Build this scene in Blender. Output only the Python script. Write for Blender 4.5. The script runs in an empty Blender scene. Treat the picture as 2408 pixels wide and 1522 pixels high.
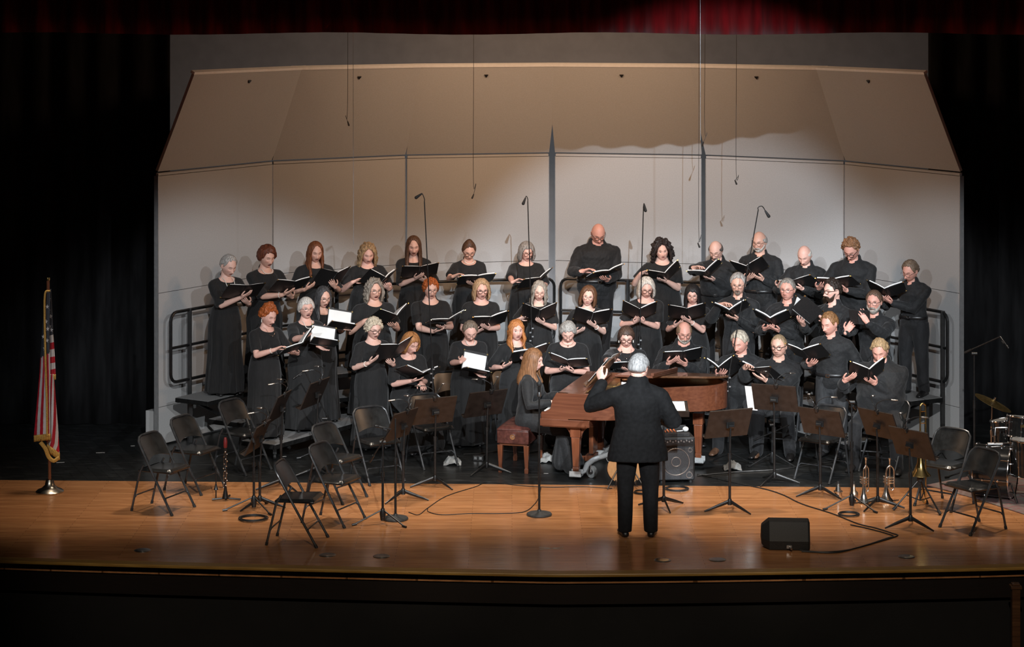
import bpy, bmesh, math, random
import numpy as np
from mathutils import Vector, Matrix, noise

scene = bpy.context.scene
COL = scene.collection
R = math.radians

# ------------------------------------------------------------------ camera, world, lights, exposure
cam_data = bpy.data.cameras.new('camera')
cam_data.sensor_width = 36.0
cam_data.lens = 5224.0 / 2408.0 * 36.0
cam_data.shift_y = -761.0 / 2408.0
cam_data.clip_end = 200
cam = bpy.data.objects.new('camera', cam_data)
COL.objects.link(cam)
cam.location = (0, 0, 5.25)
cam.rotation_euler = (R(90), 0, 0)
scene.camera = cam

world = bpy.data.worlds.new('dark_hall')
scene.world = world
world.use_nodes = True
world.node_tree.nodes['Background'].inputs[0].default_value = (0.55, 0.6, 0.7, 1)
world.node_tree.nodes['Background'].inputs[1].default_value = 0.005

scene.view_settings.view_transform = 'Standard'
scene.view_settings.look = 'None'
scene.view_settings.gamma = 1.0
scene.view_settings.use_curve_mapping = False
scene.view_settings.exposure = 0.0


def spot(name, loc, target, power, angle, color, blend=0.4, radius=0.15):
    d = bpy.data.lights.new(name, 'SPOT')
    d.energy = power
    d.spot_size = R(angle)
    d.spot_blend = blend
    d.color = color
    d.shadow_soft_size = radius
    o = bpy.data.objects.new(name, d)
    COL.objects.link(o)
    o.location = loc
    o.rotation_euler = (Vector(target) - Vector(loc)).to_track_quat('-Z', 'Y').to_euler()
    return o


# front-of-house spots on the balcony truss (cross-lit), a cooler key for the right half,
# a row of warm battens hung behind the border and two backdrop lamps behind the shell
for fx, pw in ((-6.5, 3600), (8.2, 4300), (1.0, 6600)):
    for tx in (-3.1, -0.5, 2.1, 4.5):
        spot('house_spot', (fx, 4.0, 9.8), (tx, 26.4, 0.42), pw, 12.8, (0.90, 0.95, 1.0), 0.5, 0.09)
spot('house_spot', (2.2, 4.6, 9.8), (2.05, 28.4, 0.80), 14500, 14.6, (0.80, 0.90, 1.0), 0.4, 0.05)
for tx in (-2.6, 0.8, 4.2):
    spot('apron_fill', (1.0, 4.0, 9.8), (tx, 21.9, 0.0), 3000, 15, (1.0, 0.84, 0.66), 0.8, 0.12)  # added fill that brightens the front boards of the apron
for bx in (-4.6, -2.0, 0.55, 3.1, 5.7):
    spot('batten_lamp', (bx, 23.9, 6.3), (0.55 - (bx - 0.55) * 0.6, 28.2, 4.1), 350, 84, (1.0, 0.63, 0.38), 1.0, 0.25)
for bx, pw in ((-4.2, 480), (-2.0, 860), (0.6, 1020), (3.4, 1020), (5.6, 680)):
    spot('batten_lamp', (bx, 23.6, 6.3), (bx, 22.7, 0.0), pw, 64, (1.0, 0.84, 0.68), 1.0, 0.2)
for bx in (-3.2, -0.5, 1.5, 4.2):
    spot('backdrop_lamp', (bx, 29.8, 0.35), (bx, 30.5, 3.4), 185, 160, (0.95, 0.97, 1.0), 1.0, 0.2)


# ------------------------------------------------------------------ materials
def _nodes(name):
    m = bpy.data.materials.new(name)
    m.use_nodes = True
    nt = m.node_tree
    return m, nt, nt.nodes['Principled BSDF']


def _bump(nt, b, height, strength, dist=0.01):
    bp = nt.nodes.new('ShaderNodeBump')
    bp.inputs['Strength'].default_value = strength
    bp.inputs['Distance'].default_value = dist
    nt.links.new(height, bp.inputs['Height'])
    nt.links.new(bp.outputs['Normal'], b.inputs['Normal'])


def _coord(nt, scale=(1, 1, 1), rot=(0, 0, 0), kind='Object'):
    tc = nt.nodes.new('ShaderNodeTexCoord')
    mp = nt.nodes.new('ShaderNodeMapping')
    mp.inputs['Scale'].default_value = scale
    mp.inputs['Rotation'].default_value = rot
    nt.links.new(tc.outputs[kind], mp.inputs['Vector'])
    return mp.outputs['Vector']


def mat(name, col, rough=0.5, metal=0.0, var=0.15, scale=20.0, bump=0.0, stretch=(1, 1, 1), spec=0.5, col2=None, detail=4.0, coat=0.0, sheen=0.0):
    """noise-mottled surface: base colour varied by a procedural noise, optional bump"""
    m, nt, b = _nodes(name)
    v = _coord(nt, stretch)
    n = nt.nodes.new('ShaderNodeTexNoise')
    n.inputs['Scale'].default_value = scale
    n.inputs['Detail'].default_value = detail
    nt.links.new(v, n.inputs['Vector'])
    rp = nt.nodes.new('ShaderNodeValToRGB')
    c2 = col2 or tuple(max(0.0, c * (1 - var)) for c in col)
    c1 = col if col2 else tuple(min(1.0, c * (1 + var)) for c in col)
    rp.color_ramp.elements[0].color = (*c2, 1)
    rp.color_ramp.elements[1].color = (*c1, 1)
    rp.color_ramp.elements[0].position = 0.35
    rp.color_ramp.elements[1].position = 0.65
    nt.links.new(n.outputs['Fac'], rp.inputs['Fac'])
    nt.links.new(rp.outputs['Color'], b.inputs['Base Color'])
    b.inputs['Roughness'].default_value = rough
    b.inputs['Metallic'].default_value = metal
    b.inputs['Specular IOR Level'].default_value = spec
    b.inputs['Coat Weight'].default_value = coat
    b.inputs['Sheen Weight'].default_value = sheen
    if bump:
        _bump(nt, b, n.outputs['Fac'], bump)
    return m


def mat_wood_floor():
    m, nt, b = _nodes('oak_strip_floor')
    v = _coord(nt)
    br = nt.nodes.new('ShaderNodeTexBrick')
    br.inputs['Scale'].default_value = 1.0
    br.inputs['Brick Width'].default_value = 1.1
    br.inputs['Row Height'].default_value = 0.058
    br.inputs['Mortar Size'].default_value = 0.0012
    br.inputs['Mortar Smooth'].default_value = 0.3
    br.offset = 0.37
    br.inputs['Color1'].default_value = (0.44, 0.198, 0.082, 1)
    br.inputs['Color2'].default_value = (0.56, 0.272, 0.122, 1)
    br.inputs['Mortar'].default_value = (0.17, 0.075, 0.03, 1)
    nt.links.new(v, br.inputs['Vector'])
    v2 = _coord(nt, (1.4, 30, 1))
    n = nt.nodes.new('ShaderNodeTexNoise')
    n.inputs['Scale'].default_value = 2.2
    n.inputs['Detail'].default_value = 7
    nt.links.new(v2, n.inputs['Vector'])
    rp = nt.nodes.new('ShaderNodeValToRGB')
    rp.color_ramp.elements[0].color = (0.62, 0.58, 0.52, 1)
    rp.color_ramp.elements[1].color = (1.12, 1.1, 1.06, 1)
    rp.color_ramp.elements[0].position = 0.3
    rp.color_ramp.elements[1].position = 0.7
    nt.links.new(n.outputs['Fac'], rp.inputs['Fac'])
    mx = nt.nodes.new('ShaderNodeMix')
    mx.data_type = 'RGBA'
    mx.blend_type = 'MULTIPLY'
    mx.inputs[0].default_value = 1.0
    nt.links.new(br.outputs['Color'], mx.inputs[6])
    nt.links.new(rp.outputs['Color'], mx.inputs[7])
    nt.links.new(mx.outputs[2], b.inputs['Base Color'])
    b.inputs['Roughness'].default_value = 0.22
    n2 = nt.nodes.new('ShaderNodeTexNoise')
    n2.inputs['Scale'].default_value = 3
    n2.inputs['Detail'].default_value = 5
    nt.links.new(_coord(nt, (1, 4, 1)), n2.inputs['Vector'])
    mr = nt.nodes.new('ShaderNodeMapRange')
    mr.inputs['To Min'].default_value = 0.10
    mr.inputs['To Max'].default_value = 0.26
    nt.links.new(n2.outputs['Fac'], mr.inputs['Value'])
    nt.links.new(mr.outputs['Result'], b.inputs['Roughness'])
    _bump(nt, b, br.outputs['Fac'], -0.25, 0.002)
    return m


def mat_black_floor():
    m, nt, b = _nodes('black_painted_boards')
    br = nt.nodes.new('ShaderNodeTexBrick')
    br.inputs['Scale'].default_value = 1.0
    br.inputs['Brick Width'].default_value = 2.4
    br.inputs['Row Height'].default_value = 0.12
    br.inputs['Mortar Size'].default_value = 0.002
    br.inputs['Color1'].default_value = (0.011, 0.012, 0.012, 1)
    br.inputs['Color2'].default_value = (0.017, 0.018, 0.018, 1)
    br.inputs['Mortar'].default_value = (0.004, 0.004, 0.004, 1)
    nt.links.new(_coord(nt, rot=(0, 0, R(68))), br.inputs['Vector'])
    # scuffs and scratches worn through the paint
    n = nt.nodes.new('ShaderNodeTexNoise')
    n.inputs['Scale'].default_value = 3
    n.inputs['Detail'].default_value = 9
    nt.links.new(_coord(nt, (1, 14, 1), (0, 0, R(62))), n.inputs['Vector'])
    rp = nt.nodes.new('ShaderNodeValToRGB')
    rp.color_ramp.elements[0].position = 0.57
    rp.color_ramp.elements[1].position = 0.78
    rp.color_ramp.elements[0].color = (0, 0, 0, 1)
    rp.color_ramp.elements[1].color = (0.075, 0.077, 0.078, 1)
    nt.links.new(n.outputs['Fac'], rp.inputs['Fac'])
    mx = nt.nodes.new('ShaderNodeMix')
    mx.data_type = 'RGBA'
    mx.blend_type = 'ADD'
    mx.inputs[0].default_value = 1.0
    nt.links.new(br.outputs['Color'], mx.inputs[6])
    nt.links.new(rp.outputs['Color'], mx.inputs[7])
    nt.links.new(mx.outputs[2], b.inputs['Base Color'])
    b.inputs['Roughness'].default_value = 0.33
    _bump(nt, b, n.outputs['Fac'], 0.15, 0.003)
    return m


def mat_grain(name, c1, c2, axis='X', scale=6.0, rough=0.28, coat=0.3):
    """polished wood with stretched grain"""
    m, nt, b = _nodes(name)
    st = {'X': (0.5, 9, 9), 'Y': (9, 0.5, 9), 'Z': (9, 9, 0.5)}[axis]
    n = nt.nodes.new('ShaderNodeTexNoise')
    n.inputs['Scale'].default_value = scale
    n.inputs['Detail'].default_value = 8
    n.inputs['Distortion'].default_value = 0.15
    nt.links.new(_coord(nt, st), n.inputs['Vector'])
    rp = nt.nodes.new('ShaderNodeValToRGB')
    rp.color_ramp.elements[0].color = (*c2, 1)
    rp.color_ramp.elements[1].color = (*c1, 1)
    rp.color_ramp.elements[0].position = 0.32
    rp.color_ramp.elements[1].position = 0.68
    nt.links.new(n.outputs['Fac'], rp.inputs['Fac'])
    nt.links.new(rp.outputs['Color'], b.inputs['Base Color'])
    b.inputs['Roughness'].default_value = rough
    b.inputs['Coat Weight'].default_value = coat
    return m


def mat_hair(name, c, c2=None):
    m, nt, b = _nodes(name)
    n = nt.nodes.new('ShaderNodeTexNoise')
    n.inputs['Scale'].default_value = 60
    n.inputs['Detail'].default_value = 4
    nt.links.new(_coord(nt, (1.5, 1.5, 0.12)), n.inputs['Vector'])
    rp = nt.nodes.new('ShaderNodeValToRGB')
    d = c2 or tuple(x * 0.58 for x in c)
    rp.color_ramp.elements[0].color = (*d, 1)
    rp.color_ramp.elements[1].color = (*tuple(min(1, x * 1.25) for x in c), 1)
    rp.color_ramp.elements[0].position = 0.36
    rp.color_ramp.elements[1].position = 0.64
    nt.links.new(n.outputs['Fac'], rp.inputs['Fac'])
    nt.links.new(rp.outputs['Color'], b.inputs['Base Color'])
    b.inputs['Roughness'].default_value = 0.5
    b.inputs['Specular IOR Level'].default_value = 0.35
    _bump(nt, b, n.outputs['Fac'], 0.6, 0.006)
    return m


def mat_skin():
    """complexion from the body's own colour attribute; lips, brows, eyes and mouth are drawn
    from the head coordinates stored on every vertex ('hl'), so they stay crisp"""
    m, nt, b = _nodes('skin')
    N, L = nt.nodes, nt.links

    def att(name):
        a = N.new('ShaderNodeAttribute')
        a.attribute_name = name
        return a

    def mth(op, *v, clamp=False):
        q = N.new('ShaderNodeMath')
        q.operation = op
        q.use_clamp = clamp
        for i, x in enumerate(v):
            if isinstance(x, (int, float)):
                q.inputs[i].default_value = x
            else:
                L.new(x, q.inputs[i])
        return q.outputs[0]

    def sep(v):
        q = N.new('ShaderNodeSeparateXYZ')
        L.new(v, q.inputs[0])
        return q.outputs
    x, y, z = sep(att('hl').outputs['Vector'])
    mouth, eyes, fem = sep(att('fx').outputs['Vector'])
    ax = mth('ABSOLUTE', x)
    front = mth('LESS_THAN', y, -0.035)

    def ell(u, cu, su, v, cv, sv, soft=0.35):
        """1 inside an ellipse, 0 outside; the arguments may be sockets"""
        a = mth('DIVIDE', mth('SUBTRACT', u, cu), su)
        c = mth('DIVIDE', mth('SUBTRACT', v, cv), sv)
        r = mth('ADD', mth('MULTIPLY', a, a), mth('MULTIPLY', c, c))
        k = mth('DIVIDE', mth('SUBTRACT', 1.0 + soft, r), 2 * soft, clamp=True)
        return mth('MULTIPLY', k, front)
    col = att('Col').outputs['Color']

    def lay(mask, c, f=1.0):
        nonlocal col
        q = N.new('ShaderNodeMix')
        q.data_type = 'RGBA'
        L.new(mth('MULTIPLY', mask, f), q.inputs[0])
        L.new(col, q.inputs[6])
        if isinstance(c, tuple):
            q.inputs[7].default_value = (*c, 1)
        else:
            L.new(c, q.inputs[7])
        col = q.outputs[2]
    # brows, arched
    d = mth('SUBTRACT', ax, 0.030)
    arch = mth('SUBTRACT', 0.0235, mth('MULTIPLY', mth('MULTIPLY', d, d), 12.0))
    lay(ell(ax, 0.031, 0.0175, z, arch, 0.0034), att('brow').outputs['Color'], 0.85)
    # eyes: white, iris, then the lid line
    d = mth('SUBTRACT', ax, 0.031)
    ell_e = ell(ax, 0.031, 0.0125, z, 0.0005, 0.0050, 0.2)
    op = mth('MULTIPLY', ell_e, eyes)
    lay(op, (0.62, 0.58, 0.56))
    lay(mth('MULTIPLY', mth('MULTIPLY', ell(ax, 0.031, 0.0056, z, 0.0010, 0.0056, 0.2), op), 1.0), (0.035, 0.025, 0.02))
    lid_z = mth('SUBTRACT', mth('ADD', mth('MULTIPLY', eyes, 0.0085), -0.0030), mth('MULTIPLY', mth('MULTIPLY', d, d), mth('SUBTRACT', mth('MULTIPLY', eyes, 48.0), 16.0)))
    lay(ell(ax, 0.031, 0.0155, z, lid_z, 0.0021), (0.055, 0.028, 0.022), 0.9)
    # nostrils
    lay(ell(ax, 0.0085, 0.0042, z, -0.0495, 0.0024), (0.12, 0.035, 0.03), 0.8)
    # lips and mouth
    mo = mth('MULTIPLY', mouth, 0.0075)
    cz = mth('SUBTRACT', -0.0675, mth('MULTIPLY', mouth, 0.0035))
    lay(ell(x, 0.0, mth('ADD', 0.0225, mth('MULTIPLY', mouth, 0.002)), z, cz, mth('ADD', 0.0078, mo)), (0.50, 0.15, 0.14), mth('ADD', 0.35, mth('MULTIPLY', fem, 0.5)))
    lay(ell(x, 0.0, mth('ADD', 0.019, mth('MULTIPLY', mouth, -0.002)), z, cz, mth('ADD', 0.0016, mth('MULTIPLY', mouth, 0.0095)), 0.25), (0.045, 0.010, 0.010), 0.95)
    tz = mth('ADD', cz, mth('ADD', 0.0005, mth('MULTIPLY', mouth, 0.0052)))
    lay(mth('MULTIPLY', ell(x, 0.0, 0.0105, z, tz, 0.0018), mth('GREATER_THAN', mouth, 0.35)), (0.62, 0.56, 0.48), 0.8)
    n = N.new('ShaderNodeTexNoise')
    n.inputs['Scale'].default_value = 55
    n.inputs['Detail'].default_value = 5
    L.new(_coord(nt), n.inputs['Vector'])
    rp = N.new('ShaderNodeValToRGB')
    rp.color_ramp.elements[0].color = (0.88, 0.80, 0.77, 1)
    rp.color_ramp.elements[1].color = (1.06, 1.06, 1.06, 1)
    L.new(n.outputs['Fac'], rp.inputs['Fac'])
    mx = N.new('ShaderNodeMix')
    mx.data_type = 'RGBA'
    mx.blend_type = 'MULTIPLY'
    mx.inputs[0].default_value = 1.0
    L.new(col, mx.inputs[6])
    L.new(rp.outputs['Color'], mx.inputs[7])
    L.new(mx.outputs[2], b.inputs['Base Color'])
    b.inputs['Roughness'].default_value = 0.48
    b.inputs['Specular IOR Level'].default_value = 0.4
    _bump(nt, b, n.outputs['Fac'], 0.12, 0.003)
    return m


M = {}
M['skin'] = mat_skin()
M['dress'] = mat('black_knit_dress', (0.0155, 0.015, 0.015), 0.85, var=0.12, scale=60, bump=0.35, stretch=(1, 1, 0.2), spec=0.25, sheen=0.12)
M['shirt'] = mat('black_shirt_cloth', (0.014, 0.014, 0.0145), 0.75, var=0.12, scale=45, bump=0.5, spec=0.3, sheen=0.08)
M['trousers'] = mat('dark_trouser_cloth', (0.0135, 0.0135, 0.0145), 0.8, var=0.12, scale=50, bump=0.5, stretch=(1, 1, 0.4), spec=0.3, sheen=0.08)
M['grey_trousers'] = mat('charcoal_trouser_cloth', (0.035, 0.036, 0.038), 0.8, var=0.3, scale=20, bump=0.5, stretch=(1, 1, 0.4), spec=0.3)
M['suit'] = mat('black_suit_wool', (0.0065, 0.0065, 0.007), 0.85, var=0.25, scale=30, bump=0.3, spec=0.25)
M['shoe'] = mat('black_shoe_leather', (0.012, 0.011, 0.011), 0.35, var=0.3, scale=30)
M['brown_shoe'] = mat('brown_shoe_leather', (0.10, 0.05, 0.028), 0.5, var=0.3, scale=30)
M['folder'] = mat('black_leatherette', (0.012, 0.011, 0.011), 0.42, var=0.3, scale=90, bump=0.15)
M['paper'] = mat('sheet_music_paper', (0.80, 0.79, 0.76), 0.75, var=0.04, scale=8)
M['brass'] = mat('polished_brass', (0.80, 0.56, 0.22), 0.24, metal=1.0, var=0.12, scale=14)
M['silver'] = mat('silver_plate', (0.78, 0.74, 0.68), 0.2, metal=1.0, var=0.12, scale=14)
M['chrome'] = mat('chrome', (0.75, 0.75, 0.75), 0.16, metal=1.0, var=0.08, scale=14)
M['steel'] = mat('brushed_steel', (0.42, 0.42, 0.42), 0.35, metal=1.0, var=0.15, scale=14)
M['black_metal'] = mat('black_enamelled_metal', (0.010, 0.010, 0.010), 0.36, var=0.3, scale=20)
M['desk_metal'] = mat('brown_black_desk_metal', (0.018, 0.0125, 0.010), 0.4, var=0.25, scale=16)
M['chair_metal'] = mat('black_chair_enamel', (0.012, 0.0125, 0.0125), 0.26, var=0.3, scale=16, spec=0.6)
M['chair_frame'] = mat('chair_frame_shine_enamel', (0.055, 0.056, 0.058), 0.28, metal=0.55, var=0.25, scale=16, spec=0.6)  # lighter than the seat enamel: shine on the tubes put into the colour
M['rubber'] = mat('black_rubber', (0.012, 0.012, 0.012), 0.7, var=0.3, scale=20)
M['cable'] = mat('black_cable_rubber', (0.010, 0.010, 0.010), 0.5, var=0.3, scale=20)
M['pearl'] = mat('pearl', (0.80, 0.76, 0.68), 0.25, var=0.05, scale=30)
M['gold'] = mat('gold_jewellery', (0.80, 0.58, 0.25), 0.25, metal=1.0, var=0.08, scale=30)
M['specs_dark'] = mat('dark_spectacle_frame', (0.02, 0.014, 0.012), 0.3, var=0.2, scale=40)
M['specs_wire'] = mat('wire_spectacle_frame', (0.30, 0.26, 0.22), 0.3, metal=0.8, var=0.1, scale=40)
M['eye'] = mat('eye_white', (0.75, 0.72, 0.70), 0.2, var=0.03, scale=30)
M['iris'] = mat('eye_iris', (0.06, 0.04, 0.03), 0.2, var=0.2, scale=60)
M['shell'] = mat('acoustic_shell_laminate', (0.425, 0.423, 0.418), 0.55, var=0.03, scale=60, bump=0.06, spec=0.3)
M['shell_edge'] = mat('shell_edge_aluminium', (0.52, 0.52, 0.52), 0.4, metal=0.7, var=0.08, scale=20)
M['backlit_strip'] = mat('backlit_strip_white', (0.82, 0.81, 0.79), 0.4, var=0.03, scale=20)  # backlight on the aluminium top strip, put into its white colour
M['seam_grey'] = mat('seam_shadow_grey', (0.13, 0.125, 0.12), 0.6, var=0.1, scale=20)
M['shell_back'] = mat('shell_back_board', (0.30, 0.27, 0.23), 0.7, var=0.15, scale=8)
M['riser_top'] = mat('grey_riser_carpet', (0.21, 0.21, 0.208), 0.95, var=0.3, scale=160, bump=0.3, spec=0.15)
M['riser_board'] = mat('riser_under_board', (0.22, 0.165, 0.105), 0.7, var=0.2, scale=9)
M['velvet'] = mat('dark_red_velvet', (0.16, 0.003, 0.005), 0.9, var=0.35, scale=14, stretch=(1, 1, 0.15), spec=0.1, sheen=0.25)
M['black_drape'] = mat('black_stage_drape', (0.011, 0.011, 0.0115), 0.95, var=0.35, scale=10, stretch=(1, 1, 0.15), spec=0.08)
M['cyc'] = mat('grey_cyclorama_cloth', (0.17, 0.172, 0.178), 0.9, var=0.06, scale=5, spec=0.1)
M['wood_floor'] = mat_wood_floor()
M['black_floor'] = mat_black_floor()
M['nosing'] = mat_grain('stage_edge_oak', (0.42, 0.25, 0.06), (0.30, 0.16, 0.035), 'X', 5, 0.42, 0.0)
M['pit'] = mat('dark_pit_wall', (0.0025, 0.0022, 0.0022), 0.8, var=0.3, scale=5)
M['mahogany'] = mat_grain('mahogany', (0.145, 0.050, 0.024), (0.092, 0.029, 0.014), 'Y', 5, 0.30, 0.3)
M['mahogany_z'] = mat_grain('mahogany_upright', (0.21, 0.068, 0.030), (0.13, 0.040, 0.018), 'Z', 5, 0.28, 0.35)
M['walnut'] = mat_grain('dark_walnut', (0.12, 0.055, 0.026), (0.06, 0.026, 0.012), 'X', 5, 0.3, 0.35)
M['leather'] = mat('oxblood_leather', (0.085, 0.028, 0.022), 0.32, var=0.3, scale=25, bump=0.2)
M['grey_paint'] = mat('grey_hammered_paint', (0.36, 0.37, 0.37), 0.4, var=0.1, scale=60, bump=0.05)
M['spruce'] = mat_grain('spruce_guitar_top', (0.62, 0.33, 0.12), (0.50, 0.24, 0.08), 'Z', 7, 0.3, 0.4)
M['tolex'] = mat('black_amp_covering', (0.011, 0.011, 0.0115), 0.6, var=0.3, scale=120, bump=0.3)
M['grille'] = mat('amp_grille_mesh', (0.05, 0.052, 0.055), 0.5, metal=0.5, var=0.6, scale=180)
M['white_plastic'] = mat('white_plastic', (0.75, 0.75, 0.74), 0.4, var=0.04, scale=20)
M['flag_red'] = mat('flag_red_nylon', (0.46, 0.012, 0.028), 0.6, var=0.12, scale=14)
M['flag_white'] = mat('flag_white_nylon', (0.62, 0.60, 0.60), 0.6, var=0.06, scale=14)
M['flag_blue'] = mat('flag_blue_nylon', (0.038, 0.046, 0.062), 0.6, var=0.15, scale=14)
M['fringe'] = mat('gold_fringe', (0.62, 0.36, 0.08), 0.6, var=0.3, scale=150, bump=0.5)
M['pole_wood'] = mat_grain('flag_pole_wood', (0.24, 0.085, 0.04), (0.14, 0.045, 0.02), 'Z', 8, 0.35, 0.2)
M['cloth_grey'] = mat('grey_rag_cloth', (0.28, 0.28, 0.27), 0.9, var=0.2, scale=18, bump=0.4)
M['tape_white'] = mat('white_floor_tape', (0.55, 0.53, 0.50), 0.7, var=0.1, scale=30)
M['drum_black'] = mat('black_drum_lacquer', (0.010, 0.010, 0.010), 0.12, var=0.2, scale=20, coat=0.6)
M['drum_head'] = mat('drum_head_film', (0.16, 0.16, 0.155), 0.4, var=0.08, scale=12)
M['rug'] = mat('worn_patterned_rug', (0.20, 0.10, 0.10), 0.95, col2=(0.17, 0.16, 0.14), scale=16, spec=0.1, bump=0.3)
M['clear_plastic'] = mat('clear_bottle_plastic', (0.75, 0.8, 0.82), 0.1, var=0.05, scale=10)
M['clear_plastic'].node_tree.nodes['Principled BSDF'].inputs['Transmission Weight'].default_value = 0.85
M['ebony'] = mat('black_grenadilla_wood', (0.012, 0.010, 0.009), 0.25, var=0.2, scale=20)


# ------------------------------------------------------------------ mesh helpers
def rotz(a):
    return Matrix.Rotation(a, 4, 'Z')


class MB:
    """collects vertices and faces of ONE mesh"""

    def __init__(self):
        self.v, self.f, self.mi, self.n = [], [], [], 0

    def add(self, V, F, mi=0, mtx=None):
        V = np.asarray(V, float)
        if mtx is not None:
            A = np.array(mtx)
            V = V @ A[:3, :3].T + A[:3, 3]
        self.v.append(V)
        self.f += [tuple(i + self.n for i in f) for f in F]
        self.mi += [mi] * len(F)
        self.n += len(V)
        return self

    def box(self, c, s, mtx=None, rot=None, mi=0):
        x, y, z = (k / 2.0 for k in s)
        V = np.array([(-x, -y, -z), (x, -y, -z), (x, y, -z), (-x, y, -z), (-x, -y, z), (x, -y, z), (x, y, z), (-x, y, z)])
        if rot is not None:
            V = V @ np.array(rot.to_3x3()).T
        V = V + np.array(c)
        return self.add(V, [(0, 3, 2, 1), (4, 5, 6, 7), (0, 1, 5, 4), (1, 2, 6, 5), (2, 3, 7, 6), (3, 0, 4, 7)], mi, mtx)

    def tube(self, P, r, n=8, mtx=None, mi=0, up=None, round_cap=False, closed=False):
        """sweep an ellipse along P; r: number, list, or list of (r_side, r_up)"""
        P = np.asarray(P, float)
        m = len(P)
        if np.isscalar(r):
            r = [r] * m
        rr = np.array([(q, q) if np.isscalar(q) else q for q in r], float)
        T = np.zeros_like(P)
        if closed:
            T = np.roll(P, -1, 0) - np.roll(P, 1, 0)
        else:
            T[1:-1] = P[2:] - P[:-2]
            T[0] = P[1] - P[0]
            T[-1] = P[-1] - P[-2]
        T /= (np.linalg.norm(T, axis=1)[:, None] + 1e-12)
        if round_cap and not closed:
            k = 3
            P0, P1, T0, T1 = P[0], P[-1], T[0], T[-1]
            a = np.linspace(math.pi / 2 * 0.96, 0, k, endpoint=False)
            pre = [P0 - T0 * min(rr[0]) * math.sin(q) for q in a]
            post = [P1 + T1 * min(rr[-1]) * math.sin(q) for q in a[::-1]]
            rr = np.concatenate([[rr[0] * math.cos(q) for q in a], rr, [rr[-1] * math.cos(q) for q in a[::-1]]])
            P = np.concatenate([pre, P, post])
            T = np.concatenate([[T0] * k, T, [T1] * k])
            m = len(P)
        u = np.array(up, float) if up is not None else (np.array([0, 0, 1.0]) if abs(T[0][2]) < 0.9 else np.array([0, 1.0, 0]))
        V = []
        ang = np.arange(n) * 2 * math.pi / n
        for i in range(m):
            s = np.cross(T[i], u)
            ls = np.linalg.norm(s)
            if ls < 1e-6:
                s = np.cross(T[i], [1, 0.3, 0.2])
                ls = np.linalg.norm(s)
            s /= ls
            w = np.cross(s, T[i])
            if up is None:
                u = w
            V.append(P[i] + np.outer(np.cos(ang) * rr[i][0], s) + np.outer(np.sin(ang) * rr[i][1], w))
        V = np.concatenate(V)
        F = []
        rng = range(m if closed else m - 1)
        for i in rng:
            a0, b0 = i * n, ((i + 1) % m) * n
            for j in range(n):
                k2 = (j + 1) % n
                F.append((a0 + j, a0 + k2, b0 + k2, b0 + j))
        if not closed:
            F.append(tuple(range(n - 1, -1, -1)))
            F.append(tuple(range((m - 1) * n, m * n)))
        return self.add(V, F, mi, mtx)

    def lathe(self, prof, n=24, mtx=None, mi=0):
        """prof: (radius, z) from bottom to top, revolved about z; ends are capped"""
        V, F = [], []
        for (r, z) in prof:
            for j in range(n):
                a = 2 * math.pi * j / n
                V.append((max(r, 1e-4) * math.cos(a), max(r, 1e-4) * math.sin(a), z))
        for i in range(len(prof) - 1):
            for j in range(n):
                k = (j + 1) % n
                F.append((i * n + j, i * n + k, (i + 1) * n + k, (i + 1) * n + j))
        F.append(tuple(range(n - 1, -1, -1)))
        F.append(tuple(range((len(prof) - 1) * n, len(prof) * n)))
        return self.add(V, F, mi, mtx)

    def ball(self, c, r, nu=12, nv=8, mtx=None, rot=None, mi=0):
        if np.isscalar(r):
            r = (r, r, r)
        prof = []
        V, F = [], []
        for i in range(nv + 1):
            e = -math.pi / 2 + math.pi * i / nv
            e = max(-1.5, min(1.5, e))
            for j in range(nu):
                a = 2 * math.pi * j / nu
                V.append((math.cos(e) * math.cos(a) * r[0], math.cos(e) * math.sin(a) * r[1], math.sin(e) * r[2]))
        for i in range(nv):
            for j in range(nu):
                k = (j + 1) % nu
                F.append((i * nu + j, i * nu + k, (i + 1) * nu + k, (i + 1) * nu + j))
        F.append(tuple(range(nu - 1, -1, -1)))
        F.append(tuple(range(nv * nu, (nv + 1) * nu)))
        V = np.array(V)
        if rot is not None:
            V = V @ np.array(rot.to_3x3()).T
        return self.add(V + np.array(c), F, mi, mtx)

    def prism(self, poly, z0, z1, mtx=None, mi=0):
        """extrude a 2-D outline (counter-clockwise) from z0 to z1"""
        n = len(poly)
        V = [(x, y, z0) for x, y in poly] + [(x, y, z1) for x, y in poly]
        F = [tuple(range(n - 1, -1, -1)), tuple(range(n, 2 * n))]
        F += [(i, (i + 1) % n, n + (i + 1) % n, n + i) for i in range(n)]
        return self.add(V, F, mi, mtx)

    def sheet(self, G, thick, mtx=None, mi=None):
        """grid of points G[m][n] given a thickness along its own normals"""
        G = np.asarray(G, float)
        m, n = G.shape[:2]
        du = np.gradient(G, axis=0)
        dv = np.gradient(G, axis=1)
        N = np.cross(du, dv)
        N /= (np.linalg.norm(N, axis=2)[..., None] + 1e-12)
        V = np.concatenate([(G + N * thick / 2).reshape(-1, 3), (G - N * thick / 2).reshape(-1, 3)])
        F, mis = [], []
        o = m * n
        for i in range(m - 1):
            for j in range(n - 1):
                a, b, c, d = i * n + j, i * n + j + 1, (i + 1) * n + j + 1, (i + 1) * n + j
                F.append((a, d, c, b))
                F.append((o + a, o + b, o + c, o + d))
                q = 0 if mi is None else mi(i, j)
                mis += [q, q]
        edge = [(0, j) for j in range(n)] + [(i, n - 1) for i in range(1, m)] + [(m - 1, j) for j in range(n - 2, -1, -1)] + [(i, 0) for i in range(m - 2, 0, -1)]
        ids = [i * n + j for i, j in edge]
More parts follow.
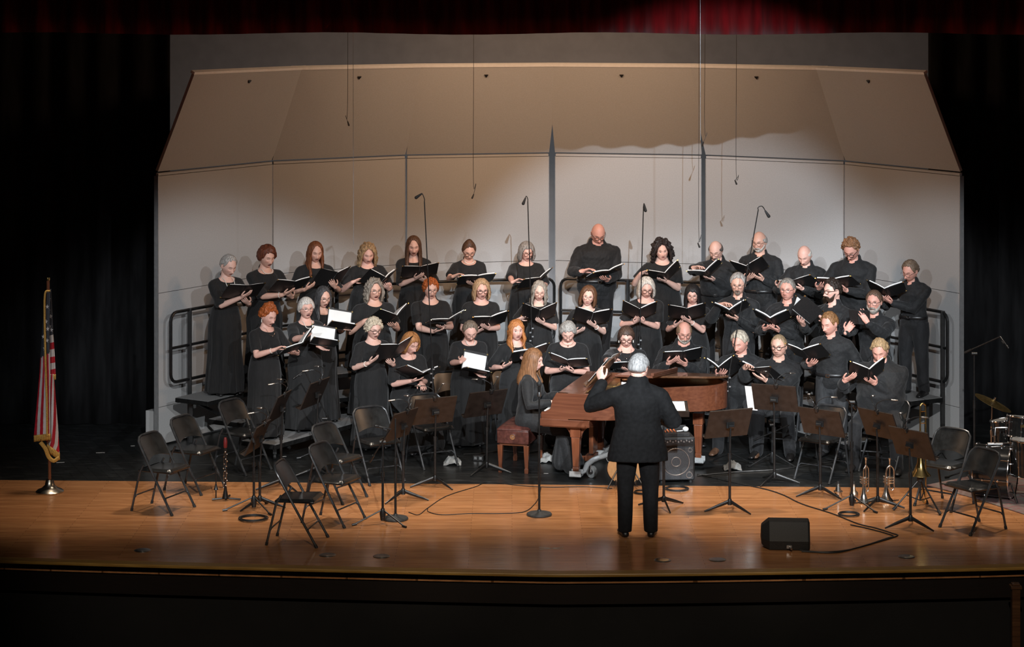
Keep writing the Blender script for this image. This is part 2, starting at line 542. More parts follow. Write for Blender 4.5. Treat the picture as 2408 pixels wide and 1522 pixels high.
        for k in range(len(ids)):
            a, b = ids[k], ids[(k + 1) % len(ids)]
            F.append((a, b, o + b, o + a))
            i, j = edge[k]
            mis.append(0 if mi is None else mi(min(i, m - 2), min(j, n - 2)))
        s = len(self.mi)
        self.add(V, F, 0, mtx)
        self.mi[s:] = mis
        return self

    def mesh(self, name):
        me = bpy.data.meshes.new(name)
        V = np.concatenate(self.v) if self.v else np.zeros((0, 3))
        me.from_pydata(V.tolist(), [], self.f)
        if any(self.mi):
            me.polygons.foreach_set('material_index', self.mi)
        return me


def obj(name, mb, m, parent=None, smooth=True, bevel=0.0, loc=None, angle=40):
    me = mb.mesh(name) if isinstance(mb, MB) else mb
    for q in (m if isinstance(m, (list, tuple)) else [m]):
        me.materials.append(q)
    if smooth:
        me.polygons.foreach_set('use_smooth', [True] * len(me.polygons))
        if angle is not None:
            try:
                me.set_sharp_from_angle(angle=R(angle))
            except Exception:
                pass
    o = bpy.data.objects.new(name, me)
    COL.objects.link(o)
    if parent is not None:
        o.parent = parent
    if loc is not None:
        o.location = loc
    if bevel:
        b = o.modifiers.new('bevel', 'BEVEL')
        b.width = bevel
        b.segments = 2
        b.limit_method = 'ANGLE'
        b.angle_limit = R(50)
    return o


def tag(o, label, cat, group=None, kind=None):
    o['label'] = label
    o['category'] = cat
    if group:
        o['group'] = group
    if kind:
        o['kind'] = kind
    return o


def thing(name, label, cat, loc=(0, 0, 0), rz=0.0, group=None):
    o = bpy.data.objects.new(name, None)
    o.empty_display_size = 0.1
    COL.objects.link(o)
    o.location = loc
    o.rotation_euler = (0, 0, rz)
    return tag(o, label, cat, group)


def struct(name, mb, m, label, cat, **kw):
    o = obj(name, mb, m, **kw)
    return tag(o, label, cat, kind='structure')


def dup(root, loc, rz, label, group=None):
    r = root.copy()
    COL.objects.link(r)
    r.location = loc
    r.rotation_euler = (0, 0, rz)
    r['label'] = label
    if group:
        r['group'] = group
    for ch in list(root.children):
        c = ch.copy()
        COL.objects.link(c)
        c.parent = r
        for g in ch.children:
            d = g.copy()
            COL.objects.link(d)
            d.parent = c
    return r


def bez(pts, k=8):
    """Catmull-Rom through points"""
    P = [np.array(p, float) for p in pts]
    P = [2 * P[0] - P[1]] + P + [2 * P[-1] - P[-2]]
    out = []
    for i in range(1, len(P) - 2):
        for t in np.linspace(0, 1, k, endpoint=False):
            a, b, c, d = P[i - 1:i + 3]
            out.append(0.5 * ((2 * b) + (c - a) * t + (2 * a - 5 * b + 4 * c - d) * t * t + (3 * b - a - 3 * c + d) * t ** 3))
    out.append(P[-2])
    return np.array(out)


def wavy(V, amp, freq, seed, dirs=7):
    """cheap vectorised cloth noise: a sum of sines in random directions"""
    rg = np.random.RandomState(seed)
    s = np.zeros(len(V))
    for k in range(dirs):
        d = rg.normal(size=3)
        d /= np.linalg.norm(d)
        s += np.sin(V @ d * freq * rg.uniform(0.6, 1.7) + rg.uniform(0, 6.28))
    return s / math.sqrt(dirs) * amp


# ------------------------------------------------------------------ the stage
def fl(px, py, z=0.0):
    """floor spot (or spot at height z) read off the photograph's ground perspective"""
    y = (5.25 - z) * 5224.0 / py
    return np.array([(px - 1204.0) * y / 5224.0, y, z])


def at(px, py, y):
    return np.array([(px - 1204.0) * y / 5224.0, y, 5.25 - py * y / 5224.0])


def seam(x):
    return 24.07 - 0.039 * x


EDGE = [(-9.0, 21.55), (-7.0, 21.18), (-4.80, 20.81), (-2.37, 20.54), (0.0, 20.33), (0.76, 20.31), (2.33, 20.38), (4.74, 20.56), (7.0, 20.95), (9.0, 21.4)]
edge = bez([(x, y, 0) for x, y in EDGE], 6)[:, :2]

mb = MB()
mb.prism([(-9, seam(-9)), (9, seam(9)), (9, 31.0), (-9, 31.0)], -0.12, 0.0)
struct('floor', mb, M['black_floor'], 'black painted upstage floor with scuff marks', 'floor', smooth=False)
mb = MB()
ins = edge + np.array([0, 0.13])
mb.prism([tuple(p) for p in ins] + [(9, seam(9)), (-9, seam(-9))], -0.12, 0.0)
struct('stage_apron', mb, M['wood_floor'], 'polished oak strip floor of the stage apron', 'floor', smooth=False)
mb = MB()
mb.prism([tuple(p) for p in edge] + [tuple(p) for p in ins[::-1]], -0.03, 0.001)
struct('trim_1', mb, M['nosing'], 'yellow-brown oak nosing along the curved stage edge', 'trim', smooth=False, bevel=0.008)
mb = MB()
b1 = edge + np.array([0, 0.16])
b2 = edge + np.array([0, 0.20])
mb.prism([tuple(p) for p in b1] + [tuple(p) for p in b2[::-1]], -0.32, -0.05)
struct('trim_2', mb, mat_grain('fascia_wood', (0.009, 0.004, 0.0022), (0.006, 0.0028, 0.0016), 'X', 5, 0.5, 0.0), 'dark wooden fascia under the stage edge', 'trim', smooth=False)
mb = MB()
b1 = edge + np.array([0, 0.24])
b2 = edge + np.array([0, 0.38])
mb.prism([tuple(p) for p in b1] + [tuple(p) for p in b2[::-1]], -1.35, -0.12)
struct('wall_front', mb, M['pit'], 'dark wall below the stage edge', 'wall', smooth=False)
mb = MB().box((0, 18.0, -1.40), (18, 7.4, 0.1))
struct('house_floor', mb, M['pit'], 'dark auditorium floor in front of the stage', 'floor', smooth=False)
mb = MB().box((0, 31.1, 3.2), (18.4, 0.2, 7.0))
struct('wall_back', mb, M['black_drape'], 'black back wall of the stage', 'wall', smooth=False)
for s, nm in ((-1, 'left'), (1, 'right')):
    mb = MB().box((s * 9.1, 26.0, 2.6), (0.2, 11.2, 8.2))
    struct('wall_' + nm, mb, M['black_drape'], 'black %s side wall of the stage' % nm, 'wall', smooth=False)


def drape(name, path, z0, z1, amp, wl, m, label, cat='curtain', hem=0.0, seed=1, nz=12, thick=0.012):
    """hanging cloth: vertical folds along a path, slightly looser towards the hem"""
    P = np.array(path, float)
    d = np.concatenate([[0], np.cumsum(np.linalg.norm(np.diff(P, axis=0), axis=1))])
    n = max(24, int(d[-1] / wl * 12))
    s = np.linspace(0, d[-1], n)
    xy = np.stack([np.interp(s, d, P[:, 0]), np.interp(s, d, P[:, 1])], 1)
    t = np.gradient(xy, axis=0)
    t /= np.linalg.norm(t, axis=1)[:, None]
    nrm = np.stack([t[:, 1], -t[:, 0]], 1)
    rg = np.random.RandomState(seed)
    ph = np.cumsum(rg.uniform(0.6, 1.4, n)) * (d[-1] / n) / wl * 2 * math.pi
    w = np.sin(ph) + 0.35 * np.sin(ph * 0.47 + 1.1)
    G = np.zeros((n, nz, 3))
    hm = hem * np.sin(np.cumsum(rg.uniform(0.5, 1.5, n)) * (d[-1] / n) * 2.1)
    for j in range(nz):
        f = j / (nz - 1)
        G[:, j, :2] = xy + nrm * (w * amp * (0.55 + 0.45 * f))[:, None]
        G[:, j, 2] = z1 + (z0 + hm - z1) * f
    mb = MB()
    mb.sheet(G, thick)
    o = obj(name, mb, m, angle=None)
    return tag(o, label, cat)


drape('border_curtain', [(-8.9, 23.25), (8.9, 23.15)], 4.90, 6.9, 0.055, 0.36, M['velvet'], 'dark red velvet border curtain across the top of the stage', hem=0.012, seed=4)
drape('leg_curtain', [(-8.9, 27.5), (-4.22, 27.45)], 0.01, 6.5, 0.05, 0.42, M['black_drape'], 'black masking curtain left of the acoustic shell', seed=7)
drape('leg_curtain', [(5.14, 27.45), (8.9, 27.5)], 0.01, 6.5, 0.05, 0.42, M['black_drape'], 'black masking curtain right of the acoustic shell, behind the drums', seed=9)
drape('cyclorama', [(-6.5, 30.5), (7.5, 30.5)], 0.01, 6.6, 0.004, 1.6, M['cyc'], 'grey backdrop cloth behind the acoustic shell', cat='backdrop', seed=3)

# --- acoustic shell
SH = np.array([(-4.155, 26.1), (-3.01, 27.95), (-1.382, 29.0), (0.53, 29.42), (2.5, 29.0), (4.18, 27.95), (5.26, 26.1)])
GAP = [0.0, 0.022, 0.035, 0.095, 0.072, 0.022, 0.0]
ZJ = 3.19
PANEL_LABEL = ['tall off-white acoustic shell panel at the far left end', 'off-white acoustic shell panel second from left', 'off-white acoustic shell panel left of the wide middle gap',
               'off-white acoustic shell panel right of the wide middle gap', 'off-white acoustic shell panel second from right', 'tall off-white acoustic shell panel at the far right end']
for i in range(6):
    a, b = SH[i], SH[i + 1]
    d = (b - a) / np.linalg.norm(b - a)
    a = a + d * GAP[i] / 2
    b = b - d * GAP[i + 1] / 2
    w = np.linalg.norm(b - a)
    c = (a + b) / 2
    root = thing('acoustic_shell_panel', PANEL_LABEL[i], 'acoustic panel', (c[0], c[1], 0), math.atan2(d[1], d[0]), 'acoustic shell panels')
    mb = MB()
    for z0, z1 in ((0.02, 0.455), (0.461, 1.797), (1.803, ZJ - 0.012)):
        mb.box((0, 0.025, (z0 + z1) / 2), (w, 0.05, z1 - z0))
    obj('lower_panel', mb, M['shell'], root, smooth=False, bevel=0.002)
    mb = MB()
    for s in (-1, 1):
        mb.box((s * (w / 2 + 0.003), 0.028, ZJ / 2), (0.008, 0.062, ZJ - 0.02))
    mb.box((0, 0.06, ZJ / 2), (w * 0.98, 0.014, ZJ - 0.04))
    obj('edge_frame', mb, M['shell_edge'], root, smooth=False)
    mb = MB()
    mb.box((0, 0.018, ZJ + 0.008), (w, 0.036, 0.030))
    hr = obj('hinge_rail', mb, M['shell'], root, smooth=False, bevel=0.004)
    obj('hinge_shadow_gap', MB().box((0, 0.035, ZJ + 0.006), (w * 0.995, 0.02, 0.044)), M['seam_grey'], hr, smooth=False)
    # canopy leaf, tilted towards the singers
    th = R(25.6)
    mt = Matrix.Translation((0, 0.012, ZJ + 0.032)) @ Matrix.Rotation(th, 4, 'X')
    mb = MB()
    mb.box((0, 0.02, 0.65), (w + (0.02 if 0 < i < 5 else 0), 0.04, 1.28), mtx=mt)
    up = obj('canopy_panel', mb, M['shell'], root, smooth=False, bevel=0.002)
    mb = MB()
    mb.box((0, 0.022, 1.305), (w + 0.03, 0.060, 0.032), mtx=mt)
    obj('top_edge_strip', mb, M['backlit_strip'], up, smooth=False, bevel=0.002)
    mb = MB()
    m2 = mt @ Matrix.Translation((0.0, -0.004, 1.18)) @ Matrix.Rotation(R(90), 4, 'X')
    mb.prism([(-0.026, 0.0), (0.0, -0.040), (0.026, 0.0)], -0.004, 0.012, mtx=m2)
    obj('latch_bracket', mb, M['black_metal'], up, smooth=False)
    # counterweight base behind the panel
    mb = MB()
    cx_ = -0.86 if i == 0 else 0.0
    mb.box((cx_, 0.17, 0.23), (0.30, 0.18, 0.32))
    mb.box((cx_, 0.17, 0.035), (0.26, 0.14, 0.07))
    obj('counterweight_base', mb, M['shell'], root, smooth=False, bevel=0.006)
    mb = MB()
    mb.box((-w * 0.22, 0.09, ZJ / 2), (0.05, 0.05, ZJ)).box((w * 0.22, 0.09, ZJ / 2), (0.05, 0.05, ZJ))
    obj('rear_strut', mb, M['steel'], root, smooth=False)


# --- risers following the shell
def offs(dist):
    out = []
    n = []
    for i in range(6):
        d = SH[i + 1] - SH[i]
        d /= np.linalg.norm(d)
        n.append(np.array([d[1], -d[0]]))
    for i in range(7):
        if i == 0:
            out.append(SH[0] + n[0] * dist)
        elif i == 6:
            out.append(SH[6] + n[5] * dist)
        else:
            q = n[i - 1] + n[i]
            q /= np.linalg.norm(q)
            out.append(SH[i] + q * dist / np.dot(q, n[i]))
    return np.array(out)


OFF = [0.25, 0.74, 1.23, 1.72]
RL = [offs(o) for o in OFF]
RISER_LABEL = ['three-step choir riser at the far left, beside its rail post', 'three-step choir riser second from left', 'three-step choir riser left of centre, behind the pearl wearer',
               'three-step choir riser behind the piano', 'three-step choir riser second from right', 'three-step choir riser at the far right, beside its rail post']
for i in range(6):
    c = (RL[0][i] + RL[0][i + 1]) / 2
    root = thing('choir_riser', RISER_LABEL[i], 'riser', (c[0], c[1], 0), 0, 'choir riser sections')
    for k in range(3):
        z = 0.60 - 0.20 * k
        q = np.array([RL[k][i], RL[k][i + 1], RL[k + 1][i + 1], RL[k + 1][i]])
        m_ = q.mean(0)
        q = m_ + (q - m_) * 0.995 - c
        pol = [tuple(p) for p in q[::-1]]
        mb = MB()
        mb.prism(pol, z - 0.055, z - 0.004)
        tr = obj('tread', mb, M['black_metal'], root, smooth=False, bevel=0.003)
        mb = MB()
        q2 = q.mean(0) + (q - q.mean(0)) * 0.985
        mb.prism([tuple(p) for p in q2[::-1]], z - 0.006, z)
        obj('carpet_top', mb, M['riser_top'], tr, smooth=False)
    for j, (e, f) in enumerate(((0, 0), (0, 1), (3, 0), (3, 1))):
        P = RL[e][i + f] - c
        m_ = (RL[0][i] + RL[0][i + 1] + RL[3][i] + RL[3][i + 1]) / 4 - c
        P = P + (m_ - P) * 0.16
        zt = 0.545 if e == 0 else 0.145
        mb = MB()
        mb.box((P[0], P[1], zt / 2 + 0.03), (0.045, 0.045, zt - 0.06))
        lg = obj('leg', mb, M['black_metal'], root, smooth=False, bevel=0.003)
        mb = MB()
        mb.tube([(P[0] - 0.014, P[1], 0.03), (P[0] + 0.014, P[1], 0.03)], 0.03, 14)
        obj('wheel', mb, M['rubber'], lg)
    mb = MB()
    for f in (0.16, 0.84):
        p0 = RL[0][i] * (1 - f) + RL[0][i + 1] * f - c
        p1 = RL[3][i] * (1 - f) + RL[3][i + 1] * f - c
        mb.tube([(p0[0], p0[1], 0.50), (p1[0], p1[1], 0.12)], 0.018, 8)
    obj('diagonal_brace', mb, M['black_metal'], root)


def guard_rail(P, posts, ends, label, cut=None):
    """three-bar rail with rounded ends along a ground path P"""
    P = np.array(P)
    d = np.concatenate([[0], np.cumsum(np.linalg.norm(np.diff(P, axis=0), axis=1))])

    def pt(s, z):
        return np.array([np.interp(s, d, P[:, 0]), np.interp(s, d, P[:, 1]), z])
    L = d[-1]
    zt, zm, zb, r = 1.585, 1.17, 0.765, 0.10
    root = thing('guard_rail', label, 'railing', (P[0][0], P[0][1], 0), 0, 'riser guard rails')
    o = np.array([P[0][0], P[0][1], 0])
    k = [R(a) for a in (0, 22, 45, 67, 90)]
    loop = []
    ss = np.linspace(r, L - r, 40)
    loop += [pt(s, zt) for s in ss]
    loop += [pt(L - r + r * math.sin(a), zt - r + r * math.cos(a)) for a in k[1:]]
    loop += [pt(L - r + r * math.cos(a), zb + r - r * math.sin(a)) for a in k]
    loop += [pt(s, zb) for s in ss[::-1][1:-1]]
    loop += [pt(r - r * math.sin(a), zb + r - r * math.cos(a)) for a in k]
    loop += [pt(r - r * math.cos(a), zt - r + r * math.sin(a)) for a in k[:-1]]
    mb = MB()
    mb.tube(np.array(loop) - o, 0.019, 8, closed=True)
    obj('loop_rail', mb, M['black_metal'], root)
    mb = MB()
    mb.tube(np.array([pt(s, zm) for s in np.linspace(0.0, L, 42)]) - o, 0.017, 8)
    obj('middle_rail', mb, M['black_metal'], root)
    for s in posts:
        mb = MB()
        p = pt(s, 0) - o
        mb.box((p[0], p[1], zt / 2), (0.048, 0.048, zt + 0.03))
        obj('post', mb, M['black_metal'], root, smooth=False, bevel=0.003)
    return root


RP = offs(0.19)


def along(P, x):
    """split a polyline at world x"""
    y = np.interp(x, P[:, 0], P[:, 1])
    return np.array([x, y])


mid_l, mid_r = along(RP, 0.555), along(RP, 0.64)
left = [RP[0], RP[1], RP[2], mid_l]
right = [mid_r, RP[3] if RP[3][0] > mid_r[0] else mid_r + 0.01, RP[4], RP[5], RP[6]]
guard_rail(left, (0.34, 2.9, 3.6, 4.7), None, 'black three-bar guard rail behind the left half of the back row')
guard_rail(right, (0.9, 2.6, 4.4, 5.75), None, 'black three-bar guard rail behind the right half of the back row')

# --- floor fittings and tape
DISC = [(335, 1295, 'floor pocket cover near the left end of the stage edge'), (770, 1306, 'metal floor pocket cover right of the front folding chair'), (897, 1309, 'metal floor pocket cover below the boom stand'),
        (1558, 1318, 'floor pocket cover in front of the conductor'), (1687, 1317, 'floor pocket cover left of the monitor wedge'), (2131, 1310, 'round floor pocket cover at right of the monitor wedge')]
for px, py, lb in DISC:
    p = fl(px, py)
    root = thing('floor_pocket', lb, 'floor cover', (p[0], p[1], 0), 0, 'round floor pocket covers')
    mb = MB()
    mb.lathe([(0.001, 0.0), (0.080, 0.0), (0.080, 0.003), (0.074, 0.006), (0.060, 0.006)], 28)
    obj('rim_ring', mb, M['steel'], root)
    mb = MB()
    mb.lathe([(0.001, 0.0), (0.060, 0.0), (0.060, 0.007), (0.05, 0.008)], 28)
    obj('lid', mb, M['brass'] if px in (1558,) else M['steel'], root)
p = fl(1297, 1290)
root = thing('tape_cross', 'white tape cross on the wooden floor before the conductor', 'tape mark', (p[0], p[1], 0), 0)
for a in (22, -20):
    mb = MB()
    mb.box((0, 0, 0.001), (0.25, 0.014, 0.0015), rot=Matrix.Rotation(R(a), 4, 'Z'))
    obj('tape_strip', mb, M['tape_white'], root, smooth=False)
for k, (px, py, a, ln, lb) in enumerate([(236, 1065, 12, 0.10, 'short white tape scrap between flag and chairs'), (142, 1088, 12, 0.09, 'white tape scrap just right of the flag pole'), (312, 1049, 10, 0.05, 'small white tape scrap by the far left chair'),
                                         (1284, 1114, -8, 0.05, 'white tape scrap on black floor beside the piano leg'), (668, 1074, 15, 0.05, 'tiny tape scrap behind the folding chairs')]):
    p = fl(px, py)
    o = obj('tape_scrap', MB().box((0, 0, 0.001), (ln, 0.014, 0.0015), rot=Matrix.Rotation(R(a), 4, 'Z')), M['tape_white'], None, smooth=False, loc=(p[0], p[1], 0.0005))
    tag(o, lb, 'tape mark', 'white tape scraps')
q = at(2388, 1372, 20.25)
root = thing('newel_post', 'dark red wooden post below the stage edge at the far right', 'post', (q[0], q[1], -1.35), 0)
mb = MB()
mb.box((0, 0, 0.62), (0.075, 0.075, 1.24))
obj('shaft', mb, M['walnut'], root, smooth=False, bevel=0.005)
mb = MB()
mb.box((0, 0, 1.25), (0.10, 0.10, 0.03)).box((0, 0, 1.275), (0.07, 0.07, 0.02))
obj('cap', mb, M['walnut'], root, smooth=False, bevel=0.005)


# ------------------------------------------------------------------ people
def sst(a, b, x):
    t = np.clip((x - a) / (b - a + 1e-12), 0, 1)
    return t * t * (3 - 2 * t)


def head_base(D):
    """skull and jaw without features; head frame: x = person's left, y = back, z = up"""
    x, y, z = D[:, 0], D[:, 1], D[:, 2]
    px, py, pz = 0.0785 * x, 0.098 * y, 0.116 * z
    low = sst(0.0, -0.85, z)
    px = px * (1 - 0.17 * low * (y < 0.3) - 0.14 * low * (y >= 0.3))
    back = sst(0.0, 0.5, y)
    py = py * (1 - 0.45 * low * back)
    pz = pz + 0.045 * low * back
    py = py - 0.010 * low * sst(0.2, -0.5, y)
    py = np.where(y < 0, py * (1 - 0.05 * sst(0.3, 0.9, z)), py)
    return np.stack([px, py, pz], 1)


def head_shape(D, mouth=0.0, jowl=0.0, nose=1.0):
    P = head_base(D)
    x, z = P[:, 0], P[:, 2]
    fr = sst(0.05, -0.45, D[:, 1])

    def g(cx, cz, sx, sz):
        return np.exp(-((x - cx) / sx) ** 2 - ((z - cz) / sz) ** 2)

    def g2(cx, cz, sx, sz):
        return g(cx, cz, sx, sz) + g(-cx, cz, sx, sz)
    ridge = np.exp(-(x / 0.0085) ** 2) * sst(0.022, -0.038, z) * sst(-0.056, -0.042, z)
    o = nose * (0.015 * ridge + 0.018 * g(0, -0.038, 0.012, 0.011) + 0.010 * g2(0.015, -0.043, 0.008, 0.008))
    o += -0.013 * g2(0.031, 0.002, 0.016, 0.0105) + 0.0055 * g2(0.026, 0.023, 0.020, 0.008) + 0.004 * g(0, 0.026, 0.016, 0.016)
    o += 0.006 * g2(0.043, -0.028, 0.016, 0.016) + 0.0065 * g(0, -0.066, 0.022, 0.012) + 0.008 * g(0, -0.104, 0.018, 0.013)
    o += -0.0035 * g(0, -0.086, 0.022, 0.006)
    if mouth > 0:
        o += -0.020 * g(0, -0.069 - 0.004 * mouth, 0.013 + 0.006 * mouth, 0.004 + 0.007 * mouth)
        o += -0.0025 * g2(0.027, -0.056, 0.006, 0.018)
        o += 0.004 * g(0, -0.068 + 0.014, 0.02, 0.005) + 0.005 * g(0, -0.068 - 0.018 * mouth - 0.004, 0.018, 0.006)
    P = P.copy()
    P[:, 1] -= o * fr
    if jowl:
        jw = jowl * sst(-0.2, -0.7, D[:, 2])
        P[:, 0] *= 1 + 0.30 * jw
        P[:, 1] -= 0.006 * jw * fr
    return P


def dirs(az, el):
    return np.stack([np.sin(az) * np.cos(el), -np.cos(az) * np.cos(el), np.sin(el)], -1)


def closed_shell(O, I, wrap):
    """grids outer/inner (n_az, n_t, 3) -> closed mesh"""
    na, nt = O.shape[:2]
    V = np.concatenate([O.reshape(-1, 3), I.reshape(-1, 3)])
    o2 = na * nt
    F = []
    for i in range(na if wrap else na - 1):
        k = (i + 1) % na
        for j in range(nt - 1):
            F.append((i * nt + j, i * nt + j + 1, k * nt + j + 1, k * nt + j))
            F.append((o2 + i * nt + j, o2 + k * nt + j, o2 + k * nt + j + 1, o2 + i * nt + j + 1))
        F.append((i * nt + nt - 1, o2 + i * nt + nt - 1, o2 + k * nt + nt - 1, k * nt + nt - 1))
        F.append((i * nt, k * nt, o2 + k * nt, o2 + i * nt))
    if not wrap:
        for i in (0, na - 1):
            for j in range(nt - 1):
                a = (i * nt + j, i * nt + j + 1, o2 + i * nt + j + 1, o2 + i * nt + j)
                F.append(a if i else a[::-1])
    return V, F


def vnoise(P, s, seed):
    off = Vector((seed * 3.17, seed * 1.3, seed * 0.7))
    return np.array([noise.noise(Vector(p) * s + off) for p in P])


HAIR = {
    # tip: hairline elevation by azimuth; drop: how far it hangs by azimuth; th: thickness
    'short':  dict(tip=[(0, 47), (40, 41), (58, 20), (70, 2), (78, 12), (98, 8), (110, -14), (140, -38), (180, -42)], th=0.017),
    'crop':   dict(tip=[(0, 50), (40, 45), (60, 20), (72, 4), (80, 12), (98, 8), (110, -12), (140, -32), (180, -36)], th=0.011),
    'bangs':  dict(tip=[(0, 33), (35, 31), (58, 8), (75, -8), (100, -22), (140, -40), (180, -44)], th=0.020),
    'puffy':  dict(tip=[(0, 40), (40, 32), (58, 8), (80, -10), (100, -24), (140, -44), (180, -46)], th=0.030),
    'updo':   dict(tip=[(0, 44), (40, 36), (62, 10), (80, 2), (100, -10), (140, -30), (180, -34)], th=0.020, top=0.03),
    'bob':    dict(tip=[(0, 44), (30, 40), (50, 12), (62, -5), (180, -5)], drop=[(50, 0.0), (62, 0.10), (100, 0.13), (180, 0.12)], th=0.029),
    'bobfr':  dict(tip=[(0, 34), (30, 31), (48, 10), (58, -5), (180, -5)], drop=[(48, 0.0), (58, 0.09), (100, 0.12), (180, 0.12)], th=0.029),
    'long':   dict(tip=[(0, 52), (25, 48), (46, 14), (56, -5), (180, -5)], drop=[(46, 0.0), (56, 0.22), (80, 0.32), (120, 0.36), (180, 0.34)], th=0.017, fwd=0.10),
    'longfr': dict(tip=[(0, 30), (28, 27), (46, 8), (55, -5), (180, -5)], drop=[(46, 0.0), (55, 0.18), (80, 0.26), (120, 0.28), (180, 0.28)], th=0.019, fwd=0.10),
    'mid':    dict(tip=[(0, 48), (28, 42), (48, 10), (58, -5), (180, -5)], drop=[(48, 0.0), (58, 0.12), (80, 0.19), (120, 0.20), (180, 0.18)], th=0.034, fwd=0.05),
}


def hair_mesh(style, seed, amp=0.0, freq=40, thick=None, wave=0.0, fall=1.0, part=0.0, lift=0.0):
    S = HAIR[style]
    na, nt = (96, 40) if amp > 0.004 or 'drop' in S else (72, 26)
    az = np.linspace(-math.pi, math.pi, na, endpoint=False)
    aa = np.degrees(np.abs(az))
    tip = np.interp(aa, *zip(*S['tip']))
    drop = np.interp(aa, *zip(*S['drop'])) * fall if 'drop' in S else np.zeros(na)
    if 'drop' in S:
        drop = np.where(aa < S['drop'][0][0], 0, drop)
    th = thick or S['th']
    jit = np.array([noise.noise(Vector((math.sin(q) * 4, math.cos(q) * 4, seed * 1.7))) for q in az])
    tip = tip + jit * np.where(drop == 0, 9, 0)
    drop = drop * (1 + 0.14 * np.array([noise.noise(Vector((math.sin(q) * 7, math.cos(q) * 7, seed))) for q in az]))
    O = np.zeros((na, nt, 3))
    I = np.zeros((na, nt, 3))
    rg = np.random.RandomState(seed)
    ph = rg.uniform(0, 6.28, na)
    for i in range(na):
        arc_len = 0.12 * (90 - tip[i]) / 90 * 1.6
        tot = arc_len + drop[i]
        s = np.linspace(0, tot, nt)
        e = np.radians(90 - np.clip(s / arc_len, 0, 1) * (90 - tip[i]))
        e = np.clip(e, -1.5, 1.54)
        D = dirs(np.full(nt, az[i]), e)
        P = head_base(D)
        t_edge = 1.0
        if drop[i] == 0:
            t_edge = np.clip((arc_len - s) / 0.035, 0, 1) ** 0.6
        tt = th * (0.55 + 0.45 * t_edge) * (1 + 0.5 * lift * np.clip(np.sin(e), 0, 1))
        groove = 0.0022 * np.sin(az[i] * 34 + rg.uniform(0, 1) + 9 * s)
        N = D * np.array([1, 0.9, 0.8])
        o = P + N * (tt + groove)[:, None]
        n = P - D * 0.012
        dd = np.clip(s - arc_len, 0, None)
        hang = dd > 0
        k = np.argmax(hang) if hang.any() else nt
        if hang.any():
            b_o = o[k - 1]
            rad = np.array([math.sin(az[i]), -math.cos(az[i]), 0])
            fw = S.get('fwd', 0.0) * (1 if aa[i] < 100 else 0) * sst(0.10, 0.26, dd[k:])
            bk = 0.035 * (1 if aa[i] > 110 else 0) * sst(0.08, 0.24, dd[k:])
            wv = wave * np.sin(dd[k:] * 38 + ph[i] * 0.25 + az[i] * 3)
            fl = (0.012 * np.sin(np.clip(dd[k:] / max(drop[i], 1e-6), 0, 1) * math.pi) - 0.010 * np.clip(dd[k:] / max(drop[i], 1e-6), 0, 1))
            o[k:] = b_o + rad * (fl + wv + 0.002 * math.sin(az[i] * 41))[:, None]
            o[k:, 2] = b_o[2] - dd[k:]
            o[k:, 1] += -fw + bk
            th_in = np.clip(0.036 - 0.02 * dd[k:] / max(drop[i], 1e-6), 0.012, 1)
            n[k:] = o[k:] - rad * th_in[:, None]
        O[i], I[i] = o, n
    if 'top' in S:
        bump = S['top'] * np.exp(-(((O[..., 0]) / 0.05) ** 2 + ((O[..., 1] + 0.0) / 0.06) ** 2)) * (O[..., 2] > 0.05)
        O[..., 2] += bump
    if amp:
        Q = O.reshape(-1, 3)
        d = vnoise(Q, freq, seed) * amp * 1.6 + vnoise(Q, freq * 2.2, seed + 5) * amp * 0.7
        c = np.array([0, 0.01, 0.0])
        rd = Q - c
        rd[:, 2] *= 0.5
        rd /= np.linalg.norm(rd, axis=1)[:, None]
        O = (Q + rd * d[:, None]).reshape(O.shape)
    O += (rg.normal(size=O.shape) * 0.0006)
    return closed_shell(O, I, True)


def fringe_hair_mesh(seed, top=22, th=0.012, amp=0.002, az0=58):
    """hair left around a balding head: sides and back only"""
    na, nt = 72, 16
    az = np.radians(np.linspace(az0, 360 - az0, na))
    O, I = np.zeros((na, nt, 3)), np.zeros((na, nt, 3))
    for i, a in enumerate(az):
        q = math.degrees(min(a, 2 * math.pi - a))
        t = top + 8 * math.sin(math.radians(max(0, q - 90)))
        lo = np.interp(q, [az0, 80, 100, 140, 180], [12, -2, -12, -34, -38])
        e = np.radians(np.linspace(t, lo, nt))
        D = dirs(np.full(nt, a), e)
        P = head_base(D)
        w = np.sin(np.linspace(0.12, 0.92, nt) * math.pi) ** 0.6 * min(1, 0.4 + min(i, na - 1 - i) / 6)
        O[i] = P + D * (th * w)[:, None] + D * (0.0015 * np.sin(a * 60 + e * 30))[:, None]
        I[i] = P - D * 0.010
    if amp:
        Q = O.reshape(-1, 3)
        O = (Q + dirs(np.arctan2(Q[:, 0], -Q[:, 1]), np.zeros(len(Q))) * (vnoise(Q, 60, seed) * amp)[:, None]).reshape(O.shape)
    return closed_shell(O, I, False)


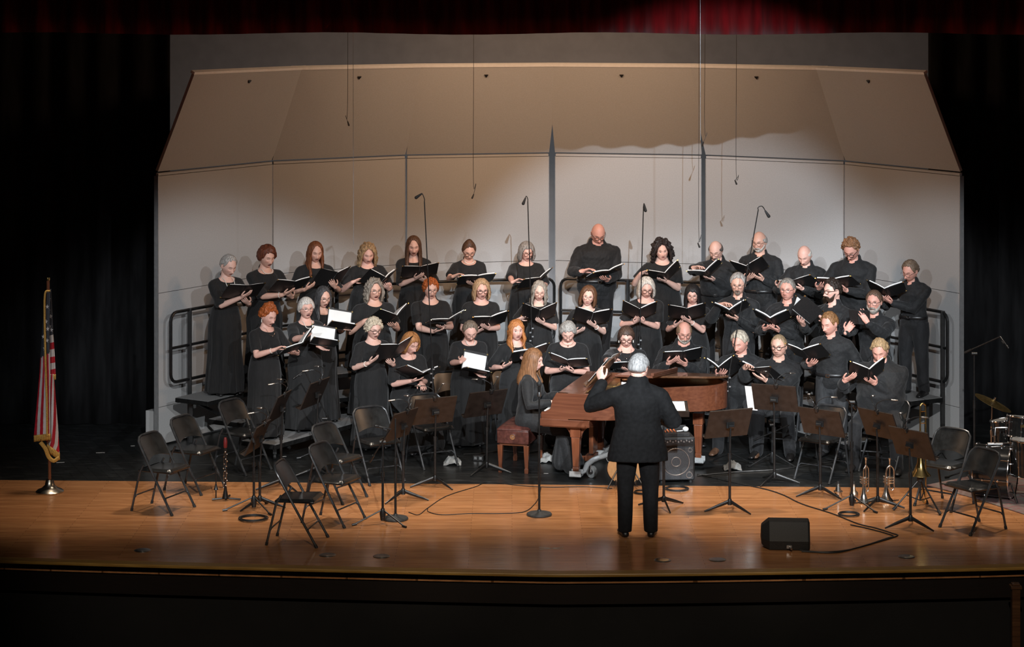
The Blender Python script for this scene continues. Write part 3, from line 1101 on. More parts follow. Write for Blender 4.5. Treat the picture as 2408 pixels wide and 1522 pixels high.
def beard_mesh(seed, th=0.014, full=True, low=-84):
    na, nt = 54, 22
    w = 84 if full else 40
    az = np.radians(np.linspace(-w, w, na))
    O, I = np.zeros((na, nt, 3)), np.zeros((na, nt, 3))
    for i, a in enumerate(az):
        q = abs(math.degrees(a))
        hi = np.interp(q, [0, 22, 40, 60, 84], [-22, -24, -34, -22, 2]) if full else np.interp(q, [0, 25, 40], [-22, -26, -36])
        e = np.radians(np.linspace(hi, low, nt))
        D = dirs(np.full(nt, a), e)
        P = head_shape(D)
        m = 1 - np.exp(-(P[:, 0] / 0.024) ** 4 - ((P[:, 2] + 0.069) / 0.0085) ** 4) * (1.6)
        edge = np.clip(np.sin(np.linspace(0.04, 0.96, nt) * math.pi) * 2.2, 0, 1)
        sd = min(1, (min(i, na - 1 - i)) / 5)
        t = th * m * edge * sd * (0.5 if False else 1) - 0.004 * (1 - edge * sd)
        O[i] = P + D * t[:, None] + np.array([0, 0, -1]) * (0.4 * th * np.clip(-D[:, 2] - 0.5, 0, 1))[:, None]
        I[i] = P - D * 0.010
    Q = O.reshape(-1, 3)
    O = (Q + np.array([0, -1, -0.4]) * (vnoise(Q, 110, seed) * 0.0035)[:, None]).reshape(O.shape)
    return closed_shell(O, I, False)


def remeshed(name, mb, voxel, smooth=1):
    me = mb.mesh('tmp')
    o = bpy.data.objects.new('tmp', me)
    COL.objects.link(o)
    md = o.modifiers.new('r', 'REMESH')
    md.mode = 'VOXEL'
    md.voxel_size = voxel
    dg = bpy.context.evaluated_depsgraph_get()
    dg.update()
    out = bpy.data.meshes.new_from_object(o.evaluated_get(dg))
    bpy.data.objects.remove(o)
    bpy.data.meshes.remove(me)
    out.name = name
    if smooth:
        V = get_co(out)
        E = np.zeros(len(out.edges) * 2, np.int32)
        out.edges.foreach_get('vertices', E)
        E = E.reshape(-1, 2)
        cnt = np.bincount(E.ravel(), minlength=len(V)).astype(float)[:, None] + 1e-9
        for _ in range(smooth):
            A = np.zeros_like(V)
            for k in range(3):
                A[:, k] = np.bincount(E[:, 0], V[E[:, 1], k], len(V)) + np.bincount(E[:, 1], V[E[:, 0], k], len(V))
            V = V * 0.45 + A / cnt * 0.55
        set_co(out, V)
    return out


def get_co(me):
    a = np.zeros(len(me.vertices) * 3, np.float32)
    me.vertices.foreach_get('co', a)
    return a.reshape(-1, 3).astype(float)


def set_co(me, V):
    me.vertices.foreach_set('co', np.ascontiguousarray(V, np.float32).ravel())
    me.update()


def normals(me):
    a = np.zeros(len(me.vertices) * 3, np.float32)
    me.vertices.foreach_get('normal', a)
    return a.reshape(-1, 3).astype(float)


def cut_field(me, fn):
    """keep the part of a mesh where fn(points) > 0, with a clean edge (necklines)"""
    V = get_co(me)
    me.calc_loop_triangles()
    T = np.zeros(len(me.loop_triangles) * 3, np.int32)
    me.loop_triangles.foreach_get('vertices', T)
    T = T.reshape(-1, 3)
    f = fn(V)
    ins = f[T] > 0
    k = ins.sum(1)
    V = list(map(tuple, V))
    faces = [tuple(t) for t in T[k == 3]]
    cache = {}

    def mid(a, b):
        key = (a, b) if a < b else (b, a)
        if key not in cache:
            t = f[a] / (f[a] - f[b])
            cache[key] = len(V)
            V.append(tuple(np.array(V[a]) * (1 - t) + np.array(V[b]) * t))
        return cache[key]
    for t, m in zip(T[(k > 0) & (k < 3)], ins[(k > 0) & (k < 3)]):
        out = []
        for j in range(3):
            p, q = int(t[j]), int(t[(j + 1) % 3])
            if m[j]:
                out.append(p)
            if m[j] != m[(j + 1) % 3]:
                out.append(mid(p, q))
        faces.append(tuple(out))
    used = sorted({i for fc in faces for i in fc})
    mp = {u: i for i, u in enumerate(used)}
    n = bpy.data.meshes.new(me.name)
    n.from_pydata([V[u] for u in used], [], [tuple(mp[i] for i in fc) for fc in faces])
    bpy.data.meshes.remove(me)
    return n


def rx(a):
    c, s = math.cos(a), math.sin(a)
    return np.array([[1, 0, 0], [0, c, -s], [0, s, c]])


def rzm(a):
    c, s = math.cos(a), math.sin(a)
    return np.array([[c, -s, 0], [s, c, 0], [0, 0, 1.0]])


def rym(a):
    c, s = math.cos(a), math.sin(a)
    return np.array([[c, 0, s], [0, 1, 0], [-s, 0, c]])


def neck_hole(ra, rb, W, sp, S):
    """neckline: an elliptical opening about an axis that tilts forward through the neck"""
    c = W(sp(0, 0.004, 0.475))
    ax = unit(np.array([0, -0.62, 0.80]))
    v = np.cross(np.array([1.0, 0, 0]), ax)

    def fn(V):
        d = V - c
        h = d @ ax
        e = np.sqrt((d[:, 0] / (ra * S)) ** 2 + ((d @ v) / (rb * S)) ** 2) - 1
        return np.where(h > -0.03, e, 1.0)
    return fn


def unit(v):
    v = np.asarray(v, float)
    return v / (np.linalg.norm(v) + 1e-12)


def ik(S, T, l1, l2, pole):
    d = T - S
    L = np.linalg.norm(d)
    u = d / L
    if L > (l1 + l2) * 0.985:
        L = (l1 + l2) * 0.985
        T = S + u * L
    L = max(L, abs(l1 - l2) + 0.03)
    a = (l1 * l1 - l2 * l2 + L * L) / (2 * L)
    h = math.sqrt(max(l1 * l1 - a * a, 0))
    w = pole - u * np.dot(pole, u)
    w = unit(w)
    return S + u * a + w * h, S + u * L


def add_hand(mb, P, d, n, side, s=1.0, curl=0.35, spread=1.0):
    """palm centre P, finger direction d, palm faces n; side 'R'/'L'"""
    d = unit(d)
    n = unit(n - d * np.dot(n, d))
    t = np.cross(d, n) * (1 if side == 'R' else -1)
    # palm
    pal = [P - d * 0.060 * s, P - d * 0.035 * s, P + d * 0.005 * s, P + d * 0.040 * s]
    mb.tube(pal, [(0.025 * s, 0.018 * s), (0.033 * s, 0.019 * s), (0.041 * s, 0.016 * s), (0.039 * s, 0.011 * s)], 12, up=n, round_cap=True)
    for k, (o, L) in enumerate(((0.0325, 0.074), (0.0115, 0.082), (-0.0100, 0.076), (-0.0305, 0.060))):
        b = P + d * (0.036 - 0.004 * abs(k - 1)) * s + t * o * s
        dk = unit(d + t * o * 2.4 * spread)
        pts = [b]
        ang = curl * (0.5 + 0.12 * k)
        q = b
        for j, f in enumerate((0.44, 0.32, 0.24)):
            dj = unit(dk * math.cos(ang) + n * math.sin(ang))
            q = q + dj * L * f * s
            pts.append(q)
            ang += curl * 0.9
        mb.tube(pts, [0.0088 * s, 0.0084 * s, 0.0078 * s, 0.0064 * s], 8, round_cap=True)
    b = P - d * 0.030 * s + t * 0.026 * s
    k1 = b + unit(t * 0.85 + d * 0.5 + n * 0.25) * 0.034 * s
    k2 = k1 + unit(t * 0.35 + d * 0.85 + n * 0.30) * 0.032 * s
    k3 = k2 + unit(t * 0.05 + d * 0.95 + n * 0.35) * 0.025 * s
    mb.tube([b, k1, k2, k3], [0.0135 * s, 0.0110 * s, 0.0100 * s, 0.0078 * s], 8, round_cap=True)


HAIRMATS = {}


def hairmat(c):
    if c not in HAIRMATS:
        HAIRMATS[c] = mat_hair('hair_%s' % len(HAIRMATS), c)
    return HAIRMATS[c]


NAMES = {}


def person(pid, X, Y, Z, ztop, th, hy, hp, hands, label, sex='f', seated=False, S=None, w=1.0, lean=4, hair=None, hc=(0.3, 0.3, 0.3),
           specs=None, neck=None, sleeve='short', skin=0, mouth=0.0, beard=None, eyes=False, roll=0, belly=0.0, legs=None, grey=False,
           belt=False, shoes='shoe', coat=False, ears=True, earring=False, tilt=0, foot_turn=0, group=None, bracelet=None):
    """one figure: a continuous body with hair, clothes and small things as parts"""
    rg = np.random.RandomState(pid * 7 + 3)
    fem = sex == 'f'
    root = thing('person', label, 'person', (X, Y, Z), R(th), group)
    # --- spine, in the pelvis frame, bending forward by `lean`
    lz = R(lean)

    def spine(z):
        a = lz * np.clip(z / 0.30, 0, 1)
        k = np.clip(z, None, 0.30)
        yy = -(0.5 * lz * k * k / 0.30 if z > 0 else 0) - max(0, z - 0.30) * math.sin(lz)
        zz = z if z <= 0 else k * math.cos(lz * 0.5) + max(0, z - 0.30) * math.cos(lz)
        return np.array([0, yy, zz]), float(a)

    def sp(x, y, z):
        c, a = spine(z)
        return c + np.array([x, y * math.cos(a), y * -math.sin(a)])
    # head orientation (local to root: heading is th)
    Hm = rzm(R(hy - th)) @ rx(R(hp)) @ rym(R(roll))
    pivot = sp(0, 0.020, 0.565)
    hc_off = Hm @ np.array([0, -0.018, 0.095])
    top_extra = {None: 0.0}.get(hair[0] if hair else None, 0.017)
    hcen = pivot + hc_off
    crown = hcen[2] + max((Hm @ np.array([0, 0.02, 0.118]))[2], (Hm @ np.array([0, 0.06, 0.10]))[2]) + top_extra
    target = ztop - Z
    if S is None:
        S = target / (0.90 + crown) if not seated else (0.97 if fem else 1.04)
        S = min(max(S, 0.90), 1.12)
    hs = 1.0 * (0.5 + 0.5 / S) * 1.07     # heads vary less than bodies
    pz = target - crown * S               # pelvis height
    sh_x = (0.172 if fem else 0.192) * (0.75 + 0.25 * w)

    def W(p):                              # pelvis frame -> root frame
        return np.asarray(p) * S + np.array([0, 0, pz])
    # shift so that the head stays over the given spot
    hw = W(hcen)
    dx = rzm(R(th)) @ np.array([hw[0], hw[1], 0])
    root.location = (X - dx[0], Y, Z)
    loc = np.array(root.location)
    Rt = rzm(R(th))

    def inv(p):
        return Rt.T @ (np.array(p) - loc)
    HC = W(hcen)

    def hd(p):                             # head frame -> root frame
        return np.asarray(p) @ Hm.T * hs * S + HC

    # --- torso rings: (z, half-width, half-depth, y offset)
    bl = belly
    hipw = 0.172 if fem else 0.160
    wst = 0.138 if fem else 0.148
    rings = [(-0.09, hipw * 0.80, 0.095, 0.01), (-0.02, hipw, 0.112, 0.01), (0.07, hipw * 0.95, 0.110 + 0.05 * bl, 0.005 - 0.035 * bl),
             (0.16, wst, 0.100 + 0.07 * bl, -0.05 * bl), (0.26, (0.145 if fem else 0.158), 0.108 + 0.04 * bl, -0.02 * bl),
             (0.36, (0.150 if fem else 0.170), 0.113, 0), (0.415, (0.146 if fem else 0.168), 0.100, 0.008), (0.455, 0.115, 0.080, 0.016), (0.490, 0.082, 0.064, 0.022), (0.520, 0.062, 0.055, 0.025)]

    def torso(mb, gx, gy, z0=-1.0, z1=1.0, drop=None):
        pts, rad = [], []
        for (z, a, b, yo) in rings:
            if z0 <= z <= z1:
                pts.append(W(sp(0, yo, z)))
                rad.append(((a * w + gx) * S, (b * (0.4 + 0.6 * w) + gy) * S))
        mb.tube(pts, rad, 28, up=(0, -1, 0), round_cap=True)
    # --- arms
    shoulders, elbows, wrists, palms = {}, {}, {}, {}
    l1, l2 = 0.285 * S, 0.250 * S
    hmap = {h[0]: h for h in hands}
    for side in 'RL':
        sg = -1 if side == 'R' else 1
        Sh = W(sp(sg * sh_x, 0.012, 0.418 if fem else 0.402))
        shoulders[side] = Sh
        if side in hmap:
            h = hmap[side]
            P = inv(h[1])
            n = Rt.T @ np.array(h[2])
            d = Rt.T @ np.array(h[3])
            c = h[4]
        else:
            P = W(np.array([sg * (sh_x + 0.05), -0.03, -0.10]))
            n = np.array([-sg, 0, 0.0])
            d = np.array([0, -0.15, -1.0])
            c = 0.4
        fa = 0.068 * S
        wr = P - unit(d) * fa
        pole = np.array([sg * 0.55, 0.35, -0.8]) if side in hmap else np.array([sg * 0.3, 1, -0.2])
        E, Wr = ik(Sh, wr, l1, l2, pole)
        P = Wr + unit(d) * fa
        elbows[side], wrists[side], palms[side] = E, Wr, (P, d, n, c)
    fat = (0.5 + 0.5 * w) * (1.0 if fem else 0.93)
    ru, re, rw = (0.044 if fem else 0.047) * fat * S, (0.037 if fem else 0.039) * fat * S, (0.025 if fem else 0.029) * (0.7 + 0.3 * w) * S
    # --- legs
    lg = legs or {}
    hips, knees, ankles, toes = {}, {}, {}, {}
    for side in 'RL':
        sg = -1 if side == 'R' else 1
        hp_ = W(np.array([sg * 0.085 * (0.6 + 0.4 * w), 0.01, -0.02]))
        hips[side] = hp_
        if seated:
            sp_ = lg.get('spread', 0.14)
            kn = np.array([sg * sp_, -0.40 * S, 0.49 * S + lg.get('kz', 0)])
            an = np.array([sg * (sp_ + lg.get('aside', 0.02)), -0.40 * S + lg.get('ay', 0.02), 0.085])
            if side in lg:
                kn, an = (np.array(q, float) for q in lg[side])
        else:
            an = np.array([sg * lg.get('stance', 0.10), 0.02, 0.075])
            kn = (hp_ + an) / 2 + np.array([sg * 0.01, -0.025, 0])
            if side in lg:
                kn, an = (np.array(q, float) for q in lg[side])
        knees[side], ankles[side] = kn, an
        fd = rzm(R(sg * -8 * -1 + foot_turn)) @ np.array([0, -1.0, 0])
        toes[side] = fd
    # --- the body
    mb = MB()
    az, el = np.meshgrid(np.linspace(-math.pi, math.pi, 72, endpoint=False), np.linspace(-1.5, 1.5, 48), indexing='ij')
    D = dirs(az.ravel(), el.ravel())
    Hp = hd(head_shape(D, mouth, jowl=max(0, w - 1) * 0.7 + (0.25 if not fem else 0), nose=(0.9 if fem else 1.15)))
    F = []
    for i in range(72):
        k = (i + 1) % 72
        for j in range(47):
            F.append((i * 48 + j, k * 48 + j, k * 48 + j + 1, i * 48 + j + 1))
    F.append(tuple(i * 48 for i in range(71, -1, -1)))
    F.append(tuple(i * 48 + 47 for i in range(72)))
    mb.add(Hp, F)
    if ears:
        for sg in (-1, 1):
            mb.ball(hd(np.array([sg * 0.078, 0.012, -0.008])), np.array([0.008, 0.016, 0.029]) * S * hs, 10, 8, rot=Matrix(Hm.tolist()))
    nk = (0.054 if fem else 0.060) * (0.6 + 0.4 * w) * S
    mb.tube([hd(np.array([0, 0.022, -0.045])), hd(np.array([0, 0.022, -0.085])), W(sp(0, 0.028, 0.50)), W(sp(0, 0.025, 0.45))], [nk, nk * 0.98, nk * 1.10, nk * 1.4], 16)
    torso(mb, 0, 0)
    for side in 'RL':
        sg = -1 if side == 'R' else 1
        mb.tube([W(sp(0, 0.02, 0.485)), W(sp(sg * sh_x * 0.55, 0.016, 0.452)), shoulders[side]], [0.045 * S, 0.044 * S, ru * 1.12], 12, round_cap=True)
        E, Wr = elbows[side], wrists[side]
        Sh = shoulders[side]
        mb.tube([Sh, Sh * 0.6 + E * 0.4, E * 0.93 + Sh * 0.07, E], [ru * 1.12, ru * 1.03, re * 1.02, re], 12, round_cap=True)
        mb.tube([E, E * 0.72 + Wr * 0.28, E * 0.3 + Wr * 0.7, Wr], [re, re * 1.03, (re + rw) / 2, rw], 12, round_cap=True)
        P, d, n, c = palms[side]
        mb.tube([Wr, Wr * 0.3 + P * 0.7], [rw, (rw * 1.05, rw * 0.75)], 12, up=n)
        add_hand(mb, P, d, n, side, S * (0.97 if fem else 1.08), c)
        hp_, kn, an = hips[side], knees[side], ankles[side]
        mb.tube([hp_, hp_ * 0.5 + kn * 0.5, kn, kn * 0.65 + an * 0.35, an], [0.078 * S, 0.068 * S, 0.050 * S, 0.048 * S, 0.034 * S], 12, round_cap=True)
        mb.tube([an + np.array([0, 0.02, -0.035]), an + toes[side] * 0.12 * S + np.array([0, 0, -0.052])], [0.024 * S, 0.012 * S], 10, round_cap=True)
    me = remeshed('body', mb, 0.0050, 1)
    # skin colouring: complexion, lips, brows, mouth
    V = get_co(me)
    Lh = ((V - HC) / (hs * S)) @ Hm
    tones = [(0.72, 0.43, 0.33), (0.78, 0.50, 0.41), (0.71, 0.37, 0.29), (0.60, 0.34, 0.24), (0.80, 0.48, 0.39)]
    C = np.tile(np.array([*tones[skin], 1.0]), (len(V), 1))
    x, y, z = Lh.T
    isf = (y < -0.03) & (z > -0.14) & (z < 0.14)

    def put(mask, c):
        k = np.clip(mask, 0, 1)[:, None] * isf[:, None]
        C[:, :3] = C[:, :3] * (1 - k) + np.array(c) * k

    def blob(cx, cz, sx, sz, p=2.0):
        return np.exp(-np.abs((x - cx) / sx) ** p - np.abs((z - cz) / sz) ** p)
    put(0.35 * (blob(0.045, -0.03, 0.022, 0.02) + blob(-0.045, -0.03, 0.022, 0.02) + blob(0, -0.042, 0.014, 0.014)), (0.62, 0.20, 0.15))
    k = len(V)
    brow = np.array([*[0.45 * q + 0.55 * t for q, t in zip([0.6 * c for c in hc], (0.16, 0.085, 0.06))], 1.0])
    for nm, arr in (('hl', Lh), ('fx', np.tile(np.array([mouth, 1.0 if eyes else 0.0, 1.0 if fem else 0.0]), (k, 1)))):
        q = me.attributes.new(nm, 'FLOAT_VECTOR', 'POINT')
        q.data.foreach_set('vector', np.ascontiguousarray(arr, np.float32).ravel())
    q = me.color_attributes.new('brow', 'FLOAT_COLOR', 'POINT')
    q.data.foreach_set('color', np.tile(brow, (k, 1)).astype(np.float32).ravel())
    at_ = me.color_attributes.new('Col', 'FLOAT_COLOR', 'POINT')
    at_.data.foreach_set('color', C.astype(np.float32).ravel())
    obj('body', me, M['skin'], root, angle=None)
    # --- hair
    if hair:
        st, kw = hair[0], dict(hair[1])
        c = kw.pop('c2', None)
        if st == 'fringe':
            Vh, Fh = fringe_hair_mesh(pid, **kw)
        else:
            Vh, Fh = hair_mesh(st, pid, **kw)
        q = MB().add(hd(Vh), Fh)
        obj('hair', q, hairmat(hc), root, angle=None)
    if beard:
        Vb, Fb = beard_mesh(pid, beard[1], beard[0] == 'full', beard[3] if len(beard) > 3 else -84)
        obj('beard', MB().add(hd(Vb), Fb), hairmat(beard[2]), root, angle=None)
    # --- spectacles
    if specs:
        q = MB()
        r = 0.0017 if specs == 'wire' else 0.0027
        fr = head_shape(dirs(np.array([0.0]), np.array([0.05])))[0]
        yf = fr[1] - 0.010
        for sg in (-1, 1):
            a = np.linspace(0, 2 * math.pi, 20, endpoint=False)
            ring = np.stack([sg * 0.033 + 0.0235 * np.sign(np.cos(a)) * np.abs(np.cos(a)) ** 0.75, np.full(20, yf) + 0.004 * np.cos(a) * sg * 1.0 + 0.003, -0.003 + 0.0185 * np.sign(np.sin(a)) * np.abs(np.sin(a)) ** 0.75], 1)
            q.tube(hd(ring), r * S, 6, closed=True)
            q.tube(hd(np.array([(sg * 0.057, yf + 0.007, 0.006), (sg * 0.080, -0.045, 0.008), (sg * 0.083, 0.010, 0.010)])), r * S, 6)
        q.tube(hd(np.array([(-0.010, yf + 0.001, 0.002), (0, yf - 0.002, 0.004), (0.010, yf + 0.001, 0.002)])), r * S, 6)
        obj('spectacles', q, M['specs_wire' if specs == 'wire' else 'specs_dark'], root)
    # --- clothes
    vox = 0.0105
    if fem:
        q = MB()
        torso(q, 0.012, 0.012)
        for sg in (-1, 1):
            q.ball(W(sp(sg * 0.072 * w, -0.080 * (0.5 + 0.5 * w), 0.285)), np.array([0.080, 0.062, 0.078]) * (0.6 + 0.4 * w) * S, 14, 10)
        frac = {'short': 0.80, 'elbow': 1.0, 'long': 2.0}[sleeve]
        for side in 'RL':
            sg = -1 if side == 'R' else 1
            Sh, E, Wr = shoulders[side], elbows[side], wrists[side]
            q.tube([W(sp(0, 0.02, 0.475)), W(sp(sg * sh_x * 0.6, 0.016, 0.447)), Sh], [0.055 * S, 0.054 * S, ru * 1.22 + 0.008], 14, round_cap=True)
            if frac <= 1:
                e2 = Sh + (E - Sh) * frac
                q.tube([Sh, Sh * 0.5 + e2 * 0.5, e2], [ru * 1.2 + 0.012, ru * 1.18 + 0.016, max(ru, re) * 1.12 + 0.022], 14)
            else:
                q.tube([Sh, Sh * 0.5 + E * 0.5, E, E * 0.5 + Wr * 0.5, Wr], [ru * 1.2 + 0.012, ru * 1.15 + 0.014, re + 0.016, re + 0.014, rw + 0.016], 14)
        if not seated:
            n_f = rg.randint(8, 12)
            zs = np.linspace(0, 1, 9)
            na = 72
            Vs, Fs = [], []
            zb = lg.get('hem', 0.035)
            a = np.linspace(0, 2 * math.pi, na, endpoint=False)
            wr_ = (wst * w + 0.020) * S
            for t in zs:
                zc = (pz + 0.15 * S) * (1 - t) + zb * t
                k = t ** 0.8
                hipb = math.exp(-((t - 0.2) / 0.16) ** 2) * 0.030 * S
                ax = wr_ + hipb + k * 0.085 * S
                ay = (0.118 * (0.4 + 0.6 * w) + 0.02) * S + hipb * 0.7 + k * 0.085 * S
                fold = 1 + (0.085 * t) * np.sin(n_f * a + 0.25 + 0.7 * np.sin(2 * a) + 0.5 * t) + 0.035 * t * np.sin((n_f * 2 + 1) * a + 1)
                yo = spine(0.15)[0][1] * S * (1 - t) + 0.01
                Vs.append(np.stack([ax * fold * np.sin(a), ay * fold * -np.cos(a) + yo, np.full(na, zc)], 1))
            Vs = np.concatenate(Vs)
            for i in range(8):
                for j in range(na):
                    k = (j + 1) % na
                    Fs.append((i * na + j, (i + 1) * na + j, (i + 1) * na + k, i * na + k))
            Fs.append(tuple(range(na)))
            Fs.append(tuple(range(9 * na - 1, 8 * na - 1, -1)))
            q.add(Vs, Fs)
        else:
            for side in 'RL':
                hp_, kn, an = hips[side], knees[side], ankles[side]
                lo = np.array([an[0], an[1] - 0.01, lg.get('hem', 0.10)])
                q.tube([hp_, hp_ * 0.5 + kn * 0.5, kn + np.array([0, -0.01, -0.02])], [0.115 * w * S, 0.108 * S, 0.085 * S], 16, round_cap=True)
                q.tube([kn, kn * 0.5 + lo * 0.5, lo], [0.085 * S, 0.10 * S, 0.13 * S], 16, round_cap=True)
            c0 = (hips['R'] + hips['L']) / 2
            c1 = (knees['R'] + knees['L']) / 2
            wd = abs(knees['L'][0] - knees['R'][0]) / 2
            q.tube([c0, c1 + np.array([0, 0.02, -0.02])], [(0.13 * S, 0.10 * S), (wd + 0.05, 0.075 * S)], 16, up=(0, 0, 1), round_cap=True)
            q.tube([c1 + np.array([0, 0.0, -0.03]), np.array([c1[0], c1[1] + 0.02, 0.10])], [(wd + 0.05, 0.07), (wd + 0.12, 0.09)], 16, up=(0, -1, 0), round_cap=True)
        me = remeshed('dress', q, vox, 2)
        V = get_co(me)
        N = normals(me)
        up_ = sst(pz + 0.1, pz + 0.25, V[:, 2])
        st = V * np.array([1, 1, 0.45])
        V = V + N * (wavy(st, 0.0028, 38, pid) * (1 - 0.3 * up_) + wavy(V * np.array([0.6, 0.6, 1]), 0.002, 60, pid + 50) * up_)[:, None]
        set_co(me, V)
        if not coat:
            me = cut_field(me, neck_hole(0.100 + 0.010 * rg.rand(), 0.092, W, sp, S))
        obj('dress', me, M['dress'] if not coat else M['shirt'], root, angle=None)
    else:
        q = MB()
        z0 = -0.03 if not coat else -0.09
        torso(q, 0.018 if not coat else 0.030, 0.018 if not coat else 0.030, z0)
        pad = 0.0 if not coat else 0.012
        for side in 'RL':
            sg = -1 if side == 'R' else 1
            Sh, E, Wr = shoulders[side], elbows[side], wrists[side]
            q.tube([W(sp(0, 0.02, 0.482)), W(sp(sg * sh_x * 0.6, 0.016, 0.442)), Sh], [0.058 * S + pad, 0.058 * S + pad, ru * 1.15 + 0.013 + pad], 14, round_cap=True)
            e2 = E * 0.06 + Wr * 0.94
            q.tube([Sh, Sh * 0.5 + E * 0.5, E, E * 0.5 + e2 * 0.5, e2], [ru * 1.16 + 0.014 + pad, ru * 1.10 + 0.019 + pad, re + 0.031 + pad, re + 0.022 + pad, rw + 0.015 + pad], 14, round_cap=True)
        if coat:
            pts = [W(np.array([0, 0.0, 0.10])), W(np.array([0, 0.01, -0.02])), W(np.array([0, 0.015, -0.14])), W(np.array([0, 0.02, -0.20]))]
            q.tube(pts, [((0.165 * w + 0.02) * S, 0.16 * S), ((0.185 * w + 0.03) * S, 0.170 * S), ((0.20 * w + 0.035) * S, 0.175 * S), ((0.205 * w + 0.035) * S, 0.178 * S)], 32, up=(0, -1, 0))
        elif seated or bl > 0.3:
            q.ball(W(sp(0, -0.03 - 0.05 * bl, 0.10)), np.array([(wst * w + 0.03), 0.125 + 0.07 * bl, 0.13]) * S, 18, 12)
        me = remeshed('shirt', q, vox, 2)
        V = get_co(me)
        N = normals(me)
        k = 0.0042 if not coat else 0.0022
        V = V + N * (wavy(V * np.array([1, 1, 0.7]), k, 42, pid) + wavy(V, k * 0.5, 95, pid + 9))[:, None]
        set_co(me, V)
        # open the neck
        me = cut_field(me, neck_hole(0.060 * (0.6 + 0.4 * w), 0.064, W, sp, S))
        cm = M['suit'] if coat else M['shirt']
        obj('suit_jacket' if coat else 'shirt', me, cm, root, angle=None)
        # collar: a standing band with two points at the front
        q = MB()
        na = 28
        G = np.zeros((na, 4, 3))
        for i in range(na):
            a = R(-158 + 316 * i / (na - 1))       # 0 = back
            sx, sy = 0.069 * (0.6 + 0.4 * w), 0.068 * (0.6 + 0.4 * w)
            fr = abs(a) / R(158)
            for j, (gr, gz) in enumerate(((1.02, -0.014), (1.03, 0.016), (1.10, 0.018), (1.36, -0.016))):
                pt = fr ** 4
                G[i, j] = W(sp(math.sin(a) * sx * (gr + (0.10 * pt if j == 3 else 0)), 0.024 + math.cos(a) * sy * gr - (0.020 * pt if j == 3 else 0), 0.512 + gz - 0.040 * fr ** 2 - (0.050 * pt if j == 3 else 0)))
        q.sheet(G, 0.004)
        obj('collar', q, cm, root)
        # trousers
        q = MB()
        torso(q, 0.014, 0.012, -1, 0.08 if not seated else 0.08)
        fl = 0.022
        for side in 'RL':
            hp_, kn, an = hips[side], knees[side], ankles[side]
            cu = an + np.array([0, 0.012, -0.030])
            q.tube([hp_ + np.array([0, 0, 0.02]), hp_ * 0.6 + kn * 0.4, kn, kn * 0.5 + cu * 0.5, cu], [(0.092 * (0.5 + 0.5 * w)) * S + 0.014, 0.080 * S + fl, 0.060 * S + fl, 0.052 * S + fl, 0.045 * S + fl], 18, round_cap=seated)
        me = remeshed('trousers', q, vox, 2)
        V = get_co(me)
        N = normals(me)
        V = V + N * (wavy(V * np.array([1, 1, 0.55]), 0.0038, 36, pid + 20))[:, None]
        set_co(me, V)
        obj('trousers', me, M['grey_trousers'] if grey else (M['suit'] if coat else M['trousers']), root, angle=None)
        if belt:
            q = MB()
            a = np.linspace(0, 2 * math.pi, 40, endpoint=False)
            z_, a_, b_, yo = rings[2]
            c = W(sp(0, yo - 0.003, 0.062))
            ring = np.stack([np.sin(a) * ((a_ * w + 0.026) * S), c[1] - np.cos(a) * ((b_ * (0.4 + 0.6 * w) + 0.026) * S), np.full(40, c[2])], 1)
            q.tube(ring, [(0.005, 0.018)] * 40, 8, up=(0, 0, 1), closed=True)
            bo = obj('belt', q, M['shoe'], root)
            q = MB()
            p = ring[0] + np.array([0, -0.006, 0])
            q.box(p + np.array([0, 0, 0.017]), (0.045, 0.006, 0.005)).box(p - np.array([0, 0, 0.017]), (0.045, 0.006, 0.005)).box(p + np.array([0.02, 0, 0]), (0.005, 0.006, 0.039)).box(p - np.array([0.02, 0, 0]), (0.005, 0.006, 0.039))
            obj('buckle', q, M['chrome'], bo)
    # --- shoes
    for side in 'RL':
        an, fd = ankles[side], toes[side]
        q = MB()
        b = np.array([an[0], an[1] + 0.045, an[2] - 0.045])
        k = S * (0.92 if fem else 1.05)
        q.tube([b, b + fd * 0.09 * k + np.array([0, 0, 0.008]), b + fd * 0.17 * k - np.array([0, 0, 0.006]), b + fd * 0.225 * k - np.array([0, 0, 0.012])],
               [(0.034 * k, 0.034), (0.040 * k, 0.036), (0.043 * k, 0.024), (0.030 * k, 0.016)], 12, up=(0, 0, 1), round_cap=True)
        zb = an[2] - 0.075
        Vq = q.v[-1]
        Vq[:, 2] = np.maximum(Vq[:, 2], zb)
        obj('shoe', q, M[shoes], root)
    # --- jewellery
    if neck:
        q = MB()
        kind, dz = neck
        a = np.linspace(0, 2 * math.pi, 44, endpoint=False)
        ring = []
        for t in a:
            f = (1 - math.cos(t)) / 2        # 0 back, 1 front
            zz = 0.516 - dz * float(sst(0.40, 1.0, f)) - 0.02 * f
            yb = 0.024 + math.cos(t) * 0.068
            if f > 0.38:
                hb = np.interp(zz, [r_[0] for r_ in rings], [r_[2] * (0.4 + 0.6 * w) - r_[3] for r_ in rings]) + 0.028
                if zz < 0.40:
                    hb += 0.05 * min(1, (0.40 - zz) / 0.08)
                yb = min(yb, yb * (1 - sst(0.38, 0.62, f)) - hb * sst(0.38, 0.62, f))
            ring.append(W(sp(math.sin(t) * 0.066 * (1 - 0.15 * f * (dz > 0.06)), yb, zz)))
        q.tube(np.array(ring), (0.0042 if kind == 'pearl' else 0.0016) * S, 6, closed=True)
        if kind == 'pendant':
            q.ball(ring[22] + np.array([0, -0.004, -0.010]), 0.008, 8, 6)
        obj('necklace', q, M['pearl'] if kind == 'pearl' else M['silver'], root)
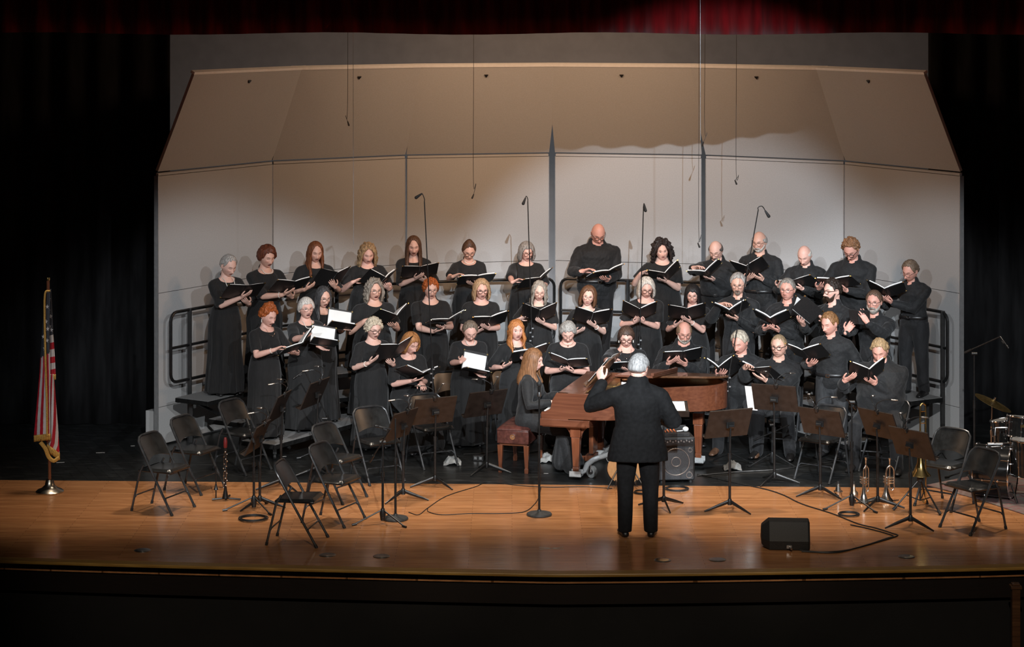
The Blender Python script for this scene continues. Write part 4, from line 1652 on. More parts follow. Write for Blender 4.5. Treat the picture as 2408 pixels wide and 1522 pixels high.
    if earring:
        for sg in (-1, 1):
            q = MB().ball(hd(np.array([sg * 0.082, 0.004, -0.042])), 0.0065, 8, 6)
            if earring == 'drop':
                q.ball(hd(np.array([sg * 0.082, 0.0, -0.060])), (0.006, 0.005, 0.016), 8, 6)
            obj('earring', q, M['pearl'], root)
    if bracelet:
        Wr, E = wrists[bracelet], elbows[bracelet]
        u = unit(E - Wr)
        c = Wr + u * 0.035
        s_ = unit(np.cross(u, [0, 0, 1.0]))
        w_ = np.cross(s_, u)
        a = np.linspace(0, 2 * math.pi, 20, endpoint=False)
        ring = c + np.outer(np.cos(a), s_) * (rw * 1.22) + np.outer(np.sin(a), w_) * (rw * 1.22)
        obj('bracelet', MB().tube(ring, 0.004, 6, closed=True), M['pearl'] if fem else M['steel'], root)
    return root, dict(W=W, sp=sp, pz=pz, S=S, inv=inv)


# ------------------------------------------------------------------ music folders
def frame(y, p, r):
    return rzm(R(y)) @ rx(R(p)) @ rym(R(r))


WC, HC_ = 0.235, 0.30


def folder(q, label, seed, thick=None):
    x, y, z, yaw, pit, rol, aL, aR = q
    rg = np.random.RandomState(seed)
    A = frame(yaw, pit, rol)
    m4 = Matrix.Identity(4)
    for i in range(3):
        for j in range(3):
            m4[i][j] = A[i][j]
    root = thing('music_folder', label, 'folder', (x, y, z), 0, 'black music folders held by the singers')
    root.rotation_euler = m4.to_euler()
    for sg, a in ((-1, R(aL)), (1, R(aR))):
        d = np.array([sg * math.cos(a), math.sin(a), 0])
        n = np.array([-sg * math.sin(a), math.cos(a), 0])       # towards the reader
        mb = MB()
        rot = Matrix(((d[0], n[0], 0), (d[1], n[1], 0), (0, 0, 1)))
        mb.box(d * (WC / 2 + 0.006), (WC - 0.012, 0.005, HC_), rot=rot)
        cv = obj('cover', mb, M['folder'], root, bevel=0.0015)
        # brass corner caps
        for s2 in (-1, 1):
            mb = MB()
            mb.box(d * (WC - 0.007) + np.array([0, 0, s2 * (HC_ / 2 - 0.007)]), (0.016, 0.008, 0.016), rot=rot)
            obj('corner_cap', mb, M['brass'], cv)
        # page block, fanned and curved near the spine
        t = rg.uniform(0.006, 0.014) if thick is None else thick
        k = 9
        G = np.zeros((k, 2, 3))
        w_ = WC - rg.uniform(0.020, 0.04)
        for i in range(k):
            u = i / (k - 1)
            lift = 0.004 + t * math.sin(min(1, u * 1.5) * math.pi * 0.55) * (1 - 0.55 * u)
            for j, s2 in enumerate((-1, 1)):
                G[i, j] = d * (0.006 + u * w_) + n * (lift + t / 2) + np.array([0, 0, -0.006 + s2 * (HC_ / 2 - 0.012)])
        mb = MB()
        mb.sheet(G, t)
        obj('page_stack', mb, M['paper'], root)
    mb = MB()
    mb.box((0, -0.001, 0), (0.020, 0.007, HC_))
    obj('spine', mb, M['folder'], root, bevel=0.002)
    return root

# ------------------------------------------------------------------ the choir: id, x, y, floor, crown height, heading, head yaw, head pitch, folder pose, hands
PLACES = [
(1, -3.341, 26.21, 0.6, 2.255, 35, 42, 22, [-3.131, 25.888, 1.848, 31.3, 53.5, -0.0, 7.2, 3.8], [('R', 'u', -3.127, 25.935, 1.823), ('L', 'u', -3.121, 26.048, 1.735)]),
(2, -2.958, 26.83, 0.6, 2.287, 30, 38, 14, [-2.637, 26.497, 1.828, 32.7, 58.2, 0.5, 9.2, 11.0], [('R', 'u', -2.696, 26.571, 1.772), ('L', 'u', -2.671, 26.657, 1.727)]),
(3, -2.437, 27.56, 0.6, 2.264, 20, 22, 14, [-2.19, 27.218, 1.82, 34.3, 45.9, 4.2, 17.2, 22.2], [('R', 'u', -2.499, 27.222, 1.751), ('L', 'u', -2.204, 27.295, 1.772)]),
(4, -1.815, 27.97, 0.6, 2.187, 15, 15, 18, [-1.63, 27.606, 1.727, 28.9, 54.4, 6.9, 31.5, 32.3], [('R', 'i', -1.922, 27.685, 1.723), ('L', 'u', -1.559, 27.606, 1.704)]),
(5, -1.253, 28.33, 0.6, 2.251, 5, 5, 14, [-1.157, 27.932, 1.829, 10.0, 55.4, -1.7, 3.3, 11.0], [('R', 'u', -1.19, 28.002, 1.779), ('L', 'u', -1.134, 28.083, 1.739)]),
(6, -0.552, 28.53, 0.6, 2.164, 10, 8, 24, [-0.455, 28.158, 1.703, 13.2, 63.6, -0.7, -0.1, 5.4], [('R', 'i', -0.687, 28.028, 1.746), ('L', 'u', -0.513, 28.209, 1.671)]),
(7, 0.187, 28.69, 0.6, 2.125, 8, 15, 12, [0.315, 28.315, 1.655, 27.5, 60.3, -5.0, -0.7, 30.3], [('R', 'i', 0.066, 28.185, 1.659), ('L', 'u', 0.35, 28.315, 1.643)]),
(8, 1.108, 28.65, 0.6, 2.376, 10, 10, 32, [1.187, 28.284, 1.768, 23.1, 69.8, -1.0, -4.2, 19.1], [('R', 'i', 0.943, 28.154, 1.79), ('L', 'u', 1.186, 28.284, 1.721)]),
(9, 1.918, 28.47, 0.6, 2.165, 0, 4, 6, [1.95, 28.099, 1.752, 1.7, 65.3, -11.2, 13.0, 43.0], [('R', 'i', 1.687, 28.235, 1.757), ('L', 'u', 1.917, 28.205, 1.716)]),
(10, 2.58, 28.2, 0.6, 2.211, -12, -22, 26, [2.432, 27.749, 1.831, -8.4, 73.9, -4.8, 1.6, 43.3], [('R', 'i', 2.281, 27.619, 1.893), ('L', 'u', 2.495, 27.909, 1.774)]),
(11, 3.101, 27.88, 0.6, 2.363, -18, -28, 10, [2.941, 27.523, 1.894, -18.4, 59.4, -7.3, 18.6, 32.7], [('R', 'u', 2.956, 27.683, 1.811), ('L', 'u', 3.08, 27.683, 1.811)]),
(12, 3.618, 27.55, 0.6, 2.223, -20, -25, 28, [3.507, 27.218, 1.762, -24.8, 62.3, -10.3, -0.7, 16.6], [('L', 'u', 3.521, 27.243, 1.747), ('R', 'u', 3.299, 27.277, 1.777)]),
(13, 4.086, 26.85, 0.6, 2.392, -22, -28, 34, [3.884, 26.489, 1.868, -27.4, 64.3, -6.5, 2.2, 11.4], [('R', 'u', 3.712, 26.649, 1.837), ('L', 'u', 3.949, 26.572, 1.82)]),
(14, 4.675, 26.15, 0.6, 2.202, -40, -45, 22, [4.354, 25.861, 1.836, -24.7, 62.5, 5.9, 21.9, 26.0], [('R', 'u', 4.351, 26.021, 1.766), ('L', 'u', 4.409, 26.019, 1.752)]),
(15, -2.261, 26.6, 0.2, 1.828, 32, 32, 12, [-2.045, 26.19, 1.37, -136.2, 64.9, -118.2, 48.5, 48.5], [('L', 'u', -1.99, 26.225, 1.406), ('R', 'u', -2.246, 26.126, 1.414)]),
(16, -1.672, 26.96, 0.2, 1.87, 22, 24, 5, [-1.437, 26.616, 1.422, 32.5, 64.1, 0.1, 24.3, 36.8], [('L', 'u', -1.44, 26.616, 1.374), ('R', 'i', -1.701, 26.745, 1.377)]),
(17, -1.002, 27.4, 0.2, 1.825, 12, 14, 10, [-0.792, 27.036, 1.347, 16.9, 75.5, -3.4, -0.0, 26.0], [('R', 'u', -0.911, 27.036, 1.251), ('L', 'u', -0.856, 27.036, 1.299)]),
(18, -0.381, 27.63, 0.2, 1.78, 10, 13, 8, [-0.274, 27.266, 1.295, 15.9, 56.1, -4.0, 3.0, 15.7], [('R', 'u', -0.397, 27.378, 1.205), ('L', 'u', -0.324, 27.325, 1.249)]),
(19, 0.34, 27.79, 0.2, 1.739, 3, 3, 14, [0.34, 27.414, 1.349, 5.1, 51.5, 0.3, 24.6, 25.9], [('L', 'u', 0.357, 27.515, 1.287), ('R', 'i', 0.126, 27.574, 1.271)]),
(20, 0.951, 27.74, 0.2, 1.676, 5, -3, 4, [0.991, 27.361, 1.323, 4.5, 51.8, 3.5, 19.1, 13.1], [('L', 'u', 0.989, 27.437, 1.266), ('R', 'u', 0.829, 27.521, 1.171)]),
(21, 1.664, 27.59, 0.2, 1.812, 3, 5, 18, [1.56, 27.215, 1.398, -0.4, 55.4, 0.3, 29.2, 25.4], [('L', 'u', 1.583, 27.329, 1.331), ('R', 'u', 1.536, 27.35, 1.321)]),
(22, 2.219, 27.34, 0.2, 1.759, -6, -8, 12, [2.126, 26.952, 1.437, -2.6, 53.8, -1.6, 12.3, 18.1], [('L', 'u', 2.13, 27.03, 1.381), ('R', 'u', 2.02, 27.112, 1.315)]),
(23, 2.745, 27.01, 0.2, 1.941, -15, -13, 8, [2.631, 26.646, 1.499, -13.5, 70.7, -2.5, 23.2, 34.0], [('R', 'i', 2.536, 26.646, 1.569), ('L', 'u', 2.679, 26.806, 1.439)]),
(24, 3.276, 26.45, 0.2, 1.944, -22, -22, 0, [3.052, 26.105, 1.468, -16.7, 65.8, 1.5, 25.4, 28.3], [('R', 'u', 3.021, 26.265, 1.397), ('L', 'u', 3.113, 26.265, 1.384)]),
(25, 3.769, 26.15, 0.2, 1.971, -42, -58, 2, [3.355, 25.853, 1.563, -68.6, 49.6, -7.6, 54.1, 60.2], [('R', 'u', 3.396, 25.865, 1.515), ('L', 'i', 3.57, 25.848, 1.531)]),
(26, 4.211, 25.85, 0.2, 1.875, -28, -25, 2, None, []),
(27, -2.805, 25.62, 0.2, 1.739, 42, 46, 18, [-2.428, 25.405, 1.29, 38.3, 65.9, -13.8, -8.2, 44.2], [('R', 'i', -2.644, 25.275, 1.257), ('L', 'u', -2.501, 25.565, 1.211)]),
(28, -2.417, 26.09, 0.2, 1.754, 26, 24, 0, [-2.197, 25.68, 1.258, -136.6, 67.0, -120.7, 46.5, 46.5], [('R', 'i', -2.368, 25.663, 1.357), ('L', 'u', -2.195, 25.678, 1.251)]),
(29, -1.618, 26.0, 0, 1.532, 28, 30, 12, [-1.357, 25.66, 1.186, 35.0, 48.3, -4.9, 8.1, 20.8], [('L', 'u', -1.418, 25.811, 1.055), ('R', 'u', -1.622, 25.645, 1.108)]),
(30, -1.189, 26.1, 's', 1.358, 28, 40, 24, [-1.093, 25.711, 0.907, 28.0, 73.5, 3.2, 27.1, 14.5], [('R', 'u', -1.122, 25.711, 0.877), ('L', 'k', -1.038, 25.711, 0.793)]),
(31, -0.491, 26.15, 0, 1.491, 15, 12, 28, [-0.453, 25.74, 0.944, -139.6, 56.3, -116.5, 44.4, 44.4], [('R', 'i', -0.581, 25.722, 1.063), ('L', 'u', -0.381, 25.766, 0.933)]),
(32, 0.05, 26.35, 0, 1.457, 14, 16, 0, [0.207, 25.983, 1.107, 17.9, 60.7, -7.1, -3.5, 15.5], [('R', 'u', -0.077, 26.087, 0.984), ('L', 'u', 0.158, 26.054, 1.058)]),
(33, 0.665, 26.5, 's', 1.435, 0, 0, 30, [0.662, 26.06, 0.986, -9.3, 65.4, 1.1, 20.2, 5.5], [('R', 'u', 0.615, 26.22, 0.92), ('L', 'u', 0.684, 26.22, 0.906)]),
(34, 1.37, 26.7, 's', 1.34, 0, 0, 18, [1.361, 26.252, 0.938, 2.8, 68.7, -2.4, -2.5, 8.8], [('R', 'i', 1.178, 26.122, 0.984), ('L', 'u', 1.372, 26.399, 0.883)]),
(35, 2.057, 26.6, 's', 1.421, 0, 4, 18, [2.005, 26.137, 1.05, 4.2, 56.0, -3.8, -0.0, 10.8], [('L', 'u', 2.011, 26.233, 0.986), ('R', 'u', 1.881, 26.179, 1.015)]),
(36, 2.658, 26.0, 's', 1.398, -16, -32, 20, [2.442, 25.614, 0.956, -25.0, 60.8, -9.3, 30.3, 40.0], [('R', 'u', 2.418, 25.614, 0.965), ('L', 'i', 2.71, 25.756, 0.96)]),
(37, 3.097, 25.8, 's', 1.378, -18, -24, 4, [2.838, 25.389, 0.978, -38.9, 57.8, -5.5, 18.1, 7.8], [('R', 'i', 2.677, 25.389, 1.028), ('L', 'u', 2.875, 25.442, 0.936)]),
(38, 3.641, 25.5, 0, 1.677, -28, -45, 14, [3.345, 25.227, 1.211, -30.8, 57.8, -2.6, 17.0, 22.6], [('R', 'u', 3.424, 25.338, 1.128), ('L', 'h', 3.815, 25.42, 0.793)]),
(39, 4.133, 25.05, 's', 1.452, -20, -22, 26, [3.959, 24.634, 1.082, -3.9, 51.9, -1.2, 25.0, 40.6], [('R', 's', 3.753, 24.794, 1.047), ('L', 'u', 4.009, 24.76, 1.023)]),
]
# looks: everything about a figure except where it stands
SILVER, WHITE, GREY, DKGREY = (0.42, 0.39, 0.36), (0.66, 0.62, 0.56), (0.30, 0.275, 0.25), (0.10, 0.10, 0.105)
AUBURN, GINGER, REDBLOND, STRAW = (0.13, 0.035, 0.016), (0.42, 0.105, 0.025), (0.50, 0.20, 0.075), (0.42, 0.27, 0.14)
BROWN, DKBROWN, BLACK, LTBROWN = (0.10, 0.048, 0.026), (0.035, 0.022, 0.017), (0.016, 0.014, 0.014), (0.20, 0.11, 0.06)
LOOK = {
    1: dict(who='woman with short silver hair and long pearl strand', at='far left of the back row', hair=('crop', dict(amp=0.002, thick=0.016)), hc=SILVER, neck=('pearl', 0.17), sleeve='elbow', mouth=0.4, earring=True, w=0.95, skin=1),
    2: dict(who='woman with short puffy auburn hair and pearl necklace', at='second from left in the back row', hair=('puffy', dict(amp=0.006, freq=26, lift=0.5)), hc=AUBURN, neck=('pearl', 0.045), sleeve='elbow', mouth=0.8, earring=True, w=1.08, bracelet='R'),
    3: dict(who='young woman with very long auburn hair', at='third from left in the back row', hair=('long', dict(wave=0.006)), hc=(0.20, 0.066, 0.025), mouth=0.5, w=1.05, sleeve='elbow'),
    4: dict(who='woman with shoulder-length blonde curls', at='fourth from left in the back row', hair=('mid', dict(amp=0.010, freq=34, wave=0.006)), hc=STRAW, mouth=0.6, w=1.25, skin=4),
    5: dict(who='young woman with long straight brown hair', at='beside the gooseneck microphone in the back row', hair=('long', dict(fall=0.95)), hc=(0.125, 0.062, 0.035), mouth=0.6, w=0.92, skin=1, sleeve='elbow'),
    6: dict(who='woman with pulled-back brown hair, glasses and pearls', at='in the back row', hair=('updo', dict(thick=0.012)), hc=BROWN, specs='dark', neck=('pearl', 0.035), mouth=0.0, w=1.05, earring=True),
    7: dict(who='woman with grey bob and round glasses', at='left of the tall bald man', hair=('bobfr', dict()), hc=GREY, specs='dark', mouth=0.5, w=1.22, sleeve='elbow', skin=4),
    8: dict(who='tall bald man with glasses and belted trousers', at='in the middle of the back row', sex='m', hair=None, specs='dark', w=1.42, skin=2, belt=True, hc=(0.2, 0.12, 0.1)),
    9: dict(who='woman with big dark curly hair looking out', at='right of the tall bald man', hair=('mid', dict(amp=0.020, freq=30, thick=0.050, fall=0.75)), hc=(0.028, 0.020, 0.019), mouth=0.15, w=1.5, eyes=True, skin=1, roll=-4),
    10: dict(who='balding man with thin glasses and earpiece', at='in the back row beneath the hanging microphone', sex='m', hair=('fringe', dict(th=0.010)), hc=(0.12, 0.10, 0.09), specs='wire', w=1.35, belly=0.8, skin=1, belt=True, mouth=0.3, lean=8, beard=('chin', 0.006, GREY)),
    11: dict(who='old man with bald crown, glasses and short white beard', at='behind the slanted microphone pole', sex='m', hair=('fringe', dict(th=0.012)), hc=SILVER, specs='wire', beard=('full', 0.009, WHITE, -60), w=1.15, skin=0, belt=True),
    12: dict(who='bald old man without glasses looking down', at='in the back row, third from right', sex='m', hair=('fringe', dict(th=0.005)), hc=WHITE, w=1.22, skin=4, lean=7),
    13: dict(who='man with thick curly reddish hair and dark glasses', at='in the back row, second from right', sex='m', hair=('short', dict(amp=0.012, freq=42, lift=1.6)), hc=(0.26, 0.125, 0.06), specs='dark', w=1.2, skin=2, mouth=0.2, lean=7),
    14: dict(who='man with brown-grey hair and glasses leaning left', at='far right of the back row', sex='m', hair=('short', dict(amp=0.003)), hc=(0.18, 0.125, 0.085), specs='wire', w=1.0, skin=2, belt=True, lean=9, roll=8, legs=dict(stance=0.12)),
    15: dict(who='woman with long dark grey hair and thin glasses', at='behind the white-haired woman at left', hair=('long', dict(fall=0.8, amp=0.005, freq=26)), hc=(0.065, 0.062, 0.062), specs='wire', mouth=0.6, skin=0, eyes=True, w=0.95, sleeve='elbow'),
    16: dict(who='woman with curly grey hair and wire glasses', at='second from left in the middle row', hair=('mid', dict(amp=0.014, freq=32, thick=0.030, fall=0.75)), hc=(0.28, 0.235, 0.19), specs='wire', mouth=0.9, w=1.35, eyes=True, earring=True),
    17: dict(who='woman with short curly orange-red hair and glasses', at='behind the tall microphone pole', hair=('puffy', dict(amp=0.012, freq=44, thick=0.020)), hc=GINGER, specs='wire', mouth=0.5, w=1.28, skin=1, eyes=True),
    18: dict(who='woman with blonde bob and brown-rimmed glasses', at='behind the bent pearl wearer', hair=('bob', dict(amp=0.004, freq=30)), hc=(0.46, 0.29, 0.16), specs='dark', mouth=0.4, w=1.18, skin=4, eyes=True),
    19: dict(who='woman with long wavy silver hair and wire glasses', at='beside the guard rail gap', hair=('long', dict(wave=0.010, amp=0.008, freq=30, fall=0.62)), hc=(0.34, 0.30, 0.25), specs='wire', w=1.0, skin=1, roll=3),
    20: dict(who='woman with straight brown bob and glasses', at='in front of the tall bald man', hair=('bob', dict(fall=1.05)), hc=(0.14, 0.066, 0.034), specs='wire', w=0.98, skin=1, roll=9, eyes=True, bracelet='L'),
    21: dict(who='woman with smooth white bob and glasses', at='behind the third tall microphone pole', hair=('bob', dict(thick=0.028)), hc=(0.62, 0.57, 0.50), specs='dark', w=1.08, skin=4),
    22: dict(who='woman with long black hair, bangs and glasses', at='behind the seated man with white beard', hair=('longfr', dict(fall=0.85)), hc=BLACK, specs='wire', w=1.08, skin=4, eyes=True, bracelet='L'),
    23: dict(who='man with swept grey hair, glasses and trimmed beard', at='in the middle row', sex='m', hair=('short', dict(lift=0.8)), hc=(0.36, 0.33, 0.30), specs='wire', beard=('chin', 0.009, (0.26, 0.21, 0.17)), w=1.05, skin=0, eyes=True),
    24: dict(who='smiling man with short grey hair and glasses', at='below the bald old man', sex='m', hair=('short', dict()), hc=(0.26, 0.23, 0.20), specs='wire', w=1.05, skin=2, eyes=True),
    25: dict(who='young man with curly black hair, glasses and dark beard', at='turned sideways in the middle row', sex='m', hair=('short', dict(amp=0.010, freq=46, lift=0.9)), hc=(0.030, 0.020, 0.015), specs='dark', beard=('full', 0.010, (0.055, 0.030, 0.020)), w=1.12, skin=4, mouth=0.4),
    26: dict(who='man with brown hair, glasses and bushy grey beard', at='holding a tablet', sex='m', hair=('short', dict(lift=0.4)), hc=(0.12, 0.07, 0.045), specs='wire', beard=('full', 0.018, (0.33, 0.29, 0.25)), w=1.12, skin=2, eyes=True, grey=True),
    27: dict(who='woman with bright ginger updo and pendant', at='at the left end of the front row', hair=('updo', dict(amp=0.011, freq=34, thick=0.026)), hc=GINGER, neck=('pendant', 0.10), mouth=1.0, w=1.08, skin=4, earring='drop', bracelet='R', lean=6),
    28: dict(who='woman with white short hair, glasses and pearl necklace', at='second from left in the front row', hair=('bangs', dict(thick=0.022)), hc=(0.66, 0.60, 0.54), specs='wire', neck=('pearl', 0.085), mouth=0.7, w=1.15, sleeve='elbow', skin=4, eyes=True),
    29: dict(who='woman with curly white hair and dark glasses', at='behind an empty folding chair at left', hair=('puffy', dict(amp=0.014, freq=44, thick=0.026)), hc=(0.60, 0.50, 0.37), specs='dark', mouth=0.9, w=1.12, sleeve='elbow', skin=1, bracelet='R'),
    30: dict(who='seated woman with light auburn bob looking down', at='left of the bent pearl wearer', seated=True, hair=('bobfr', dict(fall=0.95, thick=0.024)), hc=(0.42, 0.185, 0.065), mouth=0.2, w=1.05, sleeve='elbow', skin=4, lean=8, legs=dict(spread=0.14, ay=-0.02)),
    31: dict(who='woman with short brown-grey hair and pearls, bent over', at='left of the pianist', hair=('crop', dict(thick=0.017, amp=0.004)), hc=(0.22, 0.165, 0.12), specs='wire', neck=('pearl', 0.075), mouth=1.0, w=1.12, sleeve='elbow', skin=4, lean=14),
    32: dict(who='woman with long strawberry blonde waves and cross pendant', at='right behind the pianist', hair=('longfr', dict(wave=0.010, amp=0.006, freq=28, fall=0.85)), hc=(0.50, 0.19, 0.06), neck=('pendant', 0.11), mouth=0.25, w=1.05, sleeve='elbow', skin=4, eyes=True, lean=6),
    33: dict(who='seated woman with short grey hair, bangs and necklace', at='behind the piano keyboard', seated=True, hair=('bangs', dict(thick=0.022, amp=0.004)), hc=(0.38, 0.355, 0.32), specs='wire', neck=('pendant', 0.03), w=1.16, skin=4, lean=8),
    34: dict(who='seated woman with short brown hair and plum glasses', at='beyond the conductor', seated=True, hair=('bangs', dict(thick=0.020)), hc=(0.085, 0.05, 0.035), specs='dark', neck=('pendant', 0.10), w=1.3, skin=4, earring='drop', sleeve='elbow'),
    35: dict(who='seated man with receding hair and white beard', at='behind the tail of the piano', sex='m', seated=True, hair=('fringe', dict(th=0.010, az0=48, top=40)), hc=(0.26, 0.16, 0.10), specs='wire', beard=('full', 0.014, (0.55, 0.49, 0.42)), w=1.45, belly=0.8, skin=2, mouth=0.2),
    36: dict(who='seated man with white hair and flushed face, no glasses', at='right of the piano tail', sex='m', seated=True, hair=('short', dict(lift=0.8, amp=0.004)), hc=(0.50, 0.43, 0.34), w=1.25, belly=0.6, skin=2, mouth=0.2, lean=8, shoes='brown_shoe', legs=dict(spread=0.20)),
    37: dict(who='seated man with thinning sandy hair and dark glasses', at='beside the folding chair back at right', sex='m', seated=True, hair=('crop', dict(thick=0.009)), hc=(0.32, 0.22, 0.13), specs='dark', w=1.3, belly=0.7, skin=0, eyes=True, legs=dict(spread=0.17, ay=0.05)),
    38: dict(who='standing man with brown hair and charcoal trousers', at='between the two seated men at right', sex='m', hair=('short', dict(amp=0.005, lift=0.3)), hc=(0.24, 0.115, 0.045), w=1.12, skin=2, belt=True, grey=True),
    39: dict(who='large seated man with wavy sandy hair and red face', at='front row right end', sex='m', seated=True, hair=('short', dict(amp=0.007, lift=0.7, freq=30)), hc=(0.36, 0.235, 0.12), w=1.6, belly=1.0, skin=2, mouth=0.3, lean=8, legs=dict(spread=0.22, ay=0.05)),
}
KNEE = 0.5
for (pid, X, Y, Z, zt, th, hy, hp, fq, hd_) in PLACES:
    a = dict(LOOK[pid])
    who, at_ = a.pop('who'), a.pop('at')
    hands = []
    if fq:
        A = frame(*fq[3:6])
        xc, yc, zc = A[:, 0], A[:, 1], A[:, 2]
        for (sd, mode, hx, hy_, hz) in hd_:
            s = 1 if sd == 'R' else -1
            p = np.array([hx, hy_, hz])
            if mode in 'us':
                hands.append((sd, p - yc * 0.030, yc + 0.15 * zc, 0.62 * zc + s * 0.62 * xc, 0.22))
            elif mode == 'i':
                hands.append((sd, p + yc * 0.036, -yc, 0.45 * zc + s * 0.75 * xc + 0.12 * yc, 0.45))
            elif mode == 'h':
                hands.append((sd, p, np.array([-0.9, 0.2, 0]), np.array([0.0, -0.12, -1.0]), 0.5))
            else:
                hands.append((sd, p, np.array([0, 0, -1.0]), np.array([0.25, -0.9, -0.25]), 0.25))
    seat = Z == 's'
    if pid == 26:
        c = np.array([3.96, 25.46, 1.60])
        hands = [('L', c + np.array([0.085, -0.045, 0.0]), np.array([-0.3, 1, 0.1]), np.array([-0.5, 0.0, 0.85]), 0.2),
                 ('R', c + np.array([-0.115, -0.02, -0.12]), np.array([0.5, 0.7, 0.3]), np.array([0.55, 0.15, 0.7]), 0.6)]
    person(pid, X, Y, 0.0 if seat else Z, zt, th, hy, hp, hands, who + ', ' + at_, **a)
    if fq:
        f_ = folder(fq, 'open black folder held by the ' + who.split(',')[0], pid)


# ------------------------------------------------------------------ pianist and conductor
PH = 75.0
PF = np.array([math.sin(R(PH)), -math.cos(R(PH)), 0])        # the way the pianist faces
PR = np.array([-math.cos(R(PH)), -math.sin(R(PH)), 0])       # her right hand side
PO = np.array([0.51, 24.92, 0])
up = np.array([0, 0, 1.0])
person(40, 0.235, 24.85, 0.0, 1.36, 80, 74, 8,
       [('R', PO + PR * 0.42 + PF * 0.10 + up * 0.80, -up, PF * 0.95 - up * 0.15, 0.45), ('L', PO - PR * 0.06 + PF * 0.10 + up * 0.80, -up, PF * 0.95 - up * 0.15, 0.45)],
       'pianist with long straight auburn-blonde hair in black jacket, seated at the piano', 'f', True, S=0.98, w=1.15, lean=6,
       hair=('longfr', dict(fall=0.95, thick=0.016)), hc=(0.215, 0.098, 0.042), sleeve='long', skin=4, eyes=True, coat=True,
       legs={'R': ((-0.13, -0.40, 0.50), (-0.14, -0.52, 0.085)), 'L': ((0.10, -0.40, 0.50), (0.10, -0.36, 0.085))})
CY = 21.77
person(41, 1.245, CY, 0.0, 1.785, 180, 152, 4,
       [('L', at(1412, 884, CY + 0.26), np.array([0.55, 0.75, 0.1]), np.array([-0.25, 0.35, 0.9]), 0.75), ('R', np.array([1.50, CY + 0.34, 1.10]), np.array([-0.3, 0.2, -1.0]), np.array([-0.3, 1.0, 0.2]), 0.6)],
       'conductor in black suit with grey hair, seen from behind with left hand raised', 'm', False, w=1.22, lean=3,
       hair=('short', dict(thick=0.018)), hc=(0.34, 0.335, 0.33), skin=4, coat=True, specs='wire', legs=dict(stance=0.125), belly=0.2)


# ------------------------------------------------------------------ grand piano
proot = thing('grand_piano', 'brown mahogany grand piano with half-raised lid in the middle of the stage', 'piano', tuple(PO), R(PH) + math.pi)
# local frame: x runs to the pianist's right (treble, towards the audience), y away from her
outl = bez([(0.74, 0.0, 0), (0.74, 0.35, 0), (0.735, 0.62, 0), (0.66, 0.84, 0), (0.42, 1.02, 0), (0.17, 1.20, 0), (0.0, 1.46, 0), (-0.13, 1.70, 0), (-0.34, 1.84, 0), (-0.56, 1.82, 0), (-0.71, 1.68, 0), (-0.74, 1.45, 0), (-0.74, 0.8, 0), (-0.74, 0.0, 0)], 6)[:, :2]


def ring_prism(mb, out, inn, z0, z1):
    n = len(out)
    V = [(*p, z0) for p in out] + [(*p, z1) for p in out] + [(*p, z0) for p in inn] + [(*p, z1) for p in inn]
    F = []
    for i in range(n - 1):
        F += [(i, i + 1, n + i + 1, n + i), (2 * n + i + 1, 2 * n + i, 3 * n + i, 3 * n + i + 1), (n + i, n + i + 1, 3 * n + i + 1, 3 * n + i), (i + 1, i, 2 * n + i, 2 * n + i + 1)]
    F += [(0, n, 3 * n, 2 * n), (n - 1, 3 * n - 1, 4 * n - 1, 2 * n - 1)]
    return mb.add(V, F)


cen = np.array([-0.15, 0.8])
t = np.gradient(outl, axis=0)
t /= np.linalg.norm(t, axis=1)[:, None]
nin = np.stack([-t[:, 1], t[:, 0]], 1)
inn = outl + nin * 0.045
sel = outl[:, 1] > 0.17
mb = MB()
ring_prism(mb, outl[sel], inn[sel], 0.695, 0.975)
obj('rim', mb, M['mahogany'], proot, bevel=0.004, angle=30)
for s in (-1, 1):     # cheek arms sloping to the key bed
    mb = MB()
    mb.prism([(0.0, 0.66), (0.30, 0.66), (0.30, 0.975), (0.17, 0.975), (0.125, 0.90), (0.10, 0.80), (0.04, 0.765), (0.0, 0.76)], -0.024, 0.024,
             mtx=Matrix(((0, 0, 1, s * 0.716), (1, 0, 0, 0), (0, 1, 0, 0), (0, 0, 0, 1))))
    obj('cheek', mb, M['mahogany'], proot, bevel=0.004)
mb = MB()
mb.box((0, 0.26, 0.650), (1.50, 0.56, 0.075)).box((0, 0.26, 0.610), (1.46, 0.50, 0.02))
mb.box((0, -0.005, 0.705), (1.40, 0.025, 0.06))
obj('key_bed', mb, M['mahogany'], proot, smooth=False, bevel=0.004)
mb = MB()
inner = inn[inn[:, 1] > 0.40]
mb.prism([tuple(p) for p in inner], 0.72, 0.76)
obj('soundboard', mb, mat_grain('soundboard_spruce', (0.50, 0.30, 0.13), (0.40, 0.22, 0.09), 'Y', 6, 0.35, 0.2), proot, smooth=False)
inner2 = inn[inn[:, 1] > 0.52] * np.array([0.96, 1]) + np.array([-0.01, -0.02])
mb = MB()
mb.prism([tuple(p) for p in inner2], 0.86, 0.875)
mb.box((-0.2, 1.0, 0.89), (0.05, 1.3, 0.05)).box((0.2, 0.75, 0.89), (0.05, 0.6, 0.05)).box((0, 0.56, 0.885), (1.38, 0.10, 0.05))
obj('iron_plate', mb, M['brass'], proot, smooth=False, bevel=0.004)
mb = MB()
for k in range(52):
    mb.box((-0.60 + 0.0235 * k, 0.075, 0.745), (0.0222, 0.15, 0.02))
kb = obj('white_keys', mb, M['white_plastic'], proot, smooth=False)
mb = MB()
for k in range(51):
    if k % 7 not in (1, 4):
        mb.box((-0.60 + 0.0235 * (k + 0.5), 0.10, 0.76), (0.011, 0.095, 0.018))
obj('black_keys', mb, M['ebony'], proot, smooth=False)
mb = MB()
